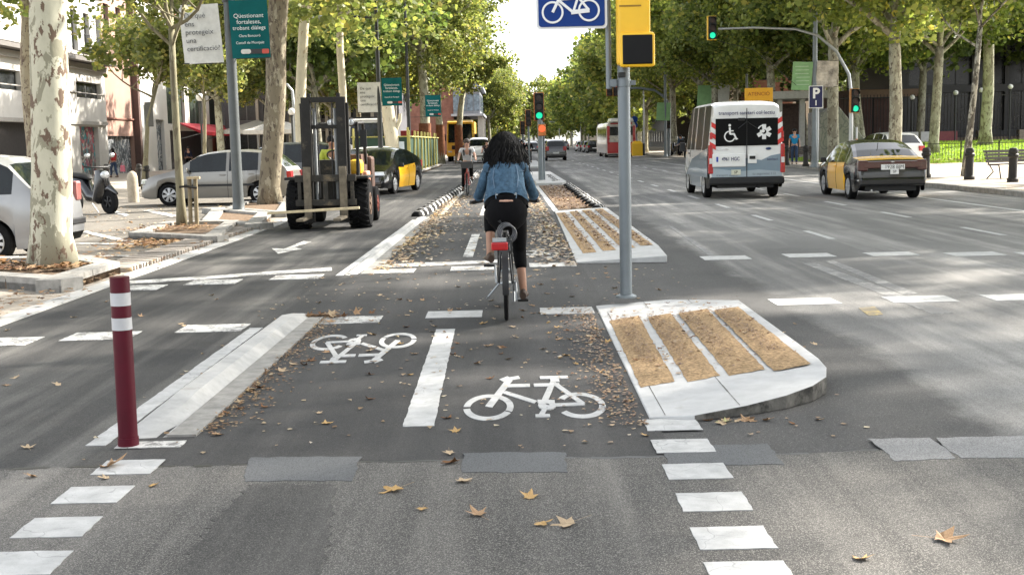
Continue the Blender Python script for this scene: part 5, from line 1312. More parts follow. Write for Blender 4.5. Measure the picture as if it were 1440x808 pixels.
# second and third banner poles
for px, Y, r, lb, wb, tb in ((537, 56, .13, 'tall thin lamp post with arm and banners behind the taxi with yellow doors', (519, 137, 1.35, 2.0), (551, 129, 1.35, 1.6)), (577, 72, .13, 'further lamp post with teal banner in the works fence', (560, 155, 1.3, 1.7), (609, 149, 1.2, 1.2))):
    t = lamp_pole(px, None, Y, lb, r, .07, 10); o3 = Vector(t.location)
    cw, ct = rel(wb[0], wb[1], Y - .1), rel(tb[0], tb[1], Y - .1)
    if px < 560:
        banner(t, cw, 1.05, 1.35, OFFW, [('De què', .17, -.4, .40, BINK, 'LEFT'), ('ens', .17, -.4, .22, BINK, 'LEFT'), ('protegeix', .17, -.4, .04, BINK, 'LEFT'), ('una', .17, -.4, -.14, BINK, 'LEFT'), ('certificació?', .165, -.4, -.32, BINK, 'LEFT')])
        b = MB(); za = rel(530, 25, Y).z; b.tube([(0, 0, za), rel(500, 24, Y), rel(462, 24, Y)], [.06, .055, .05], 8); b.build('arm', DARK_POST, t)
        b = MB(); q = rel(452, 25, Y); b.ball(q, (.45, .16, .10)); b.build('lamp_head', GALV, t, smooth=60)
    banner(t, ct, .92, 1.25, TEAL, [('Qüestionant', .14, 0, .30, TW, 'CENTER'), ('fortaleses,', .14, 0, .16, TW, 'CENTER'), ('trobant diàlegs', .13, 0, .02, TW, 'CENTER'), ('Castell de Montjuïc', .085, 0, -.25, TW, 'CENTER')], logo=True)

# ---- middle signal pole (green lit) on its island
p = gnd(762, 253, .1); ms = thing('signal_post', 'middle signal post with lit green light left of the black car', 'traffic signal', (p.x, p.y, .10)); o3 = Vector(ms.location)
b = MB(); b.tube([(-.03, 0, 0), (-.03, 0, 2.6)], .10, 14); b.tube([(.1, .12, 0), (.1, .12, 2.2)], .04, 8); b.build('pole', GREY_POST, ms, smooth=60)
q = rel(758, 150, p.y); arrow_head(ms, q.x, q.z, 0, .34, 1.02, case=mat('signal_orange_case', (.5, .16, .03), .5))
q = rel(762, 183, p.y); b = MB(); b.box((q.x, -.12, q.z), (.30, .18, .44)); o = b.build('pedestrian_case', MATS['signal_orange_case'], ms, bevel=.02)
b = MB(); b.lathe([(.001, -.10), (.12, -.098), (.13, -.09)], 14, (q.x, -.13, q.z + .05), axis='Y'); b.build('lamp', RED_ON, o)
for px, py, Y, lb in ((743, 166, 78, 'small signal post with orange case further along the cycle lane'), (735, 180, 95, 'tiny distant signal post beside the cycle lane')):
    x = bx(px, Y, 0) if False else at(px, py, Y).x; t = thing('signal_post', lb, 'traffic signal', (x, Y, 0)); o3 = Vector(t.location); q = rel(px, py, Y)
    b = MB(); b.tube([(0, .1, 0), (0, .1, q.z)], .07, 8); b.build('pole', GREY_POST, t); arrow_head(t, 0, q.z, 0, .32, 1.0, lit=9, case=MATS['signal_orange_case'])

# ---- right mast with long arm over the road, green lit
Y = 52.0; x = bx(1196, Y, .13); mast = thing('signal_mast', 'right signal mast whose long curved arm holds a green light over the road', 'traffic signal', (x, Y, .13)); o3 = Vector(mast.location)
pts = [rel(a, c, Y) for a, c in ((1199, 150), (1194, 105), (1176, 72), (1150, 50), (1118, 41), (1060, 39), (1010, 41))]
b = MB(); b.tube([(0, 0, 0), (0, 0, 2.4)] + pts, [.10, .09, .075, .07, .065, .06, .05, .045, .04], 12); b.build('mast_arm', GALV, mast, smooth=60)
b = MB(); b.tube([rel(1010, 58, Y), rel(1060, 70, Y), rel(1120, 120, Y)], [.012] * 3, 4); b.build('guy_cable', DARK_POST, mast)
q = rel(1001.5, 39.5, Y); arrow_head(mast, q.x, q.z, -.02, .34, .95)
q = rel(1201, 142, Y); arrow_head(mast, q.x, q.z, -.16, .34, .98, case=mat('signal_brown_case', (.45, .20, .06), .5))
b = MB(); b.tube([(rel(1203, 165, Y).x, -.2, .02), (rel(1203, 165, Y).x, -.2, 1.75)], .045, 8); b.build('service_pole', GALV, mast)
b = MB(); b.tube([(rel(1203, 165, Y).x, -.2, .8), (rel(1203, 165, Y).x, -.2, 1.25)], .05, 8); b.build('orange_sleeve', MATS['signal_orange_case'], mast)
# ---- further mast with arm and red lights
Y = 98.0; x = bx(940, Y, .13); m2 = thing('signal_mast', 'further signal mast with arm and lit red lights behind the near post', 'traffic signal', (x, Y, .13)); o3 = Vector(m2.location)
pts = [rel(a, c, Y) for a, c in ((941, 150), (935, 137), (921, 127), (900, 124), (862, 124))]
b = MB(); b.tube([(0, 0, 0)] + pts, [.16, .13, .11, .10, .09, .08], 10); b.build('mast_arm', GREY_POST, m2, smooth=60)
for px, lit in ((857, 0), (866, 0)):
    q = rel(px, 126, Y); arrow_head(m2, q.x, q.z, -.1, .42, 1.0, lit=0, case=MATS['signal_orange_case'])
q = rel(939, 172, Y); arrow_head(m2, q.x, q.z, -.2, .36, 1.0, lit=0, case=SIGBLACK)

# ---- tall posts on the right pavement with banners
GRN = mat('banner_pale_green', (.20, .36, .16), .7, var=.15, scale=3)
for px, Y, lb, bb in ((1145, 55, 'tall grey lamp post with pale green banner and P sign below on the right pavement', ((1128, 107, .9, 1.25, GRN), (1163, 104, .95, 1.15, mat('banner_photo_print', (.36, .33, .28), .7, var=.7, scale=2.2)))),
                      (1003, 88, 'grey post with pale green banner behind the van', ((992, 135, 1.15, 1.5, GRN), (1016, 132, 1.0, 1.5, OFFW))),
                      (936, 97, 'post with pale green banner left of the van', ((933, 157, 1.1, 1.4, GRN),))):
    t = lamp_pole(px, None, Y, lb, .13, .08, 11, GREY_POST); t.location.x = bx(px, Y, .13); t.location.z = .13; o3 = Vector(t.location)
    for (a, c, w, h, m) in bb:
        q = rel(a, c, Y - .1); banner(t, q, w, h, m, [], tilt=.06)
        if m is GRN and px == 1145:
            for k in range(6):
                r = MB(); r.box((q.x + random.uniform(-.04, .04), q.y - .045, q.z + .42 - k * .16), (.6, .004, .035)); r.build('printed_line', mat('print_pale', (.38, .52, .34), .7), t)
# P sign
Y = 54; x = bx(1150, Y, .13); ps = thing('parking_sign', 'blue P parking sign on a thin pole right of the van', 'road sign', (x, Y, .13)); o3 = Vector(ps.location)
q = rel(1147, 136.5, Y); b = MB(); b.tube([(0, 0, 0), (0, 0, q.z)], .035, 10); b.build('pole', GALV, ps, smooth=60)
b = MB(); b.plate(rrect(.315, .49, .03), (q.x, -.05, q.z), (1, 0, 0), (0, 0, 1), -.015); b.build('sign_border', WHITE, ps)
b = MB(); b.plate(rrect(.285, .46, .025), (q.x, -.056, q.z), (1, 0, 0), (0, 0, 1), .004); o = b.build('sign_face', mat('sign_navy', (.006, .010, .07), .5, var=.05), ps)
text('P', .62, WHITE, o, face_M((q.x, -.068, q.z + .14)), bold=.02); text('1', .30, WHITE, o, face_M((q.x, -.068, q.z - .27)), bold=.01)
# ATENCIÓ board
Y = 58; p = at(1067, 136, Y); t = thing('warning_board', 'orange ATENCIÓ warning board above the van roof', 'sign', (p.x, Y, .13)); zz = p.z - .13
b = MB(); b.box((0, 0, zz + .0), (1.34, .06, .82)); o = b.build('board', mat('board_orange', (.80, .40, .02), .5, var=.05), t, bevel=.02)
text('ATENCIÓ', .24, mat('board_ink', (.35, .06, .01), .6), o, face_M((0, -.035, zz + .12))); text('...', .4, BLACK, o, face_M((.38, -.035, zz - .12)))
b = MB(); [b.tube([(s * .55, .03, 0), (s * .55, .03, zz - .4)], .03, 8) for s in (1, -1)]; b.build('leg', GALV, t)

# ---- bollards, iron and stone
def iron_bollard(px, Y, lb, z=.13, h=.98):
    t = thing('iron_bollard', lb, 'bollard', (bx(px, Y, z), Y, z))
    b = MB(); b.lathe([(.16, 0), (.16, .10), (.125, .14), (.115, .7 * h), (.15, .74 * h), (.15, .80 * h), (.12, .83 * h), (.135, .9 * h), (.10, .98 * h), (.02, h)], 16); b.build('shaft', mat('cast_iron', (.018, .016, .014), .6, .3, var=.3), t, smooth=40)
    return t
for px, Y, lb in ((1302, 39.4, 'cast iron bollard beside the rear of the black and yellow saloon'), (1363, 36.9, 'cast iron bollard at the foot of the thin spotted tree'), (1424, 34.5, 'cast iron bollard in front of the slatted bench'),
                  (1106, 60, 'cast iron bollard just right of the van'), (1133, 57, 'cast iron bollard left of the P sign pole'), (965, 92, 'distant iron bollard left of the van'), (975, 89, 'distant iron bollard touching the van edge')):
    iron_bollard(px, Y, lb)
for px, Y, lb in ((151, 56, 'dark iron bollard behind the parked scooter'), (197, 53, 'dark iron bollard right of the stone post'), (207, 50, 'dark iron bollard by the small sign pole')):
    iron_bollard(px, Y, lb, 0, 1.0)
p = gnd(188, 285); t = thing('stone_bollard', 'round topped pale stone bollard left of the warm silver hatchback', 'bollard', p)
b = MB(); b.lathe([(.17, 0), (.165, .6), (.155, .80), (.12, .90), (.06, .955), (.01, .97)], 18); b.build('shaft', mat('bollard_stone', (.42, .36, .28), .9, var=.2, scale=6, bump=.3), t, smooth=50)
# sign plate seen from behind on the left
Y = 50; x = bx(209, Y); t = thing('small_sign', 'grey back of a small road sign in front of the white wall', 'road sign', (x, Y, 0)); o3 = Vector(t.location)
q = rel(210, 161, Y); b = MB(); b.tube([(0, 0, 0), (0, 0, q.z + .4)], .035, 8); b.build('pole', GALV, t); b = MB(); b.box((q.x, -.05, q.z), (.34, .03, 1.0)); b.build('plate', mat('sign_back', (.10, .095, .085), .6), t, bevel=.01)
# young tree stakes
for px, top, foot, lb in ((267, 252, 322, 'left timber stake beside the young tree'), (272, 250, 300, 'right')):
    pass
Y = 24.3; t = thing('tree_stakes', 'two timber stakes with crosspiece tied to the young tree', 'tree stakes', (bx(266, Y), Y, .05)); o3 = Vector(t.location); TIMB = mat('weathered_timber', (.24, .20, .13), .85, var=.25, scale=8)
for k, (a, zt) in enumerate(((266, 250), (274.5, 248))):
    b = MB(); b.tube([(rel(a + 1.5, 300, Y).x, 0, 0), rel(a, zt, Y)], .042, 10); b.build('stake', TIMB, t, smooth=50)
b = MB(); q = rel(270, 250, Y); b.box((q.x + .04, -.06, q.z), (.26, .07, .05)); b.build('crosspiece', mat('timber_pale', (.42, .34, .22), .85, var=.2), t)
b = MB(); b.tube([rel(252, 263, Y - .12), rel(262, 262, Y - .1), rel(277, 264, Y - .05)], .025, 6); b.build('tie', BLACK, t)

# ---- green works fence with yellow posts (along the road, then across its near end)
GF = mat('fence_green', (.016, .05, .028), .6, var=.2, scale=2); YP = mat('post_yellow', (.40, .36, .10), .6, var=.1)
wf = thing('works_fence', 'green works fence with yellow posts and rail round the wrapped trees', 'fence', (-4.95, 60, .16))
n = 9
for k in range(n):
    y0 = k * 2.75
    b = MB(); b.box((0, y0 + 1.36, .95), (.04, 2.66, 1.65)); b.build('fence_panel', GF, wf)
    b = MB(); b.tube([(.06, y0, 0), (.06 + random.uniform(-.05, .05), y0 + random.uniform(-.3, .3), 2.1)], .05, 8); b.build('fence_post', YP, wf)
for x0 in (-2.7, -1.35, 0):
    if x0 < 0: b = MB(); b.box((x0 + .67, 0, .95), (1.3, .04, 1.65)); b.build('fence_panel', GF, wf)
    b = MB(); b.tube([(x0, -.06, 0), (x0 + random.uniform(-.1, .1), -.06, 2.25)], .05, 8); b.build('fence_post', YP, wf)
b = MB(); b.tube([(-2.8, -.08, 1.82), (0, -.08, 1.80)], .035, 6); b.tube([(.08, 0, 1.8), (.08, 24.7, 1.8)], .035, 6); b.build('top_rail', YP, wf)
b = MB(); b.box((-.35, -.1, 1.25), (.32, .02, .62)); b.build('notice', mat('notice_pale', (.55, .62, .66), .5), wf)
# low iron fence in front of the lawn
lf = thing('lawn_fence', 'low thin dark iron fence in front of the lawn', 'fence', (0, 0, .13)); IR = MATS['cast_iron']
f0, f1 = Vector((17.0, 60.2, 0)), Vector((31, 53.6, 0)); L_ = (f1 - f0).length; N = int(L_ / .14)
bar_me = MB().tube([(0, 0, 0), (0, 0, .92)], .011, 4).mesh('fence_bar', IR); post_me = MB().box((0, 0, .5), (.055, .055, 1.0)).mesh('fence_post', IR)
for k in range(N + 1):
    q = f0.lerp(f1, k / N); o = link('fence_post' if k % 12 == 0 else 'fence_bar', post_me if k % 12 == 0 else bar_me, lf); o.location = q
b = MB(); b.tube([f0 + Vector((0, 0, .9)), f1 + Vector((0, 0, .9))], .018, 5); b.tube([f0 + Vector((0, 0, .12)), f1 + Vector((0, 0, .12))], .015, 5); b.build('fence_rail', IR, lf)
# slatted benches
def bench(loc, rz, lb):
    t = thing('park_bench', lb, 'bench', loc, rz)
    for s in (1, -1):
        b = MB(); b.tube([(s * .8, .28, 0), (s * .8, .18, .42), (s * .8, -.25, .42), (s * .8, -.38, .85)], .022, 6); b.tube([(s * .8, -.32, 0), (s * .8, -.05, .22), (s * .8, -.22, .42)], .02, 6); b.build('leg', IR, t)
    for k in range(5): b = MB(); b.box((0, .18 - k * .09, .44), (1.8, .07, .03)); b.build('seat_slat', mat('bench_wood', (.035, .026, .02), .7, var=.3), t)
    for k in range(4): b = MB(); b.box((0, -.27 - k * .035, .53 + k * .10), (1.8, .03, .08), rx=.3); b.build('back_slat', MATS['bench_wood'], t)
bench((bx(1437, 37, .13), 37.5, .13), R_(200), 'dark slatted bench at the right picture edge'); bench((bx(1121, 62, .13), 62.5, .13), R_(160), 'dark slatted bench between the van and the P sign')
# globe lamps: left square, and in front of the dark right side
def globe(px, py, Y, lb, z=0, r=.22):
    q = at(px, py, Y); t = thing('globe_lamp', lb, 'lamp', (q.x, Y, z)); h = q.z - z
    b = MB(); b.tube([(0, 0, 0), (0, 0, h - r * .9)], [.06, .045], 8); b.build('pole', DARK_POST, t); b = MB(); b.lathe([(.07, h - r * 1.3), (.09, h - r), (.05, h - r * .9)], 10); b.build('collar', DARK_POST, t)
    b = MB(); b.ball((0, 0, h), r, 14, 10); b.build('globe', mat('globe_opal', (.70, .70, .68), .3, var=.03), t, smooth=80)
globe(46, 104, 52, 'white globe lamp between the two left plane trunks', r=.24); globe(281, 137, 62, 'white globe lamp in front of the shop windows', r=.2); globe(410, 157, 58, 'small white globe lamp left of the forklift mast', r=.17)
for px, py, Y, lb in ((1283, 137, 78, 'dim globe lamp right of the thick trunk'), (1344, 130.5, 76, 'dim globe lamp left of the thin spotted tree'), (1380, 127, 76, 'dim globe lamp touching the leaning lawn tree'), (1421, 122, 76, 'brightest globe lamp near the right picture edge')):
    globe(px, py, Y, lb, .6, .145 * 1.1)
# curved street light left of forklift
Y = 62; x = bx(415, Y); t = thing('street_lamp', 'curved arm street lamp behind the dark plane trunk', 'lamp post', (x, Y, 0)); o3 = Vector(t.location)
b = MB(); b.tube([(0, 0, 0), rel(414, 160, Y), rel(411, 128, Y), rel(404, 119, Y), rel(395, 119, Y)], [.12, .09, .07, .06, .05], 8); b.build('pole', GALV, t, smooth=60); b = MB(); b.ball(rel(392, 120, Y), (.3, .12, .09)); b.build('lamp_head', GALV, t, smooth=60)
# lamp posts along the avenue
for px, Y, top, lb, sd in ((906, 120, 100, 'thin street lamp with curved arm right of the near signal post', 1), (893, 140, 60, 'plain tall pole behind the blue round signs', 0), (828, 200, 150, 'slim pale lamp post far up the avenue', -1), (817, 230, 160, 'slimmer pale lamp post further up the avenue', -1), (787, 280, 172, 'faint pale lamp post at the avenue end', -1), (700, 200, 160, 'faint lamp post left of the cyclist in the distance', 1), (1050, 92, 20, 'tall pole among the trees behind the van', 0), (805, 255, 168, 'faint pale lamp post beside the distant one', -1)):
    x = bx(px, Y, .1); t = thing('street_lamp', lb, 'lamp post', (x, Y, .05)); o3 = Vector(t.location); z = rel(px, top, Y).z
    b = MB(); pts = [(0, 0, 0), (0, 0, z * .8)]
    if sd: pts += [(sd * .15, 0, z * .92), (sd * .9, 0, z), (sd * 1.6, 0, z + .15)]
    else: pts += [(0, 0, z)]
    b.tube(pts, [.11, .09] + [.07] * (len(pts) - 2), 7); b.build('pole', GALV, t, smooth=60)
    if sd: b = MB(); b.ball((sd * 1.9, 0, z + .17), (.4, .14, .08)); b.build('lamp_head', GALV, t)
# blue round signs and yellow bin by the bus
Y = 110; x = bx(893, Y, .1); t = thing('round_signs', 'pair of small round blue signs behind the bus', 'road sign', (x, Y, .1)); o3 = Vector(t.location)
b = MB(); b.tube([(0, 0, 0), (0, 0, rel(892, 163, Y).z)], .05, 8); b.build('pole', GALV, t)
for py in (168, 176): b = MB(); q = rel(892, py, Y); b.lathe([(.001, -.1), (.30, -.1), (.30, -.07)], 18, q, axis='Y'); b.build('sign_disc', BLUE, t)
x = bx(896, 104, .05); t = thing('yellow_bin', 'tall yellow recycling bin on the kerb right of the bus', 'bin', (x, 104, .08)); b = MB(); b.box((0, 0, .6), (.9, .8, 1.1)); b.build('body', YEL, t, bevel=.06); b = MB(); b.box((0, 0, 1.22), (.86, .76, .2), tp=.7); b.build('lid', YEL, t, bevel=.04); b = MB(); b.box((.5, -.2, .6), (.25, .3, 1.0)); b.build('side', BLACK, t)

# ================================================================== BUILDINGS
def facade(parent, x, y0, y1, H, m, openings, depth=.3, axis='Y', glass=GLASS, frame=None, thick=10, rear=True):
    """wall standing along Y at x (facing +X), openings (u0,u1,z0,z1,material,frame?)"""
    us = sorted(set([0, y1 - y0] + [v for o in openings for v in o[:2]])); zs = sorted(set([0, H] + [v for o in openings for v in o[2:4]]))
    b = MB()
    def pt(u, z, d=0): return (x - d, y0 + u, z) if axis == 'Y' else (y0 + u, x + d, z)
    for i in range(len(us) - 1):
        for j in range(len(zs) - 1):
            uc, zc = (us[i] + us[i + 1]) / 2, (zs[j] + zs[j + 1]) / 2
            if any(o[0] < uc < o[1] and o[2] < zc < o[3] for o in openings): continue
            b.add([pt(us[i], zs[j]), pt(us[i + 1], zs[j]), pt(us[i + 1], zs[j + 1]), pt(us[i], zs[j + 1])], [(0, 1, 2, 3)])
    for o in openings:
        a, c, e, f = o[:4]; P4 = [(a, e), (c, e), (c, f), (a, f)]
        for k in range(4):
            p, q = P4[k], P4[(k + 1) % 4]
            b.add([pt(*p), pt(*q), pt(*q, depth), pt(*p, depth)], [(3, 2, 1, 0)])
    L = y1 - y0
    b.add([pt(0, 0), pt(0, H), pt(0, H, thick), pt(0, 0, thick), pt(L, 0), pt(L, H), pt(L, H, thick), pt(L, 0, thick)], [(0, 1, 2, 3), (7, 6, 5, 4), (1, 5, 6, 2), (3, 2, 6, 7)])
    w = b.build('wall', m, parent)
    for o in openings:
        a, c, e, f = o[:4]; mm = o[4]; nm = o[5] if len(o) > 5 else 'window'
        b = MB(); b.add([pt(a, e, depth - .02), pt(c, e, depth - .02), pt(c, f, depth - .02), pt(a, f, depth - .02)], [(0, 1, 2, 3)]); g = b.build(nm, mm, parent)
        if nm == 'window':
            b = MB(); t = .06; fm = frame or mat('window_frame_grey', (.2, .2, .2), .5)
            for (p, q) in (((a, e), (a + t, f)), ((c - t, e), (c, f)), ((a, e), (c, e + t)), ((a, f - t), (c, f)), (((a + c) / 2 - t / 2, e), ((a + c) / 2 + t / 2, f))):
                b.add([pt(p[0], p[1], depth - .07), pt(q[0], p[1], depth - .07), pt(q[0], q[1], depth - .07), pt(p[0], q[1], depth - .07)], [(0, 1, 2, 3)])
            b.build('window_frame', fm, g)
    return w
XF = -27.0
STONE_W = mat('facade_white_stone', (.56, .54, .50), .85, var=.08, scale=.7, dirt=((.40, .37, .33), .8, .6)); RENDER_W = mat('facade_white_render', (.62, .60, .56), .85, var=.07, scale=.6)
PINK = mat('facade_pink_render', (.36, .235, .19), .9, var=.08, scale=.5); DARKW = mat('dark_window', (.03, .033, .035), .2, var=.4)
GR1 = graffiti('graffiti_shutter', (.14, .12, .11), [((.02, .30, .34), .46), ((.5, .10, .12), .52), ((.45, .42, .38), .40), ((.30, .05, .12), .60)], .7)
GR2 = graffiti('graffiti_grey', (.10, .12, .14), [((.35, .38, .40), .44), ((.48, .48, .48), .55), ((.05, .06, .07), .36)], .9)
def yz(px, py):  # depth and height on the left facade plane
    Y = -XF / ((722 - px) / FPX); p = at(px, py, Y); Y *= XF / p.x; return Y, at(px, py, Y).z
# first white building
Y1, _ = yz(151, 200)
bw = thing('corner_building', 'white stone building with dark shop front at the left edge', 'building', (0, 0, 0))
zc = yz(30, 70)[1]; zl = yz(30, 172)[1]
ya, yb_ = yz(109, 150)[0], yz(143, 150)[0]
ops = [(ya - 44, yb_ - 44, yz(110, 137)[1], yz(110, 114)[1], DARKW, 'window'), (yz(-30, 100)[0] - 44, yz(28, 100)[0] - 44, yz(20, 127)[1], yz(20, 99)[1], DARKW, 'window'),
       (yz(-140, 200)[0] - 44, yz(90, 200)[0] - 44, .0, zl, mat('shop_dark_void', (.035, .03, .028), .7, var=.3), 'shutter'), (yz(113, 200)[0] - 44, yz(139, 200)[0] - 44, 0, yz(120, 178)[1], GR1, 'shutter')]
u0 = yz(90, 40)[0] - 44
for k in range(4):
    for z in (zc + .6, zc + 4.1):
        ops.append((u0 + 1.2 + k * 2.3 if k < 3 else .5, u0 + 2.3 + k * 2.3 if k < 3 else 3, z, z + 2.5, DARKW, 'window'))
ops += [(4 + k * 5, 6.6 + k * 5, zc + .6, zc + 3.2, RENDER_W, 'shutter') for k in range(3)]
facade(bw, XF, 44, Y1, 17, STONE_W, ops)
DK = mat('cornice_grey', (.16, .15, .14), .8, var=.15)
for dz, pr, hh, m_ in ((.0, .9, .25, DK), (.32, .7, .22, mat('cornice_pale', (.36, .34, .31), .8)), (-.35, .25, .35, MATS['cornice_pale'])):
    b = MB(); b.box((XF + pr / 2, 44 + (Y1 - 44) / 2, zc + dz), (pr, Y1 - 44 + .3, hh)); b.build('cornice', m_, bw)
for k in range(3):
    b = MB(); yy_ = 44 + u0 + 1.0 + k * 2.3
    b.box((XF + .45, yy_ + .7, zc + .5), (.9, 1.6, .08)); 
    for q in range(9): b.tube([(XF + .85, yy_ + q * .18, zc + .5), (XF + .85, yy_ + q * .18, zc + 1.5)], .015, 4)
    b.tube([(XF + .85, yy_, zc + 1.5), (XF + .85, yy_ + 1.5, zc + 1.5)], .025, 4); b.build('balcony', DARK_POST, bw)
# stone courses standing proud on the white building and column
b = MB(); b.box((XF + .06, 44 + (Y1 - 44) / 2, zl + .12), (.14, Y1 - 44, .22)); b.box((XF + .05, 44 + (Y1 - 44) / 2, (zl + zc) / 2), (.08, Y1 - 44 + .02, .06)); b.build('string_course', MATS['cornice_pale'], bw)
# pink building
Y2, _ = yz(193, 200)
bp_ = thing('pink_building', 'pink rendered building with graffitied metal shutter', 'building', (0, 0, 0))
facade(bp_, XF - .15, Y1 + .02, Y2, 18, PINK, [(.25, Y2 - Y1 - .3, 0, yz(160, 191)[1], GR2, 'shutter')] + [(1.2 + 2.6 * k, 2.3 + 2.6 * k, 9.5, 11.5, DARKW, 'window') for k in range(2)])
b = MB(); b.box((XF - .1, (Y1 + Y2) / 2, yz(170, 167)[1]), (.12, Y2 - Y1 - .1, .10)); b.build('string_course', mat('pink_dark', (.25, .13, .10), .9), bp_)
b = MB(); b.box((XF + .05, Y2 + .1, 9), (.5, .5, 18)); b.build('drain_pipe', mat('pipe_brown', (.10, .06, .05), .7), bp_)
# long white building with shop windows and awning
Y3, Y4 = yz(250, 200)[0], yz(372, 200)[0]
bl_ = thing('long_white_building', 'long white building with tall shop windows and a red awning', 'building', (0, 0, 0))
ops = []; y0 = Y2 + .3
gd = [yz(221, 200)[0] - y0, yz(232, 200)[0] - y0]; ops.append((gd[0], gd[1], 0, yz(225, 168)[1], GR2, 'gate'))
SG = glassmat('shop_glass', (.05, .065, .05), .08); PR = mat('pilaster_pink', (.55, .20, .17), .85, var=.1)
for a, c in ((236, 261), (267, 289), (295, 316), (341, 357), (365, 374), (381, 390), (397, 405), (412, 420)):
    u, v = yz(a, 170)[0] - y0, yz(c, 170)[0] - y0; zt = yz(a, 129)[1] if a < 330 else 6.4
    zt = 7.0; ops.append((u, v, 3.6, zt, SG, 'window'))
    ops.append((u + .3, v - .3, 8.6, 10.6, mat('shutter_salmon', (.45, .20, .14), .8), 'shutter')); ops.append((u + .3, v - .3, 12.4, 14.4, MATS['shutter_salmon'], 'shutter'))
for a, c in ((238, 290), (341, 357), (365, 374)): ops.append((yz(a, 170)[0] - y0, yz(c, 170)[0] - y0, 0, 3.1, mat('shop_interior_dark', (.03, .025, .03), .6, var=.5, scale=1.5), 'shopfront'))
ops.append((yz(297, 170)[0] - y0, yz(315, 170)[0] - y0, 0, 3.1, PR, 'shopfront'))
facade(bl_, XF, y0, yz(440, 200)[0], 17, RENDER_W, ops)
AW = mat('awning_red', (.42, .015, .03), .7, var=.1)
for a, c in ((250, 290), (291, 314)):
    ya, yb2 = yz(a, 180)[0], yz(c, 180)[0]; t = thing('awning', 'red sloping shop awning, %s one of the two' % ('nearer and wider' if a < 260 else 'further and narrower'), 'awning', (XF, ya, 0))
    b = MB(); z1, z0 = 3.75, 2.95; b.add([(.02, 0, z1), (2.2, 0, z0), (2.2, yb2 - ya, z0), (.02, yb2 - ya, z1), (.02, 0, z1 - .05), (2.2, 0, z0 - .28), (2.2, yb2 - ya, z0 - .28), (.02, yb2 - ya, z1 - .05)], [(0, 1, 2, 3), (1, 5, 6, 2), (0, 4, 5, 1), (3, 2, 6, 7), (4, 7, 6, 5)]); b.build('canopy', AW, t)
    b = MB(); b.tube([(.0, .2, 2.4), (2.1, .2, 2.9)], .03, 5); b.tube([(.0, yb2 - ya - .2, 2.4), (2.1, yb2 - ya - .2, 2.9)], .03, 5); b.build('awning_arm', GALV, t)
# white parasols of the terrace
for px, Y, lb in ((362, 74, 'grey white cafe parasol left of the dark trunk'), (392, 70, 'grey white cafe parasol right of the dark trunk')):
    q = at(px, 178, Y); t = thing('parasol', lb, 'parasol', (q.x, Y, 0)); b = MB(); b.tube([(0, 0, 0), (0, 0, q.z + .4)], .03, 6); b.build('pole', GALV, t); b = MB(); s = 1.7; z = q.z
    b.add([(-s, -s, z - .2), (s, -s, z - .2), (s, s, z - .2), (-s, s, z - .2), (0, 0, z + .4), (-s, -s, z - .42), (s, -s, z - .42), (s, s, z - .42), (-s, s, z - .42)], [(0, 1, 4), (1, 2, 4), (2, 3, 4), (3, 0, 4), (0, 5, 6, 1), (1, 6, 7, 2), (2, 7, 8, 3), (3, 8, 5, 0)]); b.build('canopy', mat('parasol_cloth', (.50, .48, .44), .8), t)
# brick and grey bay building closing the left row
bb = thing('bay_building', 'red brick building with projecting grey glazed bays beyond the yellow lorry', 'building', (0, 0, 0)); Y = 165
xr = at(672, 150, Y).x; xl = at(600, 150, Y).x - 16; BRK = mat('brick_red', (.22, .11, .085), .9, var=.25, scale=1.5)
zf = [at(660, p, Y).z for p in (178, 160, 124, 92, 60)]
zf = [1.8, 5.3, 8.9, 12.3, 15.7]
ops = [(2 + k * 3.4, 3.8 + k * 3.4, z + 1.0, z + 2.6, DARKW, 'window') for k in range(5) for z in zf[1:4]]
facade(bb, Y, xl, xr - 3.3, 16, BRK, ops, axis='X', thick=30)
for j in range(1, 4):
    z = zf[j]; b = MB(); b.box((xr - 1.5, Y + 12, z + 1.7), (3.6, 25.5, 3.3)); b.build('bay', mat('bay_grey', (.22, .23, .25), .6, var=.15), bb)
    b = MB(); b.box((xr - 1.4, Y + 12, z - .02), (4.4, 26.6, .30)); b.build('floor_slab', mat('slab_grey', (.36, .37, .39), .7), bb)
    for k in range(4): b = MB(); b.box((xr - 2.9 + k * .92, Y - .80, z + 1.6), (.78, .06, 2.2)); b.build('window', glassmat('bay_glass', (.18, .22, .26), .1), bb)
    for k in range(7): b = MB(); b.box((xr + .32, Y + 1.5 + k * 3.4, z + 1.6), (.06, 2.6, 2.2)); b.build('window', MATS['bay_glass'], bb)
b = MB(); b.box((xr - 3.4, Y + 12, 17.3), (8, 25, 2.6)); b.build('roof_storey', MATS['bay_grey'], bb)
for k in range(4): b = MB(); b.box((xr + .3, Y + .2 + k * 6, 2.6), (.7, .7, 5.2)); b.build('column', mat('column_concrete', (.42, .40, .36), .8), bb)
b = MB(); b.box((xr - 6, Y + 8, 2.6), (9, 14, 5.1)); b.build('ground_floor', BLACK, bb)
# dark wide building under trees behind the lorries
t = thing('dark_station_building', 'low dark building with pale posts behind the lorries on the left', 'building', (0, 0, 0))
facade(t, 112, -26, -10, 10, mat('station_grey', (.09, .09, .10), .7, var=.2), [(1 + k * 2.6, 3 + k * 2.6, z, z + 2, DARKW, 'window') for k in range(5) for z in (1, 4, 7)], axis='X', thick=12)
for k in range(8): b = MB(); b.box((-25 + k * 2.1, 111.6, 4), (.25, .25, 8)); b.build('post', MATS['cornice_pale'], t)
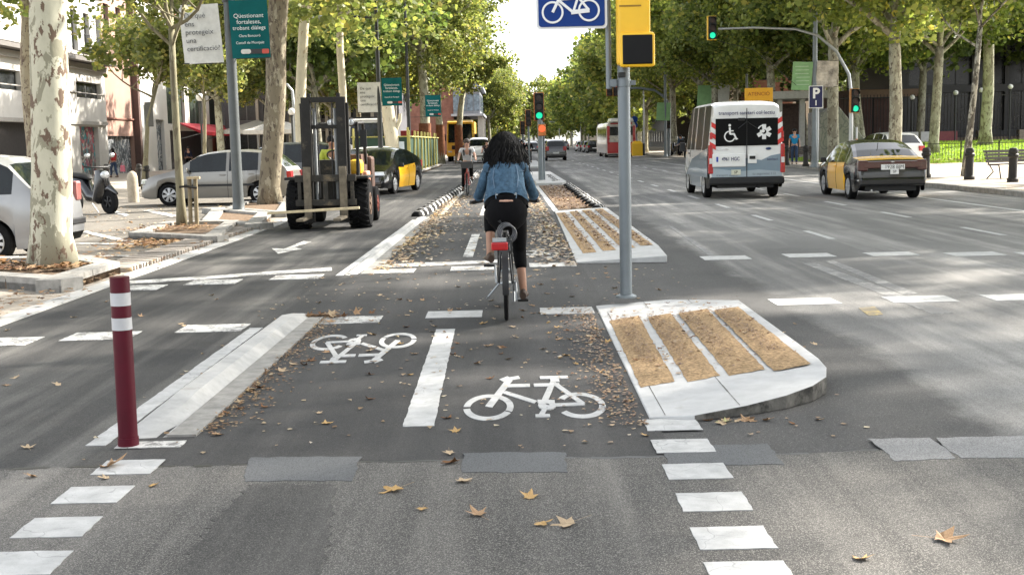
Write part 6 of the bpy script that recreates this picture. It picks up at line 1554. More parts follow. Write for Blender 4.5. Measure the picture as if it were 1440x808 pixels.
# far background block on the left to close behind the square
for x0, x1, Y, H, m_, lb in ((-60, -27, 155, 18, BRK, 'reddish block of flats at the back of the square'), ):
    t = thing('block_of_flats', lb, 'building', (0, 0, 0)); facade(t, Y, x0, x1, H, m_, [(1.5 + k * 3, 3 + k * 3, z, z + 1.6, DARKW, 'window') for k in range(10) for z in (2, 5, 8, 11, 14)], axis='X', thick=12)
# ---- right side
BD = mat('dark_brown_cladding', (.055, .022, .016), .7, var=.3, scale=1); BK = mat('near_black_cladding', (.016, .016, .020), .5, var=.4, scale=.7)
t = thing('brown_hall', 'dark brown hall behind the signal mast', 'building', (0, 0, 0)); Y = 84
x0, x1 = at(1216, 180, Y).x, at(1268, 180, Y).x; facade(t, Y, x0 - 1, x1, 4.6, BD, [(1.5, 1.6, .2, 4.2, BLACK, 'joint'), (3.0, 3.1, .2, 4.2, BLACK, 'joint')], axis='X', thick=8, depth=.1)
b = MB(); b.box(((x0 + x1) / 2, Y - .2, 4.3), (x1 - x0 + 2.2, .5, .5)); b.build('fascia', mat('fascia_brown', (.16, .10, .06), .7), t)
t = thing('dark_glass_building', 'long near black glass building beyond the lawn', 'building', (0, 0, 0)); Y = 88
x1 = at(1500, 150, Y).x; x0 = at(1266, 150, Y).x
facade(t, Y, x0, x1 + 12, 13, BK, [(.6 + k * 2.4, 2.7 + k * 2.4, 1.6 + 3.3 * j, 4.4 + 3.3 * j, glassmat('dark_glazing', (.012, .013, .017), .25), 'window') for k in range(9) for j in range(3)], axis='X', thick=14, frame=mat('dark_mullion', (.03, .03, .035), .5))
for k in range(60): b = MB(); b.tube([(x0 + k * .4, Y - 8.0, 1.0), (x0 + k * .4, Y - 8.0, 3.6)], .02, 4); 
rl = thing('tall_railing', 'tall dark iron railing on a low stone wall at the back of the lawn', 'fence', (0, 80, 0))
rb = MB().tube([(0, 0, 1.0), (0, 0, 4.1)], .022, 4).mesh('railing_bar', IR)
for k in range(100): o = link('railing_bar', rb, rl); o.location = (22 + k * .22, 0, 0)
for z in (1.3, 3.9): b = MB(); b.box((33, 0, z), (22.5, .06, .07)); b.build('rail', IR, rl)
b = MB(); b.box((33.5, .25, .75), (23, .35, .9)); b.build('low_wall', mat('low_wall_stone', (.17, .14, .11), .9, var=.3, scale=2), rl)
for k in range(9): b = MB(); b.box((23 + k * 2.7, .2, .95), (.5, .5, 1.35)); b.build('pier', mat('pier_stone', (.24, .21, .17), .9, var=.2), rl)
for a, c, m_, lb in ((1271, 1292, mat('panel_white', (.50, .50, .50), .5), 'left white board standing behind the lawn'), (1294, 1318, MATS['panel_white'], 'right white board standing behind the lawn'), (1319, 1347, mat('panel_maroon', (.17, .035, .04), .6), 'maroon board behind the lawn')):
    p, q = at(a, 197, 76), at(c, 197, 76); t = thing('site_board', lb, 'board', ((p.x + q.x) / 2, 76, 0)); b = MB(); b.box((0, 0, 1.15), (q.x - p.x - .08, .06, .95)); b.build('board', m_, t); b = MB(); b.box((-.3, .08, .7), (.06, .1, 1.4)); b.box((.3, .08, .7), (.06, .1, 1.4)); b.build('leg', GALV, t)
# concrete wedge structure with graffiti, and metro canopy
t = thing('concrete_shelter', 'grey concrete wedge shaped entrance wall with scribbled graffiti', 'structure', (0, 0, .13)); Y = 66
CONC = graffiti('concrete_scribbled', (.19, .185, .175), [((.10, .10, .10), .50)], 1.4)
p = [at(a, c, Y) for a, c in ((1152, 222), (1152, 158), (1180, 150), (1216, 196), (1220, 222))]; p[0].z = p[-1].z = .1
b = MB(); b.plate([(q.x, q.z) for q in p], (0, Y, -.13), (1, 0, 0), (0, 0, 1), -2.5 * 1); b.build('wall', CONC, t, bevel=.03)
b = MB(); q = at(1174, 170, Y); b.box((q.x, Y - .1, 1.4), (.12, .12, 2.8)); b.build('post', GALV, t)
t = thing('metro_canopy', 'dark covered entrance with pale flat roof slab behind the blue shirted man', 'structure', (0, 0, .13)); Y = 74
p, q = at(1092, 135, Y), at(1156, 135, Y)
b = MB(); b.box(((p.x + q.x) / 2, Y + 3, p.z - .1), (q.x - p.x + 1, 7, .45)); b.build('roof_slab', mat('slab_pale', (.34, .33, .32), .8), t)
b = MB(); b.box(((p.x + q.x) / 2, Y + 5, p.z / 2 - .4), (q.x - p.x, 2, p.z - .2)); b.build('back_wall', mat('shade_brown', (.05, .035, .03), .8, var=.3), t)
for px in (1096, 1128, 1154): r = at(px, 135, Y); b = MB(); b.box((r.x, Y, p.z / 2 - .2), (.3, .3, p.z - .3)); b.build('column', MATS['slab_pale'], t)
t = thing('red_brick_block', 'red brick building glimpsed between the trunks behind the orange board', 'building', (0, 0, 0)); Y = 120
x0, x1 = at(1060, 100, Y).x, at(1115, 100, Y).x; facade(t, Y, x0, x1, 10, BRK, [(.6, 2.2, z, z + 1.8, DARKW, 'window') for z in (1, 4, 7)], axis='X', thick=10)
for x0, x1, Y, H, m_, lb in ((22, 70, 160, 17, mat('far_block_dark', (.10, .09, .08), .8, var=.3), 'long dark block behind the right trees'),):
    t = thing('block_of_flats', lb, 'building', (0, 0, 0)); facade(t, Y, x0, x1, H, m_, [(1.5 + k * 3, 3 + k * 3, z, z + 1.6, DARKW, 'window') for k in range(15) for z in (2, 5, 8, 11, 14)], axis='X', thick=12)
for y0, L_, H_, m_, lb in ((150, 40, 17, mat('block_buff', (.30, .25, .19), .85, var=.1), 'buff apartment block behind the right trees beyond the bus'), (192, 55, 20, mat('block_grey', (.24, .235, .23), .85, var=.1), 'grey apartment block further up the right side'), (250, 170, 18, MATS['block_buff'], 'long buff apartment row at the far right end of the avenue')):
    t = thing('apartment_block', lb, 'building', (0, 0, 0)); facade(t, 25.5, y0, y0 + L_, H_, m_, [(1 + k * 3.4, 2.6 + k * 3.4, z, z + 1.8, DARKW, 'window') for k in range(int(L_ / 3.4)) for z in (1, 4.4, 7.8, 11.2)][:60], thick=-12)
t = thing('distant_tower', 'pale distant building at the end of the avenue', 'building', (0, 0, 0)); facade(t, 620, 4, 16, 22, STONE_W, [(1 + k * 2.4, 2.2 + k * 2.4, 2 + j * 3.2, 3.6 + j * 3.2, DARKW, 'window') for k in range(4) for j in range(6)], axis='X', thick=12)
# ================================================================== BICYCLES AND PEOPLE
SKINC = mat('skin_tan', (.36, .19, .12), .55, var=.08, scale=20); SKIN2 = mat('skin_light', (.48, .28, .20), .55, var=.08, scale=20); HAIR = mat('hair_black', (.003, .0026, .0028), .55, var=.3, scale=30, spec=.22)
DENIM = mat('denim_blue', (.05, .095, .145), .85, var=.35, scale=26, bump=.35, dirt=((.10, .18, .26), 14, .56)); BLACKC = mat('cloth_black', (.0035, .0035, .0042), .9, var=.3, scale=14, bump=.2); SHOE = mat('shoe_brown', (.06, .035, .022), .6, var=.3, scale=16)
def bicycle(label, loc, rz, frame_m, detailed=False, wr=.335):
    t = thing('bicycle', label, 'bicycle', loc, rz)
    for i, y in enumerate((0, 1.05)):
        w = MB(); n = 36; m_ = 8; rt = .021; vs = []; fs = []
        for k in range(n):
            a = 2 * math.pi * k / n
            for j in range(m_):
                c = 2 * math.pi * j / m_; r = wr - rt + rt * math.cos(c); vs.append((rt * .95 * math.sin(c), r * math.cos(a), r * math.sin(a)))
        for k in range(n):
            for j in range(m_): fs.append((k * m_ + j, k * m_ + (j + 1) % m_, ((k + 1) % n) * m_ + (j + 1) % m_, ((k + 1) % n) * m_ + j))
        w.add(vs, fs); o = w.build('wheel', TYRE, t, smooth=60, loc=(0, y, wr))
        r = MB(); r.lathe([(wr - .045, -.011), (wr - .030, -.014), (wr - .030, .014), (wr - .045, .011), (wr - .045, -.011)], 36, axis='X'); r.build('rim', GALV, o)
        h = MB(); h.lathe([(.012, -.05), (.022, -.03), (.022, .03), (.012, .05)], 10, axis='X'); h.build('hub', GALV, o)
        for k in range(20 if detailed else 10):
            a = 2 * math.pi * k / (20 if detailed else 10)
            s = MB(); s.tube([(.02 * (-1) ** k, .018 * math.cos(a + .5), .018 * math.sin(a + .5)), (0, (wr - .04) * math.cos(a), (wr - .04) * math.sin(a))], .0014 if detailed else .003, 4); s.build('spoke', GALV, o)
    bb, st, ht, hb = (0, .44, .29), (0, .22, .78), (0, .84, .86), (0, .90, .70)
    b = MB(); b.tube([bb, st], .017, 8); b.tube([bb, hb], .020, 8); b.tube([(0, .25, .70), (0, .86, .80)], .017, 8); b.tube([hb, ht], .020, 8)
    for s in (1, -1): b.tube([(s * .06, 0, wr), (s * .05, .36, .30), bb], .011, 6); b.tube([(s * .06, 0, wr), (s * .03, .25, .72)], .009, 6)
    b.build('frame', frame_m, t, smooth=50)
    b = MB()
    for s in (1, -1): b.tube([(s * .055, 1.05, wr), (s * .05, .93, .66), (s * .02, .90, .70)], .012, 6)
    b.tube([ht, (0, .82, .98)], .015, 8); b.build('fork', frame_m, t, smooth=50)
    b = MB(); b.tube([(-.30, .68, 1.03), (-.2, .74, 1.04), (-.06, .82, .99), (.06, .82, .99), (.2, .74, 1.04), (.30, .68, 1.03)], .012, 8); b.build('handlebar', GALV, t, smooth=50)
    for s in (1, -1): b = MB(); b.tube([(s * .32, .655, 1.03), (s * .21, .735, 1.04)], .018, 8); b.build('grip', BLACK, t); b = MB(); b.tube([(s * .22, .76, 1.03), (s * .30, .73, 1.01)], .007, 5); b.build('brake_lever', GALV, t)
    b = MB(); b.tube([(0, .20, .86), (0, .22, .78)], .013, 8); b.tube([(0, .08, .885), (0, .14, .895), (0, .25, .88), (0, .36, .87)], [.045, .085, .05, .018], 10, sq=.5) if False else None
    vs = []; 
    b.build('seat_post', GALV, t)
    b = MB()
    sec = [(.06, .05, .02), (.10, .095, .03), (.16, .10, .035), (.22, .065, .03), (.30, .03, .025), (.37, .018, .018)]
    for y, w_, h_ in sec:
        for k in range(10): a = 2 * math.pi * k / 10; vs.append((w_ * math.cos(a), y, .885 + h_ * math.sin(a)))
    b.add(vs, [(i * 10 + k, i * 10 + (k + 1) % 10, (i + 1) * 10 + (k + 1) % 10, (i + 1) * 10 + k) for i in range(5) for k in range(10)] + [tuple(range(10)), tuple(range(50, 60))]); b.build('saddle', BLACK, t, smooth=60)
    b = MB(); b.tube([(.06, .44, .29), (.075, .44, .29)], .085, 18); b.build('chainring', GALV, t)
    b = MB(); b.tube([(.09, .44, .29), (.10, .38, .13)], .010, 6); b.tube([(-.09, .44, .29), (-.10, .48, .45)], .010, 6); b.tube([(-.09, .44, .29), (.09, .44, .29)], .014, 6); b.build('crank', GALV, t)
    for s, y, z in ((1, .38, .13), (-1, .48, .45)): b = MB(); b.box((s * .155, y, z), (.095, .07, .022)); b.build('pedal', BLACK, t)
    if detailed:
        n = 14; b = MB(); vs = []
        for k in range(n + 1):
            a = R_(-10 + 150 * k / n); r = wr + .03
            for x in (-.028, .028): vs.append((x, -r * math.cos(a), wr + r * math.sin(a)))
        b.add(vs, [(2 * k, 2 * k + 1, 2 * k + 3, 2 * k + 2) for k in range(n)]); 
        b.build('mudguard', BLACK, t, smooth=60)
        b = MB(); z = .74
        for s in (1, -1): b.tube([(s * .055, -.30, z), (s * .055, .16, z)], .006, 5); b.tube([(s * .07, 0, wr), (s * .06, -.16, z)], .005, 5); b.tube([(s * .07, 0, wr), (s * .055, -.02, z)], .005, 5)
        b.tube([(-.055, -.30, z), (.055, -.30, z)], .006, 5); b.tube([(-.055, -.1, z), (.055, -.1, z)], .006, 5); b.build('rack', DARK_POST, t)
        b = MB(); b.box((-.045, -.325, .695), (.145, .035, .072)); o = b.build('rear_reflector', REDLENS, t, bevel=.012); b = MB(); b.box((-.045, -.315, .75), (.12, .05, .03)); b.build('reflector_bracket', GALV, o)
        b = MB()   # coiled cable lock hanging below the saddle
        for q in range(3):
            pts = [(.01 + .07 * math.cos(a) + .012 * q, -.02 - .02 * q, .80 + .075 * math.sin(a) - .01 * q) for a in np.linspace(0, 2 * math.pi, 17)]
            b.tube(pts, .0085, 6, caps=False)
        b.tube([(.04, -.03, .73), (.06, -.05, .66), (.05, -.03, .60)], .009, 6); tag(b.build('cable_lock', mat('lock_grey', (.06, .063, .07), .45), t, smooth=60))
        b = MB(); b.tube([(-.06, .0, wr), (-.16, -.02, .22), (-.17, .0, .20)], .008, 5); b.tube([(.07, .0, .26), (.07, -.02, .17)], .012, 5); b.build('kickstand', GALV, t)
    return t
def loft(secs, n=16):
    """secs: (centre, rx, ry, axis tilt about X)"""
    b = MB(); vs = []
    for c, rx, ry, tl in secs:
        for k in range(n):
            a = 2 * math.pi * k / n; v = Matrix.Rotation(tl, 3, 'X') @ Vector((rx * math.cos(a), ry * math.sin(a), 0)); vs.append(Vector(c) + v)
    b.add(vs, [(i * n + k, i * n + (k + 1) % n, (i + 1) * n + (k + 1) % n, (i + 1) * n + k) for i in range(len(secs) - 1) for k in range(n)])
    return b
def figure(label, loc, rz, J, body_m, top, bottom, shoe=SHOE, hair=HAIR, long_hair=False, extras=None, fingers=False, name='person', sleeve='long', legs='long', topmat2=None):
    """J: joint positions; body is one skinned surface, clothing follows the same bones"""
    t = thing(name, label, 'person', loc, rz)
    N = ['pel', 'spi', 'che', 'nec', 'hea', 'crn', 'shl', 'ell', 'wrl', 'hnl', 'shr', 'elr', 'wrr', 'hnr', 'hil', 'knl', 'anl', 'tol', 'hir', 'knr', 'anr', 'tor']
    Rr = dict(pel=(.13, .10), spi=(.115, .085), che=(.13, .095), nec=.052, hea=(.078, .088), crn=(.07, .08), hil=.088, hir=.088)
    if top is None: Rr.update(che=(.10, .075), spi=(.10, .075))
    for s in 'lr': Rr.update({'sh' + s: .055 if top else .040, 'el' + s: .038, 'wr' + s: .026, 'hn' + s: .030, 'kn' + s: .055, 'an' + s: .036, 'to' + s: .03})
    E = [('pel', 'spi'), ('spi', 'che'), ('che', 'nec'), ('nec', 'hea'), ('hea', 'crn')]
    for s in 'lr': E += [('che', 'sh' + s), ('sh' + s, 'el' + s), ('el' + s, 'wr' + s), ('wr' + s, 'hn' + s), ('pel', 'hi' + s), ('hi' + s, 'kn' + s), ('kn' + s, 'an' + s), ('an' + s, 'to' + s)]
    pts = [Vector(J[n]) for n in N]; rad = [Rr[n] for n in N]; ed = [(N.index(a), N.index(b)) for a, b in E]
    fwd = (Vector(J['hea']) - Vector(J['nec']))
    if fingers:
        for s in 'lr':
            h = Vector(J['hn' + s]); sx = -1 if s == 'l' else 1
            for k in range(4):
                i0 = len(pts); off = (k - 1.5) * .021
                pts += [h + Vector((off * sx, .035, .012)), h + Vector((off * sx, .052, -.012)), h + Vector((off * sx, .038, -.032))]; rad += [.0095, .009, .0075]; ed += [(N.index('hn' + s), i0), (i0, i0 + 1), (i0 + 1, i0 + 2)]
            i0 = len(pts); pts += [h + Vector((-sx * .035, .0, -.01)), h + Vector((-sx * .045, .025, -.025))]; rad += [.011, .0085]; ed += [(N.index('hn' + s), i0), (i0, i0 + 1)]
    skin('body', pts, ed, rad, body_m, t, 2, 0)
    hd = Vector(J['hea']); face = Vector(J['face']) if 'face' in J else Vector((0, 1, 0))
    hm = (hd + Vector(J['crn'])) / 2
    side = Vector((0, 0, 1)).cross(face).normalized()
    b = MB(); b.tube([hm + face * .08 + Vector((0, 0, .0)), hm + face * .112 - Vector((0, 0, .03)), hm + face * .08 - Vector((0, 0, .036))], [.008, .014, .008], 6); b.build('nose', body_m, t, smooth=60)
    for q in (1, -1):
        b = MB(); b.ball(hm + face * .082 + side * q * .032 + Vector((0, 0, .012)), (.013, .010, .008), 8, 5); b.build('eye', HAIR, t)
        b = MB(); b.ball(hm + side * q * .088 - Vector((0, 0, .01)), (.012, .02, .03), 8, 5); b.build('ear', body_m, t)
    b = MB(); b.box(tuple(hm + face * .088 - Vector((0, 0, .062))), (.045, .012, .010)); b.build('mouth', mat('lips', (.35, .10, .09), .5), t)
    b = MB(); b.ball(hm - face * .022 + Vector((0, 0, .035)), (.098, .105, .10), 14, 9)
    if long_hair is not True: 
        if long_hair == 'mid': b.ball(hm - face * .06 - Vector((0, 0, .10)), (.10, .07, .16), 12, 8)
        b.build('hair', hair, t, smooth=70)
    # trousers
    P_ = lambda k: Vector(J[k])
    cut = .985 if legs == 'long' else .55
    tp = [P_('pel') + Vector((0, 0, .04)), P_('pel')]; tr = [(.145, .115), (.155, .125)]; te = [(0, 1)]
    for s in 'lr':
        i = len(tp); k = P_('kn' + s).lerp(P_('an' + s), cut * .98 if legs == 'long' else cut)
        tp += [P_('hi' + s), P_('hi' + s).lerp(P_('kn' + s), .55), P_('kn' + s), k]; tr += [.108, .088, .07, .058]; te += [(1, i), (i, i + 1), (i + 1, i + 2), (i + 2, i + 3)]
    skin('trousers', tp, te, tr, bottom, t, 2, 1)
    if top:
        tp = [P_('pel') + Vector((0, .0, .06)), P_('spi'), P_('che'), P_('che').lerp(P_('nec'), .6)]; tr = [(.155, .12), (.14, .11), (.155, .115), (.085, .075)]; te = [(0, 1), (1, 2), (2, 3)]
        for s in 'lr':
            i = len(tp); tp += [P_('sh' + s), P_('el' + s) if sleeve == 'long' else P_('sh' + s).lerp(P_('el' + s), .55)]; tr += [.075, .058]; te += [(2, i), (i, i + 1)]
            if sleeve == 'long': tp.append(P_('el' + s).lerp(P_('wr' + s), .8)); tr.append(.045); te.append((i + 1, i + 2))
        skin('top', tp, te, tr, top, t, 2, 1)
    for s in 'lr':
        a, c = P_('an' + s), P_('to' + s); d = (c - a); d.z = 0
        d = d.normalized() if d.length > .01 else Vector((0, 1, 0))
        b = MB(); z0 = a.z - .075
        secs = [(a - d * .06, .030, .035), (a - d * .03, .038, .05), (a + d * .05, .036, .042), (a + d * .12, .042, .030), (a + d * .18, .034, .022), (a + d * .205, .015, .012)]
        pv = []; n = 10; sd = Vector((0, 0, 1)).cross(d)
        for c_, w_, h_ in secs:
            c_ = Vector((c_.x, c_.y, z0 + h_ + (c.z - a.z + .06) * 0))
            for k in range(n): an_ = 2 * math.pi * k / n; pv.append(c_ + sd * w_ * math.cos(an_) + Vector((0, 0, h_ * math.sin(an_))))
        b.add(pv, [(i * n + k, i * n + (k + 1) % n, (i + 1) * n + (k + 1) % n, (i + 1) * n + k) for i in range(5) for k in range(n)] + [tuple(range(n)), tuple(range(50, 60))]); b.build('shoe', shoe, t, smooth=60)
    return t
# ---- the main cyclist and her bicycle
BX, BY = -.055, 10.76
bike = bicycle('dark bicycle with red rear reflector ridden by the woman in denim', (BX, BY + .335 - .335, .008), 0, mat('frame_dark', (.03, .032, .035), .35, .4), True)
J = dict(pel=(0, .20, .985), spi=(0, .27, 1.14), che=(0, .40, 1.33), nec=(0, .50, 1.45), hea=(0, .56, 1.535), crn=(0, .575, 1.605), face=(0, .98, -.15),
         shl=(-.150, .42, 1.34), ell=(-.248, .50, 1.13), wrl=(-.275, .665, 1.06), hnl=(-.265, .715, 1.065), shr=(.150, .42, 1.34), elr=(.248, .50, 1.13), wrr=(.275, .665, 1.06), hnr=(.265, .715, 1.065),
         hil=(-.09, .22, .93), knl=(-.15, .58, .93), anl=(-.16, .41, .56), tol=(-.18, .53, .50), hir=(.09, .22, .93), knr=(.11, .50, .60), anr=(.14, .34, .22), tor=(.15, .45, .15))
cy = figure('woman cyclist in denim jacket and black cropped trousers riding away, seen from behind', (BX + .02, BY, .008), 0, J, SKINC, None, BLACKC, hair=HAIR, long_hair=True, fingers=True, legs='crop', shoe=SHOE, name='person')
# black top, hem wide over the hips
b = loft([((0, .235, 1.00), .205, .145, -.35), ((0, .235, 1.035), .20, .150, -.35), ((0, .25, 1.075), .185, .135, -.4), ((0, .28, 1.13), .15, .10, -.5)], 20)
# lift the back of the hem so that a sliver of skin shows
for i, v in enumerate(b.v):
    if i < 40 and v[1] < .2 and abs(v[0]) < .13: b.v[i] = (v[0], v[1] + .015, v[2] + .035 * (1 - abs(v[0]) / .13) ** .5)
b.build('black_top', BLACKC, cy, smooth=60)
b = MB(); b.ball((.0, .125, 1.062), (.095, .05, .026), 14, 8); b.build('lower_back', SKIN2, cy, smooth=80)
b = loft([((0, .21, .80), .10, .10, 0), ((0, .20, .86), .165, .145, 0), ((0, .20, .93), .192, .155, -.1), ((0, .205, .985), .19, .15, -.2), ((0, .215, 1.035), .172, .138, -.3), ((0, .22, 1.05), .165, .13, -.3)], 22); b.build('trousers', BLACKC, cy, smooth=70)
b = loft([((0, .25, 1.075), .205, .155, -.45), ((0, .262, 1.10), .20, .150, -.45), ((0, .29, 1.15), .183, .135, -.5), ((0, .33, 1.22), .172, .130, -.5), ((0, .38, 1.30), .172, .125, -.5), ((0, .42, 1.36), .155, .110, -.5), ((0, .455, 1.405), .11, .085, -.5), ((0, .48, 1.44), .07, .07, -.5)], 24)
rnd = random.Random(5)
for i, v in enumerate(b.v): b.v[i] = (v[0] + rnd.uniform(-.004, .004), v[1] + rnd.uniform(-.005, .005), v[2] + rnd.uniform(-.004, .004) - (.035 * (abs(v[0]) / .2) ** 2 if i < 24 else 0))
jk = b.build('jacket', DENIM, cy, smooth=70)
sm = jk.modifiers.new('sub', 'SUBSURF'); sm.levels = 1; sm.render_levels = 1
for s in (1, -1):
    pts = [(s * .11, .43, 1.365), (s * .155, .425, 1.34), (s * .188, .435, 1.28), (s * .214, .465, 1.20), (s * .244, .50, 1.13), (s * .252, .54, 1.105), (s * .253, .575, 1.095)]
    b = MB(); b.ball((s * .142, .425, 1.350), (.074, .082, .066), 14, 8); b.tube(pts, [.045, .056, .054, .051, .048, .045, .046], 14)
    for i, v in enumerate(b.v): b.v[i] = tuple(c + rnd.uniform(-.004, .004) for c in v)
    o = b.build('sleeve', DENIM, cy, smooth=70); q = o.modifiers.new('sub', 'SUBSURF'); q.levels = q.render_levels = 1
    b = MB(); b.tube([(s * .255, .555, 1.10), (s * .257, .60, 1.088)], .049, 14); b.build('cuff', mat('denim_pale', (.08, .14, .21), .85, var=.3, scale=20), o, smooth=60)
    b = MB(); b.box((s * .085, .125 + .012, 1.125), (.02, .012, .02)); b.build('button', GALV, jk)
    # stitched seams running down the back
    b = MB(); b.tube([(s * .10, .31, 1.37), (s * .115, .235, 1.27), (s * .10, .165, 1.16), (s * .09, .118, 1.085)], .004, 5); b.build('seam', mat('denim_seam', (.14, .20, .27), .9), jk)
b = MB(); b.tube([(-.17, .33, 1.325), (-.08, .285, 1.325), (.08, .285, 1.325), (.17, .33, 1.325)], .004, 5); b.tube([(-.185, .21, 1.115), (-.09, .14, 1.125), (.09, .14, 1.125), (.185, .21, 1.115)], .005, 5); b.build('yoke_seam', MATS['denim_seam'], jk)
# hair: a full wavy mass of strands
b = MB(); b.ball((0, .53, 1.575), (.112, .122, .112), 16, 10); b.ball((0, .46, 1.45), (.135, .095, .12), 14, 8); b.ball((-.02, .41, 1.385), (.13, .06, .07), 14, 8); b.build('hair', HAIR, cy, smooth=80)
b = MB(); r = random.Random(2)
for lock in range(170):
    th0 = r.uniform(-math.pi * .10, math.pi * 1.10); el0 = r.uniform(.05, 1.45); ln0 = r.uniform(.20, .50) + .16 * math.sin(el0) + .16 * max(0, math.sin(th0)) ** 5 * r.random()
    ph = r.uniform(0, 6.28); fq = r.uniform(9, 17); am = r.uniform(.010, .024); out0 = r.uniform(.02, .10)
    for k in range(13):
        th = th0 + r.gauss(0, .17); el = min(1.5, max(0, el0 + r.gauss(0, .08))); Ln = ln0 * r.uniform(.72, 1.12); out = out0 + r.gauss(0, .008)
        p = Vector((.116 * math.cos(th) * math.cos(el), .53 - .125 * math.sin(th) * math.cos(el), 1.575 + .114 * math.sin(el)))
        d = Vector((math.cos(th), -math.sin(th) * .75, 0)); pts = [p]; a1 = am * r.uniform(.7, 1.25); p1 = ph + r.gauss(0, .75); fl = r.random() < .06
        for q in range(1, 11):
            u = q / 10; z = p.z - Ln * u * (1 if u > .1 else .6); rr = out * math.sin(min(1, u * 1.35) * math.pi / 2) - .035 * u * u + (.05 * u if fl else 0)
            pts.append(Vector((p.x + d.x * rr + a1 * u ** .5 * math.sin(p1 + fq * u), max(.235, p.y + d.y * rr - .02 * u + a1 * u ** .5 * math.cos(p1 + fq * u) - (p.z - z) * .16), z)))
        b.tube(pts, [.003, .004, .0042, .0042, .004, .004, .0038, .0034, .003, .0022, .001], 3)
for (x0, x1, z1) in ():
    b.tube([(x0, .36, 1.42), (x1 * .8, .29, 1.34), (x1 - .03, .245, 1.30), (x1 + .01, .225, z1), (x1 + .045, .225, z1 + .012)], [.02, .018, .015, .012, .005], 6)
b.build('hair_strands', HAIR, cy, smooth=80)

# ---- oncoming cyclist in white top
p = gnd(657, 276); p.y += .2; rz = R_(180)
bicycle('bicycle ridden towards the camera by the woman in a white top', (p.x, p.y + .95, .006), rz, mat('frame_red', (.35, .05, .04), .4))
TOPG = mat('top_pale_grey', (.50, .50, .50), .8, var=.1); 
J2 = dict(pel=(0, .18, .96), spi=(0, .23, 1.14), che=(0, .30, 1.34), nec=(0, .34, 1.47), hea=(0, .37, 1.55), crn=(0, .375, 1.625), shl=(-.17, .31, 1.38), ell=(-.25, .42, 1.17), wrl=(-.27, .62, 1.07), hnl=(-.27, .69, 1.06), shr=(.17, .31, 1.38), elr=(.25, .42, 1.17), wrr=(.27, .62, 1.07), hnr=(.27, .69, 1.06),
          hil=(-.09, .2, .92), knl=(-.11, .60, .92), anl=(-.13, .44, .54), tol=(-.14, .56, .48), hir=(.09, .2, .92), knr=(.11, .50, .58), anr=(.14, .34, .22), tor=(.15, .45, .15))
w2 = figure('woman in pale sleeveless top cycling towards the camera on the left', (p.x, p.y + .95, .006), rz, J2, SKIN2, TOPG, BLACKC, hair=mat('hair_dark_brown', (.03, .018, .012), .5), long_hair='mid', sleeve='short')
for s in (1, -1): b = MB(); b.tube([(s * .09, .42, 1.20), (s * .10, .40, 1.36), (s * .10, .28, 1.43)], .022, 6); b.build('backpack_strap', BLACK, w2)
# basket on her bicycle's handlebar is hers
b = MB(); b.box((0, .98, .93), (.30, .22, .20), tp=1.2); bk2 = [o for o in bpy.data.objects if o.name.startswith('bicycle') and o.type == 'EMPTY'][-1]; b.build('basket', mat('basket_dark', (.05, .05, .05), .7), bk2)
# ---- dark clothed rider behind her
p = at(685, 230, 62); 
bicycle('bicycle of the dark clothed rider partly behind the main cyclist', (p.x, 62.9, .006), rz, mat('frame_dark', (.03, .032, .035), .35, .4))
figure('rider in black with tied hair coming along behind the woman in white', (p.x, 62.9, .006), rz, J2, SKIN2, mat('cloth_plum', (.03, .022, .028), .9), BLACKC, sleeve='short')
# ---- cyclist riding away on the right of her head
p = at(744, 225, 84)
bicycle('bicycle of the distant rider in black right of the denim jacket', (p.x, 83.5, .006), 0, MATS['frame_dark'])
figure('distant cyclist in black riding away right of the main cyclist head', (p.x, 83.5, .006), 0, J2, SKIN2, BLACKC, BLACKC)
p = at(734, 225, 90); bicycle('bicycle of the further rider almost hidden by the main cyclist hair', (p.x, 90.5, .006), 0, MATS['frame_dark']); figure('further cyclist almost hidden behind the main cyclist hair', (p.x, 90.5, .006), 0, J2, SKIN2, BLACKC, BLACKC)
# ---- pedestrians
def standing(label, loc, rz, top, bottom, skinm=SKIN2, sleeve='long', step=.12, hair='short', sc=1.0, arm=.0):
    K = dict(pel=(0, 0, .95), spi=(0, .01, 1.12), che=(0, .02, 1.36), nec=(0, .02, 1.49), hea=(0, .035, 1.575), crn=(0, .04, 1.65), shl=(-.175, .01, 1.40), ell=(-.24, -.04, 1.13), wrl=(-.25, .06, .90), hnl=(-.25, .08, .83), shr=(.175, .01, 1.40), elr=(.24, .0, 1.13), wrr=(.25, .12 + arm, .92 + arm), hnr=(.25, .15 + arm, .86 + arm),
             hil=(-.09, 0, .90), knl=(-.10, step * .7 + .03, .50), anl=(-.10, step, .09), tol=(-.10, step + .13, .04), hir=(.09, 0, .90), knr=(.10, -step * .2, .50), anr=(.10, -step, .10), tor=(.10, -step + .13, .04))
    t = figure(label, loc, rz, K, skinm, top, bottom, sleeve=sleeve, long_hair='mid' if hair == 'mid' else False); t.scale = (sc,) * 3; return t
REDC = mat('cloth_red', (.40, .035, .04), .85, var=.15, scale=8); JEAN = mat('jeans', (.04, .06, .11), .9, var=.2, scale=10); BLUEC = mat('cloth_bright_blue', (.02, .22, .42), .8, var=.1)
p = Vector((bx(161, 72), 72, .006)); rw_ = standing('woman in red top walking with pink bag past the graffitied shutter', p, R_(60), REDC, JEAN, SKINC, 'short', .16, 'mid')
t = thing('shopping_bag', 'pink shopping bag carried by the woman in red', 'bag', (p.x + .55, 71.9, .35)); b = MB(); b.box((0, 0, .18), (.30, .16, .38), tp=.8); b.build('bag', mat('bag_pink', (.55, .15, .20), .6), t, bevel=.03); b = MB(); b.tube([(-.1, 0, .35), (-.05, 0, .5), (.05, 0, .5), (.1, 0, .35)], .01, 5); b.build('handle', MATS['bag_pink'], t)
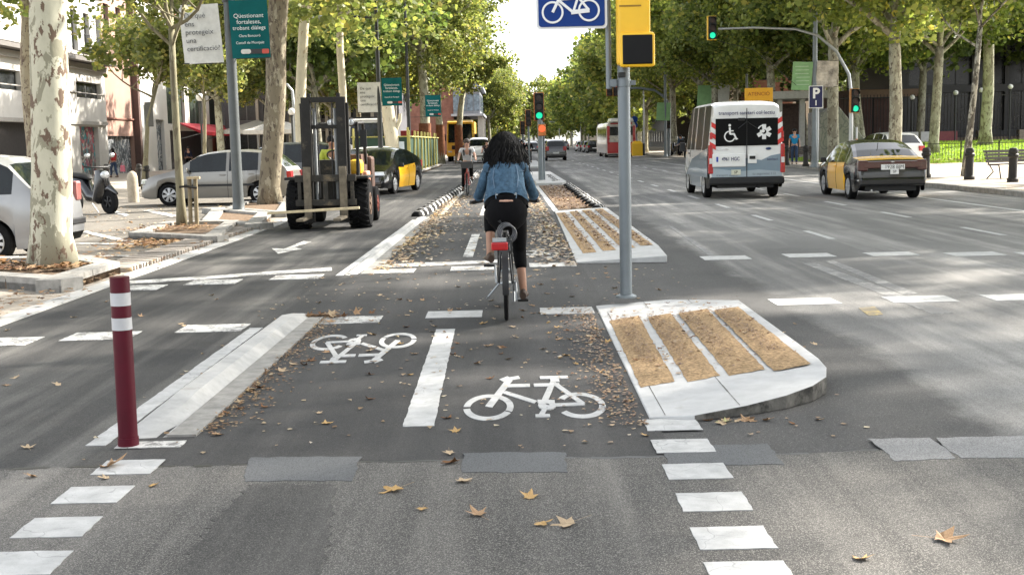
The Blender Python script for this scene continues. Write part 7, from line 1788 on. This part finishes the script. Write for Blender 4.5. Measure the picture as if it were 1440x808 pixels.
standing('man in bright blue t-shirt standing on the pavement right of the van', (bx(1117, 61, .13), 61, .13), R_(170), BLUEC, JEAN, SKIN2, 'short', .05, sc=1.03)
standing('person in dark blue far off on the pavement left of the van', (bx(957, 100, .13), 100, .13), R_(20), mat('cloth_slate', (.06, .10, .16), .9), BLACKC, SKIN2)
standing('dark figure standing under the red awning', (bx(266, 92), 92, .006), R_(200), mat('cloth_navy', (.02, .025, .05), .9), BLACKC, SKIN2)
# driver in the forklift
Kd = dict(pel=(0, 0, .10), spi=(0, .03, .28), che=(0, .06, .50), nec=(0, .06, .63), hea=(0, .08, .715), crn=(0, .085, .79), shl=(-.18, .05, .54), ell=(-.25, .16, .30), wrl=(-.16, .40, .30), hnl=(-.14, .47, .31), shr=(.18, .05, .54), elr=(.25, .16, .30), wrr=(.16, .40, .30), hnr=(.14, .47, .31),
          hil=(-.10, .05, .08), knl=(-.13, .45, .12), anl=(-.13, .55, -.25), tol=(-.13, .68, -.30), hir=(.10, .05, .08), knr=(.13, .45, .12), anr=(.13, .55, -.25), tor=(.13, .68, -.30))
figure('forklift driver in yellow vest sitting behind the mast', (bx(466, 23.6) - .10, 24.85, .93), R_(180), Kd, SKINC, mat('vest_yellow', (.45, .50, .06), .7), JEAN, name='person')
# driver shape end

# ================================================================== FALLEN LEAVES
def leaf_mesh(seed, m):
    r = random.Random(seed); tips = [(-2.5, .62), (-1.25, .92), (0, 1.12), (1.25, .92), (2.5, .62)]; pts = [(0, -.42)]
    prof = []
    for i, (a, L_) in enumerate(tips):
        a *= .92
        if i: am = (a + tips[i - 1][0] * .92) / 2; prof.append((am, .42 + r.uniform(-.05, .06)))
        prof += [(a - .16, L_ * .74), (a, L_ * r.uniform(.9, 1.1)), (a + .16, L_ * .74)]
    pts += [(math.sin(a) * l, math.cos(a) * l) for a, l in prof]
    cx = r.uniform(.8, 2.6); cyv = r.uniform(.3, 1.8); tw = r.uniform(-1.2, 1.2)
    def z(x, y): return .03 + cx * .16 * x * x + cyv * .14 * y * y + tw * .14 * x * y + r.uniform(-.03, .09)
    vs = [(0, 0, .0)] + [(x, y, max(-.0, z(x, y))) for x, y in pts]
    b = MB(); n = len(pts); b.add([(v[0] * .5, v[1] * .5, v[2] * .5) for v in vs], [(0, 1 + i, 1 + (i + 1) % n) for i in range(n)])
    b.add([(0, -.2, .02), (.012, -.2, .02), (.03, -.72, .03), (.015, -.72, .03)], [(0, 1, 2, 3)])
    return b.mesh('fallen_leaf', m)
LM = [mat('leaf_tan', (.34, .21, .11), .7, var=.3, scale=30), mat('leaf_brown', (.17, .085, .04), .75, var=.35, scale=30), mat('leaf_ochre', (.40, .25, .09), .65, var=.25, scale=30), mat('leaf_pale', (.42, .32, .21), .75, var=.2, scale=30), mat('leaf_green_yellow', (.38, .36, .15), .6, var=.2, scale=20)]
LMe = [leaf_mesh(i * 5 + j, LM[j]) for i in range(3) for j in range(5)]
lr = random.Random(12); nleaf = 0
def drop(x, y, s, mi, z=.017, flat=False):
    global nleaf
    o = link('fallen_leaf', LMe[lr.randrange(3) * 5 + mi], None); o.location = (x, y, z + .002)
    o.rotation_euler = (lr.uniform(-.25, .25), lr.uniform(-.25, .25), lr.uniform(0, 6.28)); o.scale = (s, s, s * (.5 if flat else 1)); nleaf += 1
    return o
special = [(555, 693, .155, 2, 'yellow maple shaped leaf lying alone in the bottom centre'), (798, 741, .15, 3, 'broad pale leaf of the pair at bottom centre right'), (762, 741, .11, 2, 'smaller ochre leaf of the pair at bottom centre right'), (636, 654, .14, 1, 'curled brown leaf standing up beside the grey patch'),
           (152, 660, .19, 0, 'large curled tan leaf at the foot of the red bollard'), (1328, 763, .17, 0, 'long curled tan leaf at the bottom right'), (1212, 791, .11, 2, 'small ochre leaf left of the big one at the bottom right'), (218, 686, .08, 2, 'small ochre leaf right of the big leaf by the bollard'),
           (1018, 594, .12, 4, 'pale green yellow leaf at the foot of the near island'), (745, 703, .12, 2, 'ochre leaf above the pair at bottom centre'), (672, 728, .13, 0, 'crumpled tan leaf below the grey patch'), (594, 720, .075, 2, 'small ochre leaf left of the crumpled one'), (40, 631, .10, 3, 'pale leaf on the dark road at the left edge'), (46, 674, .09, 0, 'tan leaf near the left bottom edge'), (149, 676, .08, 3, 'small pale leaf under the big one by the bollard'), (632, 640, .09, 3, 'pale leaf just above the curled brown one'), (650, 681, .12, 3, 'flat pale leaf below the grey patch')]
for px, py, s, mi, lb in special:
    g_ = gnd(px, py); o = drop(g_.x, g_.y, s, mi, surf(g_.x, g_.y) + .002); tag(o, lb, 'leaf')
GL = 'fallen plane leaves lying scattered on the cycle lane'
spots = []
def zone(n, fx, fy, mis, smin=.05, smax=.12):
    for _ in range(n): spots.append((fx(), fy(), lr.uniform(smin, smax), lr.choice(mis)))
zone(60, lambda: lr.uniform(-1.75, .85), lambda: 6.2 + 5.5 * lr.random() ** .7, [0, 0, 2, 3, 3, 1], .05, .11)
zone(22, lambda: lr.gauss(.62, .22), lambda: lr.uniform(7.2, 11), [0, 3, 1, 2], .05, .11)
zone(22, lambda: lr.gauss(-1.7, .12), lambda: lr.uniform(7, 11.5), [1, 1, 0, 3], .05, .11)
zone(70, lambda: lr.uniform(-2.4, 1.6), lambda: lr.uniform(11, 15.5), [0, 3, 3], .06, .11)
zone(45, lambda: lr.gauss(1.5, .4), lambda: lr.uniform(8, 11.2), [0, 3, 1], .04, .08)
zone(12, lambda: lr.gauss(1.3, .25), lambda: lr.uniform(6.55, 6.75), [0, 1, 3], .05, .1)
zone(14, lambda: lr.uniform(-4.6, -2.5), lambda: lr.uniform(6.5, 14), [3, 0], .06, .1)
for x, y, s, mi in spots[:255]:
    on = .78 < x < 2.15 and 7.2 < y < 11.5
    o = drop(x, y, s, mi, z_near(x) + .012 if on else surf(x, y) + .001)
    if on: tag(o, 'small dry plane leaf lying on the near island', 'leaf', 'dry plane leaves on the near island')
    else: tag(o, 'dry plane tree leaf fallen on the road surface', 'leaf', GL)
# twig with curled leaves at the end of the ramp kerb
tw = thing('fallen_twig', 'brown twig with curled dry leaves lying at the far end of the ramp kerb', 'twig', tuple(gnd(450, 448)))
b = MB(); b.tube([(-.14, .03, .03), (-.02, .0, .035), (.10, .03, .03), (.24, .0, .02)], [.014, .012, .010, .006], 7); b.tube([(.0, .0, .035), (.06, -.06, .05)], [.008, .004], 5); b.build('stem', mat('twig_bark', (.17, .11, .07), .9), tw, smooth=60)
for k in range(9):
    o = link('leaf', LMe[lr.randrange(3) * 5 + lr.choice([0, 1, 3])], tw); o.location = (lr.uniform(-.12, .34), lr.uniform(-.06, .07), lr.uniform(.015, .05)); o.rotation_euler = (lr.uniform(-.7, .7), lr.uniform(-.7, .7), lr.uniform(0, 6)); q = lr.uniform(.09, .14); o.scale = (q, q, q * 1.3)
# masses of small litter, past counting
def litter(label, n, fx, fy, z, smin, smax, m_i, name='leaf_litter'):
    rg = np.random.default_rng(n); V = np.zeros((n, 5, 3))
    for k in range(n):
        x, y = fx(rg), fy(rg); zz = z(x, y) if callable(z) else z; s = rg.uniform(smin, smax); a = rg.uniform(0, 6.28); ca, sa = math.cos(a), math.sin(a); t1, t2 = rg.normal(0, .35, 2)
        for j, (u, v) in enumerate(((-.5, 0), (-.1, .45), (.38, .25), (.45, -.22), (-.1, -.45))):
            u *= s * rg.uniform(.7, 1.3); v *= s * rg.uniform(.6, 1.2); V[k, j] = (x + u * ca - v * sa, y + u * sa + v * ca, zz + abs(u * t1 + v * t2) + .002)
    o = link(name, quads_mesh(name, V, 5, m_i)); tag(o, label, 'leaf litter', kind='stuff'); return o
LIT = leafmat('litter_mix', [(0, (.16, .09, .05)), (.4, (.33, .22, .13)), (.75, (.48, .38, .27)), (1, (.60, .52, .42))], .1); LITB = leafmat('litter_brown', [(0, (.10, .05, .03)), (.5, (.22, .12, .06)), (1, (.42, .30, .19))], .1)
def edge(rg): return (-1.75 + abs(rg.normal(0, .28))) if rg.random() < .5 else (.86 - abs(rg.normal(0, .32)))
litter('dry leaf fragments thick along both edges of the cycle lane beyond the crossing', 2400, edge, lambda r: r.uniform(15.3, 36), .014, .03, .11, LIT)
litter('dry leaf fragments scattered across the cycle lane beyond the crossing', 800, lambda r: r.uniform(-1.75, .85), lambda r: r.uniform(15.2, 60), .014, .03, .10, LIT)
litter('brown crumbs of leaf along the edges of the near cycle lane', 1900, lambda r: (-1.80 + abs(r.normal(0, .13))) if r.random() < .45 else (.74 - abs(r.normal(0, .16))), lambda r: r.uniform(6.6, 11.6), .0135, .008, .035, LITB)
litter('pale flecks of broken leaf strewn over the crossing lanes', 420, lambda r: r.uniform(-2.5, 2), lambda r: r.uniform(6.1, 15), lambda x, y: surf(x, y) + .003, .015, .045, LIT)
litter('dense dry leaves covering the earth strip beside the right separators', 1500, lambda r: r.uniform(1.12, 1.95), lambda r: r.uniform(27.5, 43), .024, .05, .12, LITB)
litter('straw and leaf bits over the beds of the second island', 1100, lambda r: r.choice([1.13, 1.40, 1.68, 1.93]) + r.normal(0, .05), lambda r: r.uniform(17.2, 26), lambda x, y: z_far(x) + .012, .03, .08, LITB)
litter('bark chips lying in the beds of the near island', 2600, lambda r: r.choice([.955, 1.22, 1.50, 1.81]) + r.uniform(-.06, .06), lambda r: r.uniform(8.3, 10.5), lambda x, y: z_near(x) + .018, .006, .022, LITB)
litter('brown straw blown across the white strips of the near island', 500, lambda r: r.uniform(.85, 1.95), lambda r: r.uniform(7.9, 10.9), lambda x, y: z_near(x) + .004, .012, .045, LITB)
litter('heap of brown leaves in the big tree planter', 700, lambda r: r.uniform(-8.2, -5.5), lambda r: 15.2 + abs(r.normal(0, .8)), .13, .06, .14, LITB)
litter('brown leaves gathered on the parking surface behind the planter', 420, lambda r: -6.0 + r.normal(0, .4), lambda r: 20.6 + r.normal(0, .7), .03, .06, .14, LITB)
litter('leaf crumbs along the left gutter and brick strip', 900, lambda r: -5.25 + r.normal(0, .25), lambda r: r.uniform(11, 26), .045, .02, .09, LITB)
litter('leaves in the small young tree bed', 350, lambda r: -6.6 + r.normal(0, .5), lambda r: 22.6 + abs(r.normal(0, .8)), .10, .05, .10, LITB)
litter('sparse leaves over the left parking surface', 420, lambda r: r.uniform(-12, -5.3), lambda r: r.uniform(17, 34), .022, .05, .11, LIT)
litter('dry leaves along the foot of the lawn fence on the right pavement', 700, lambda r: r.uniform(16.5, 27), lambda r: 58 + r.normal(0, .5), lambda x, y: lawn_z(x, y) + .02, .06, .14, LIT)
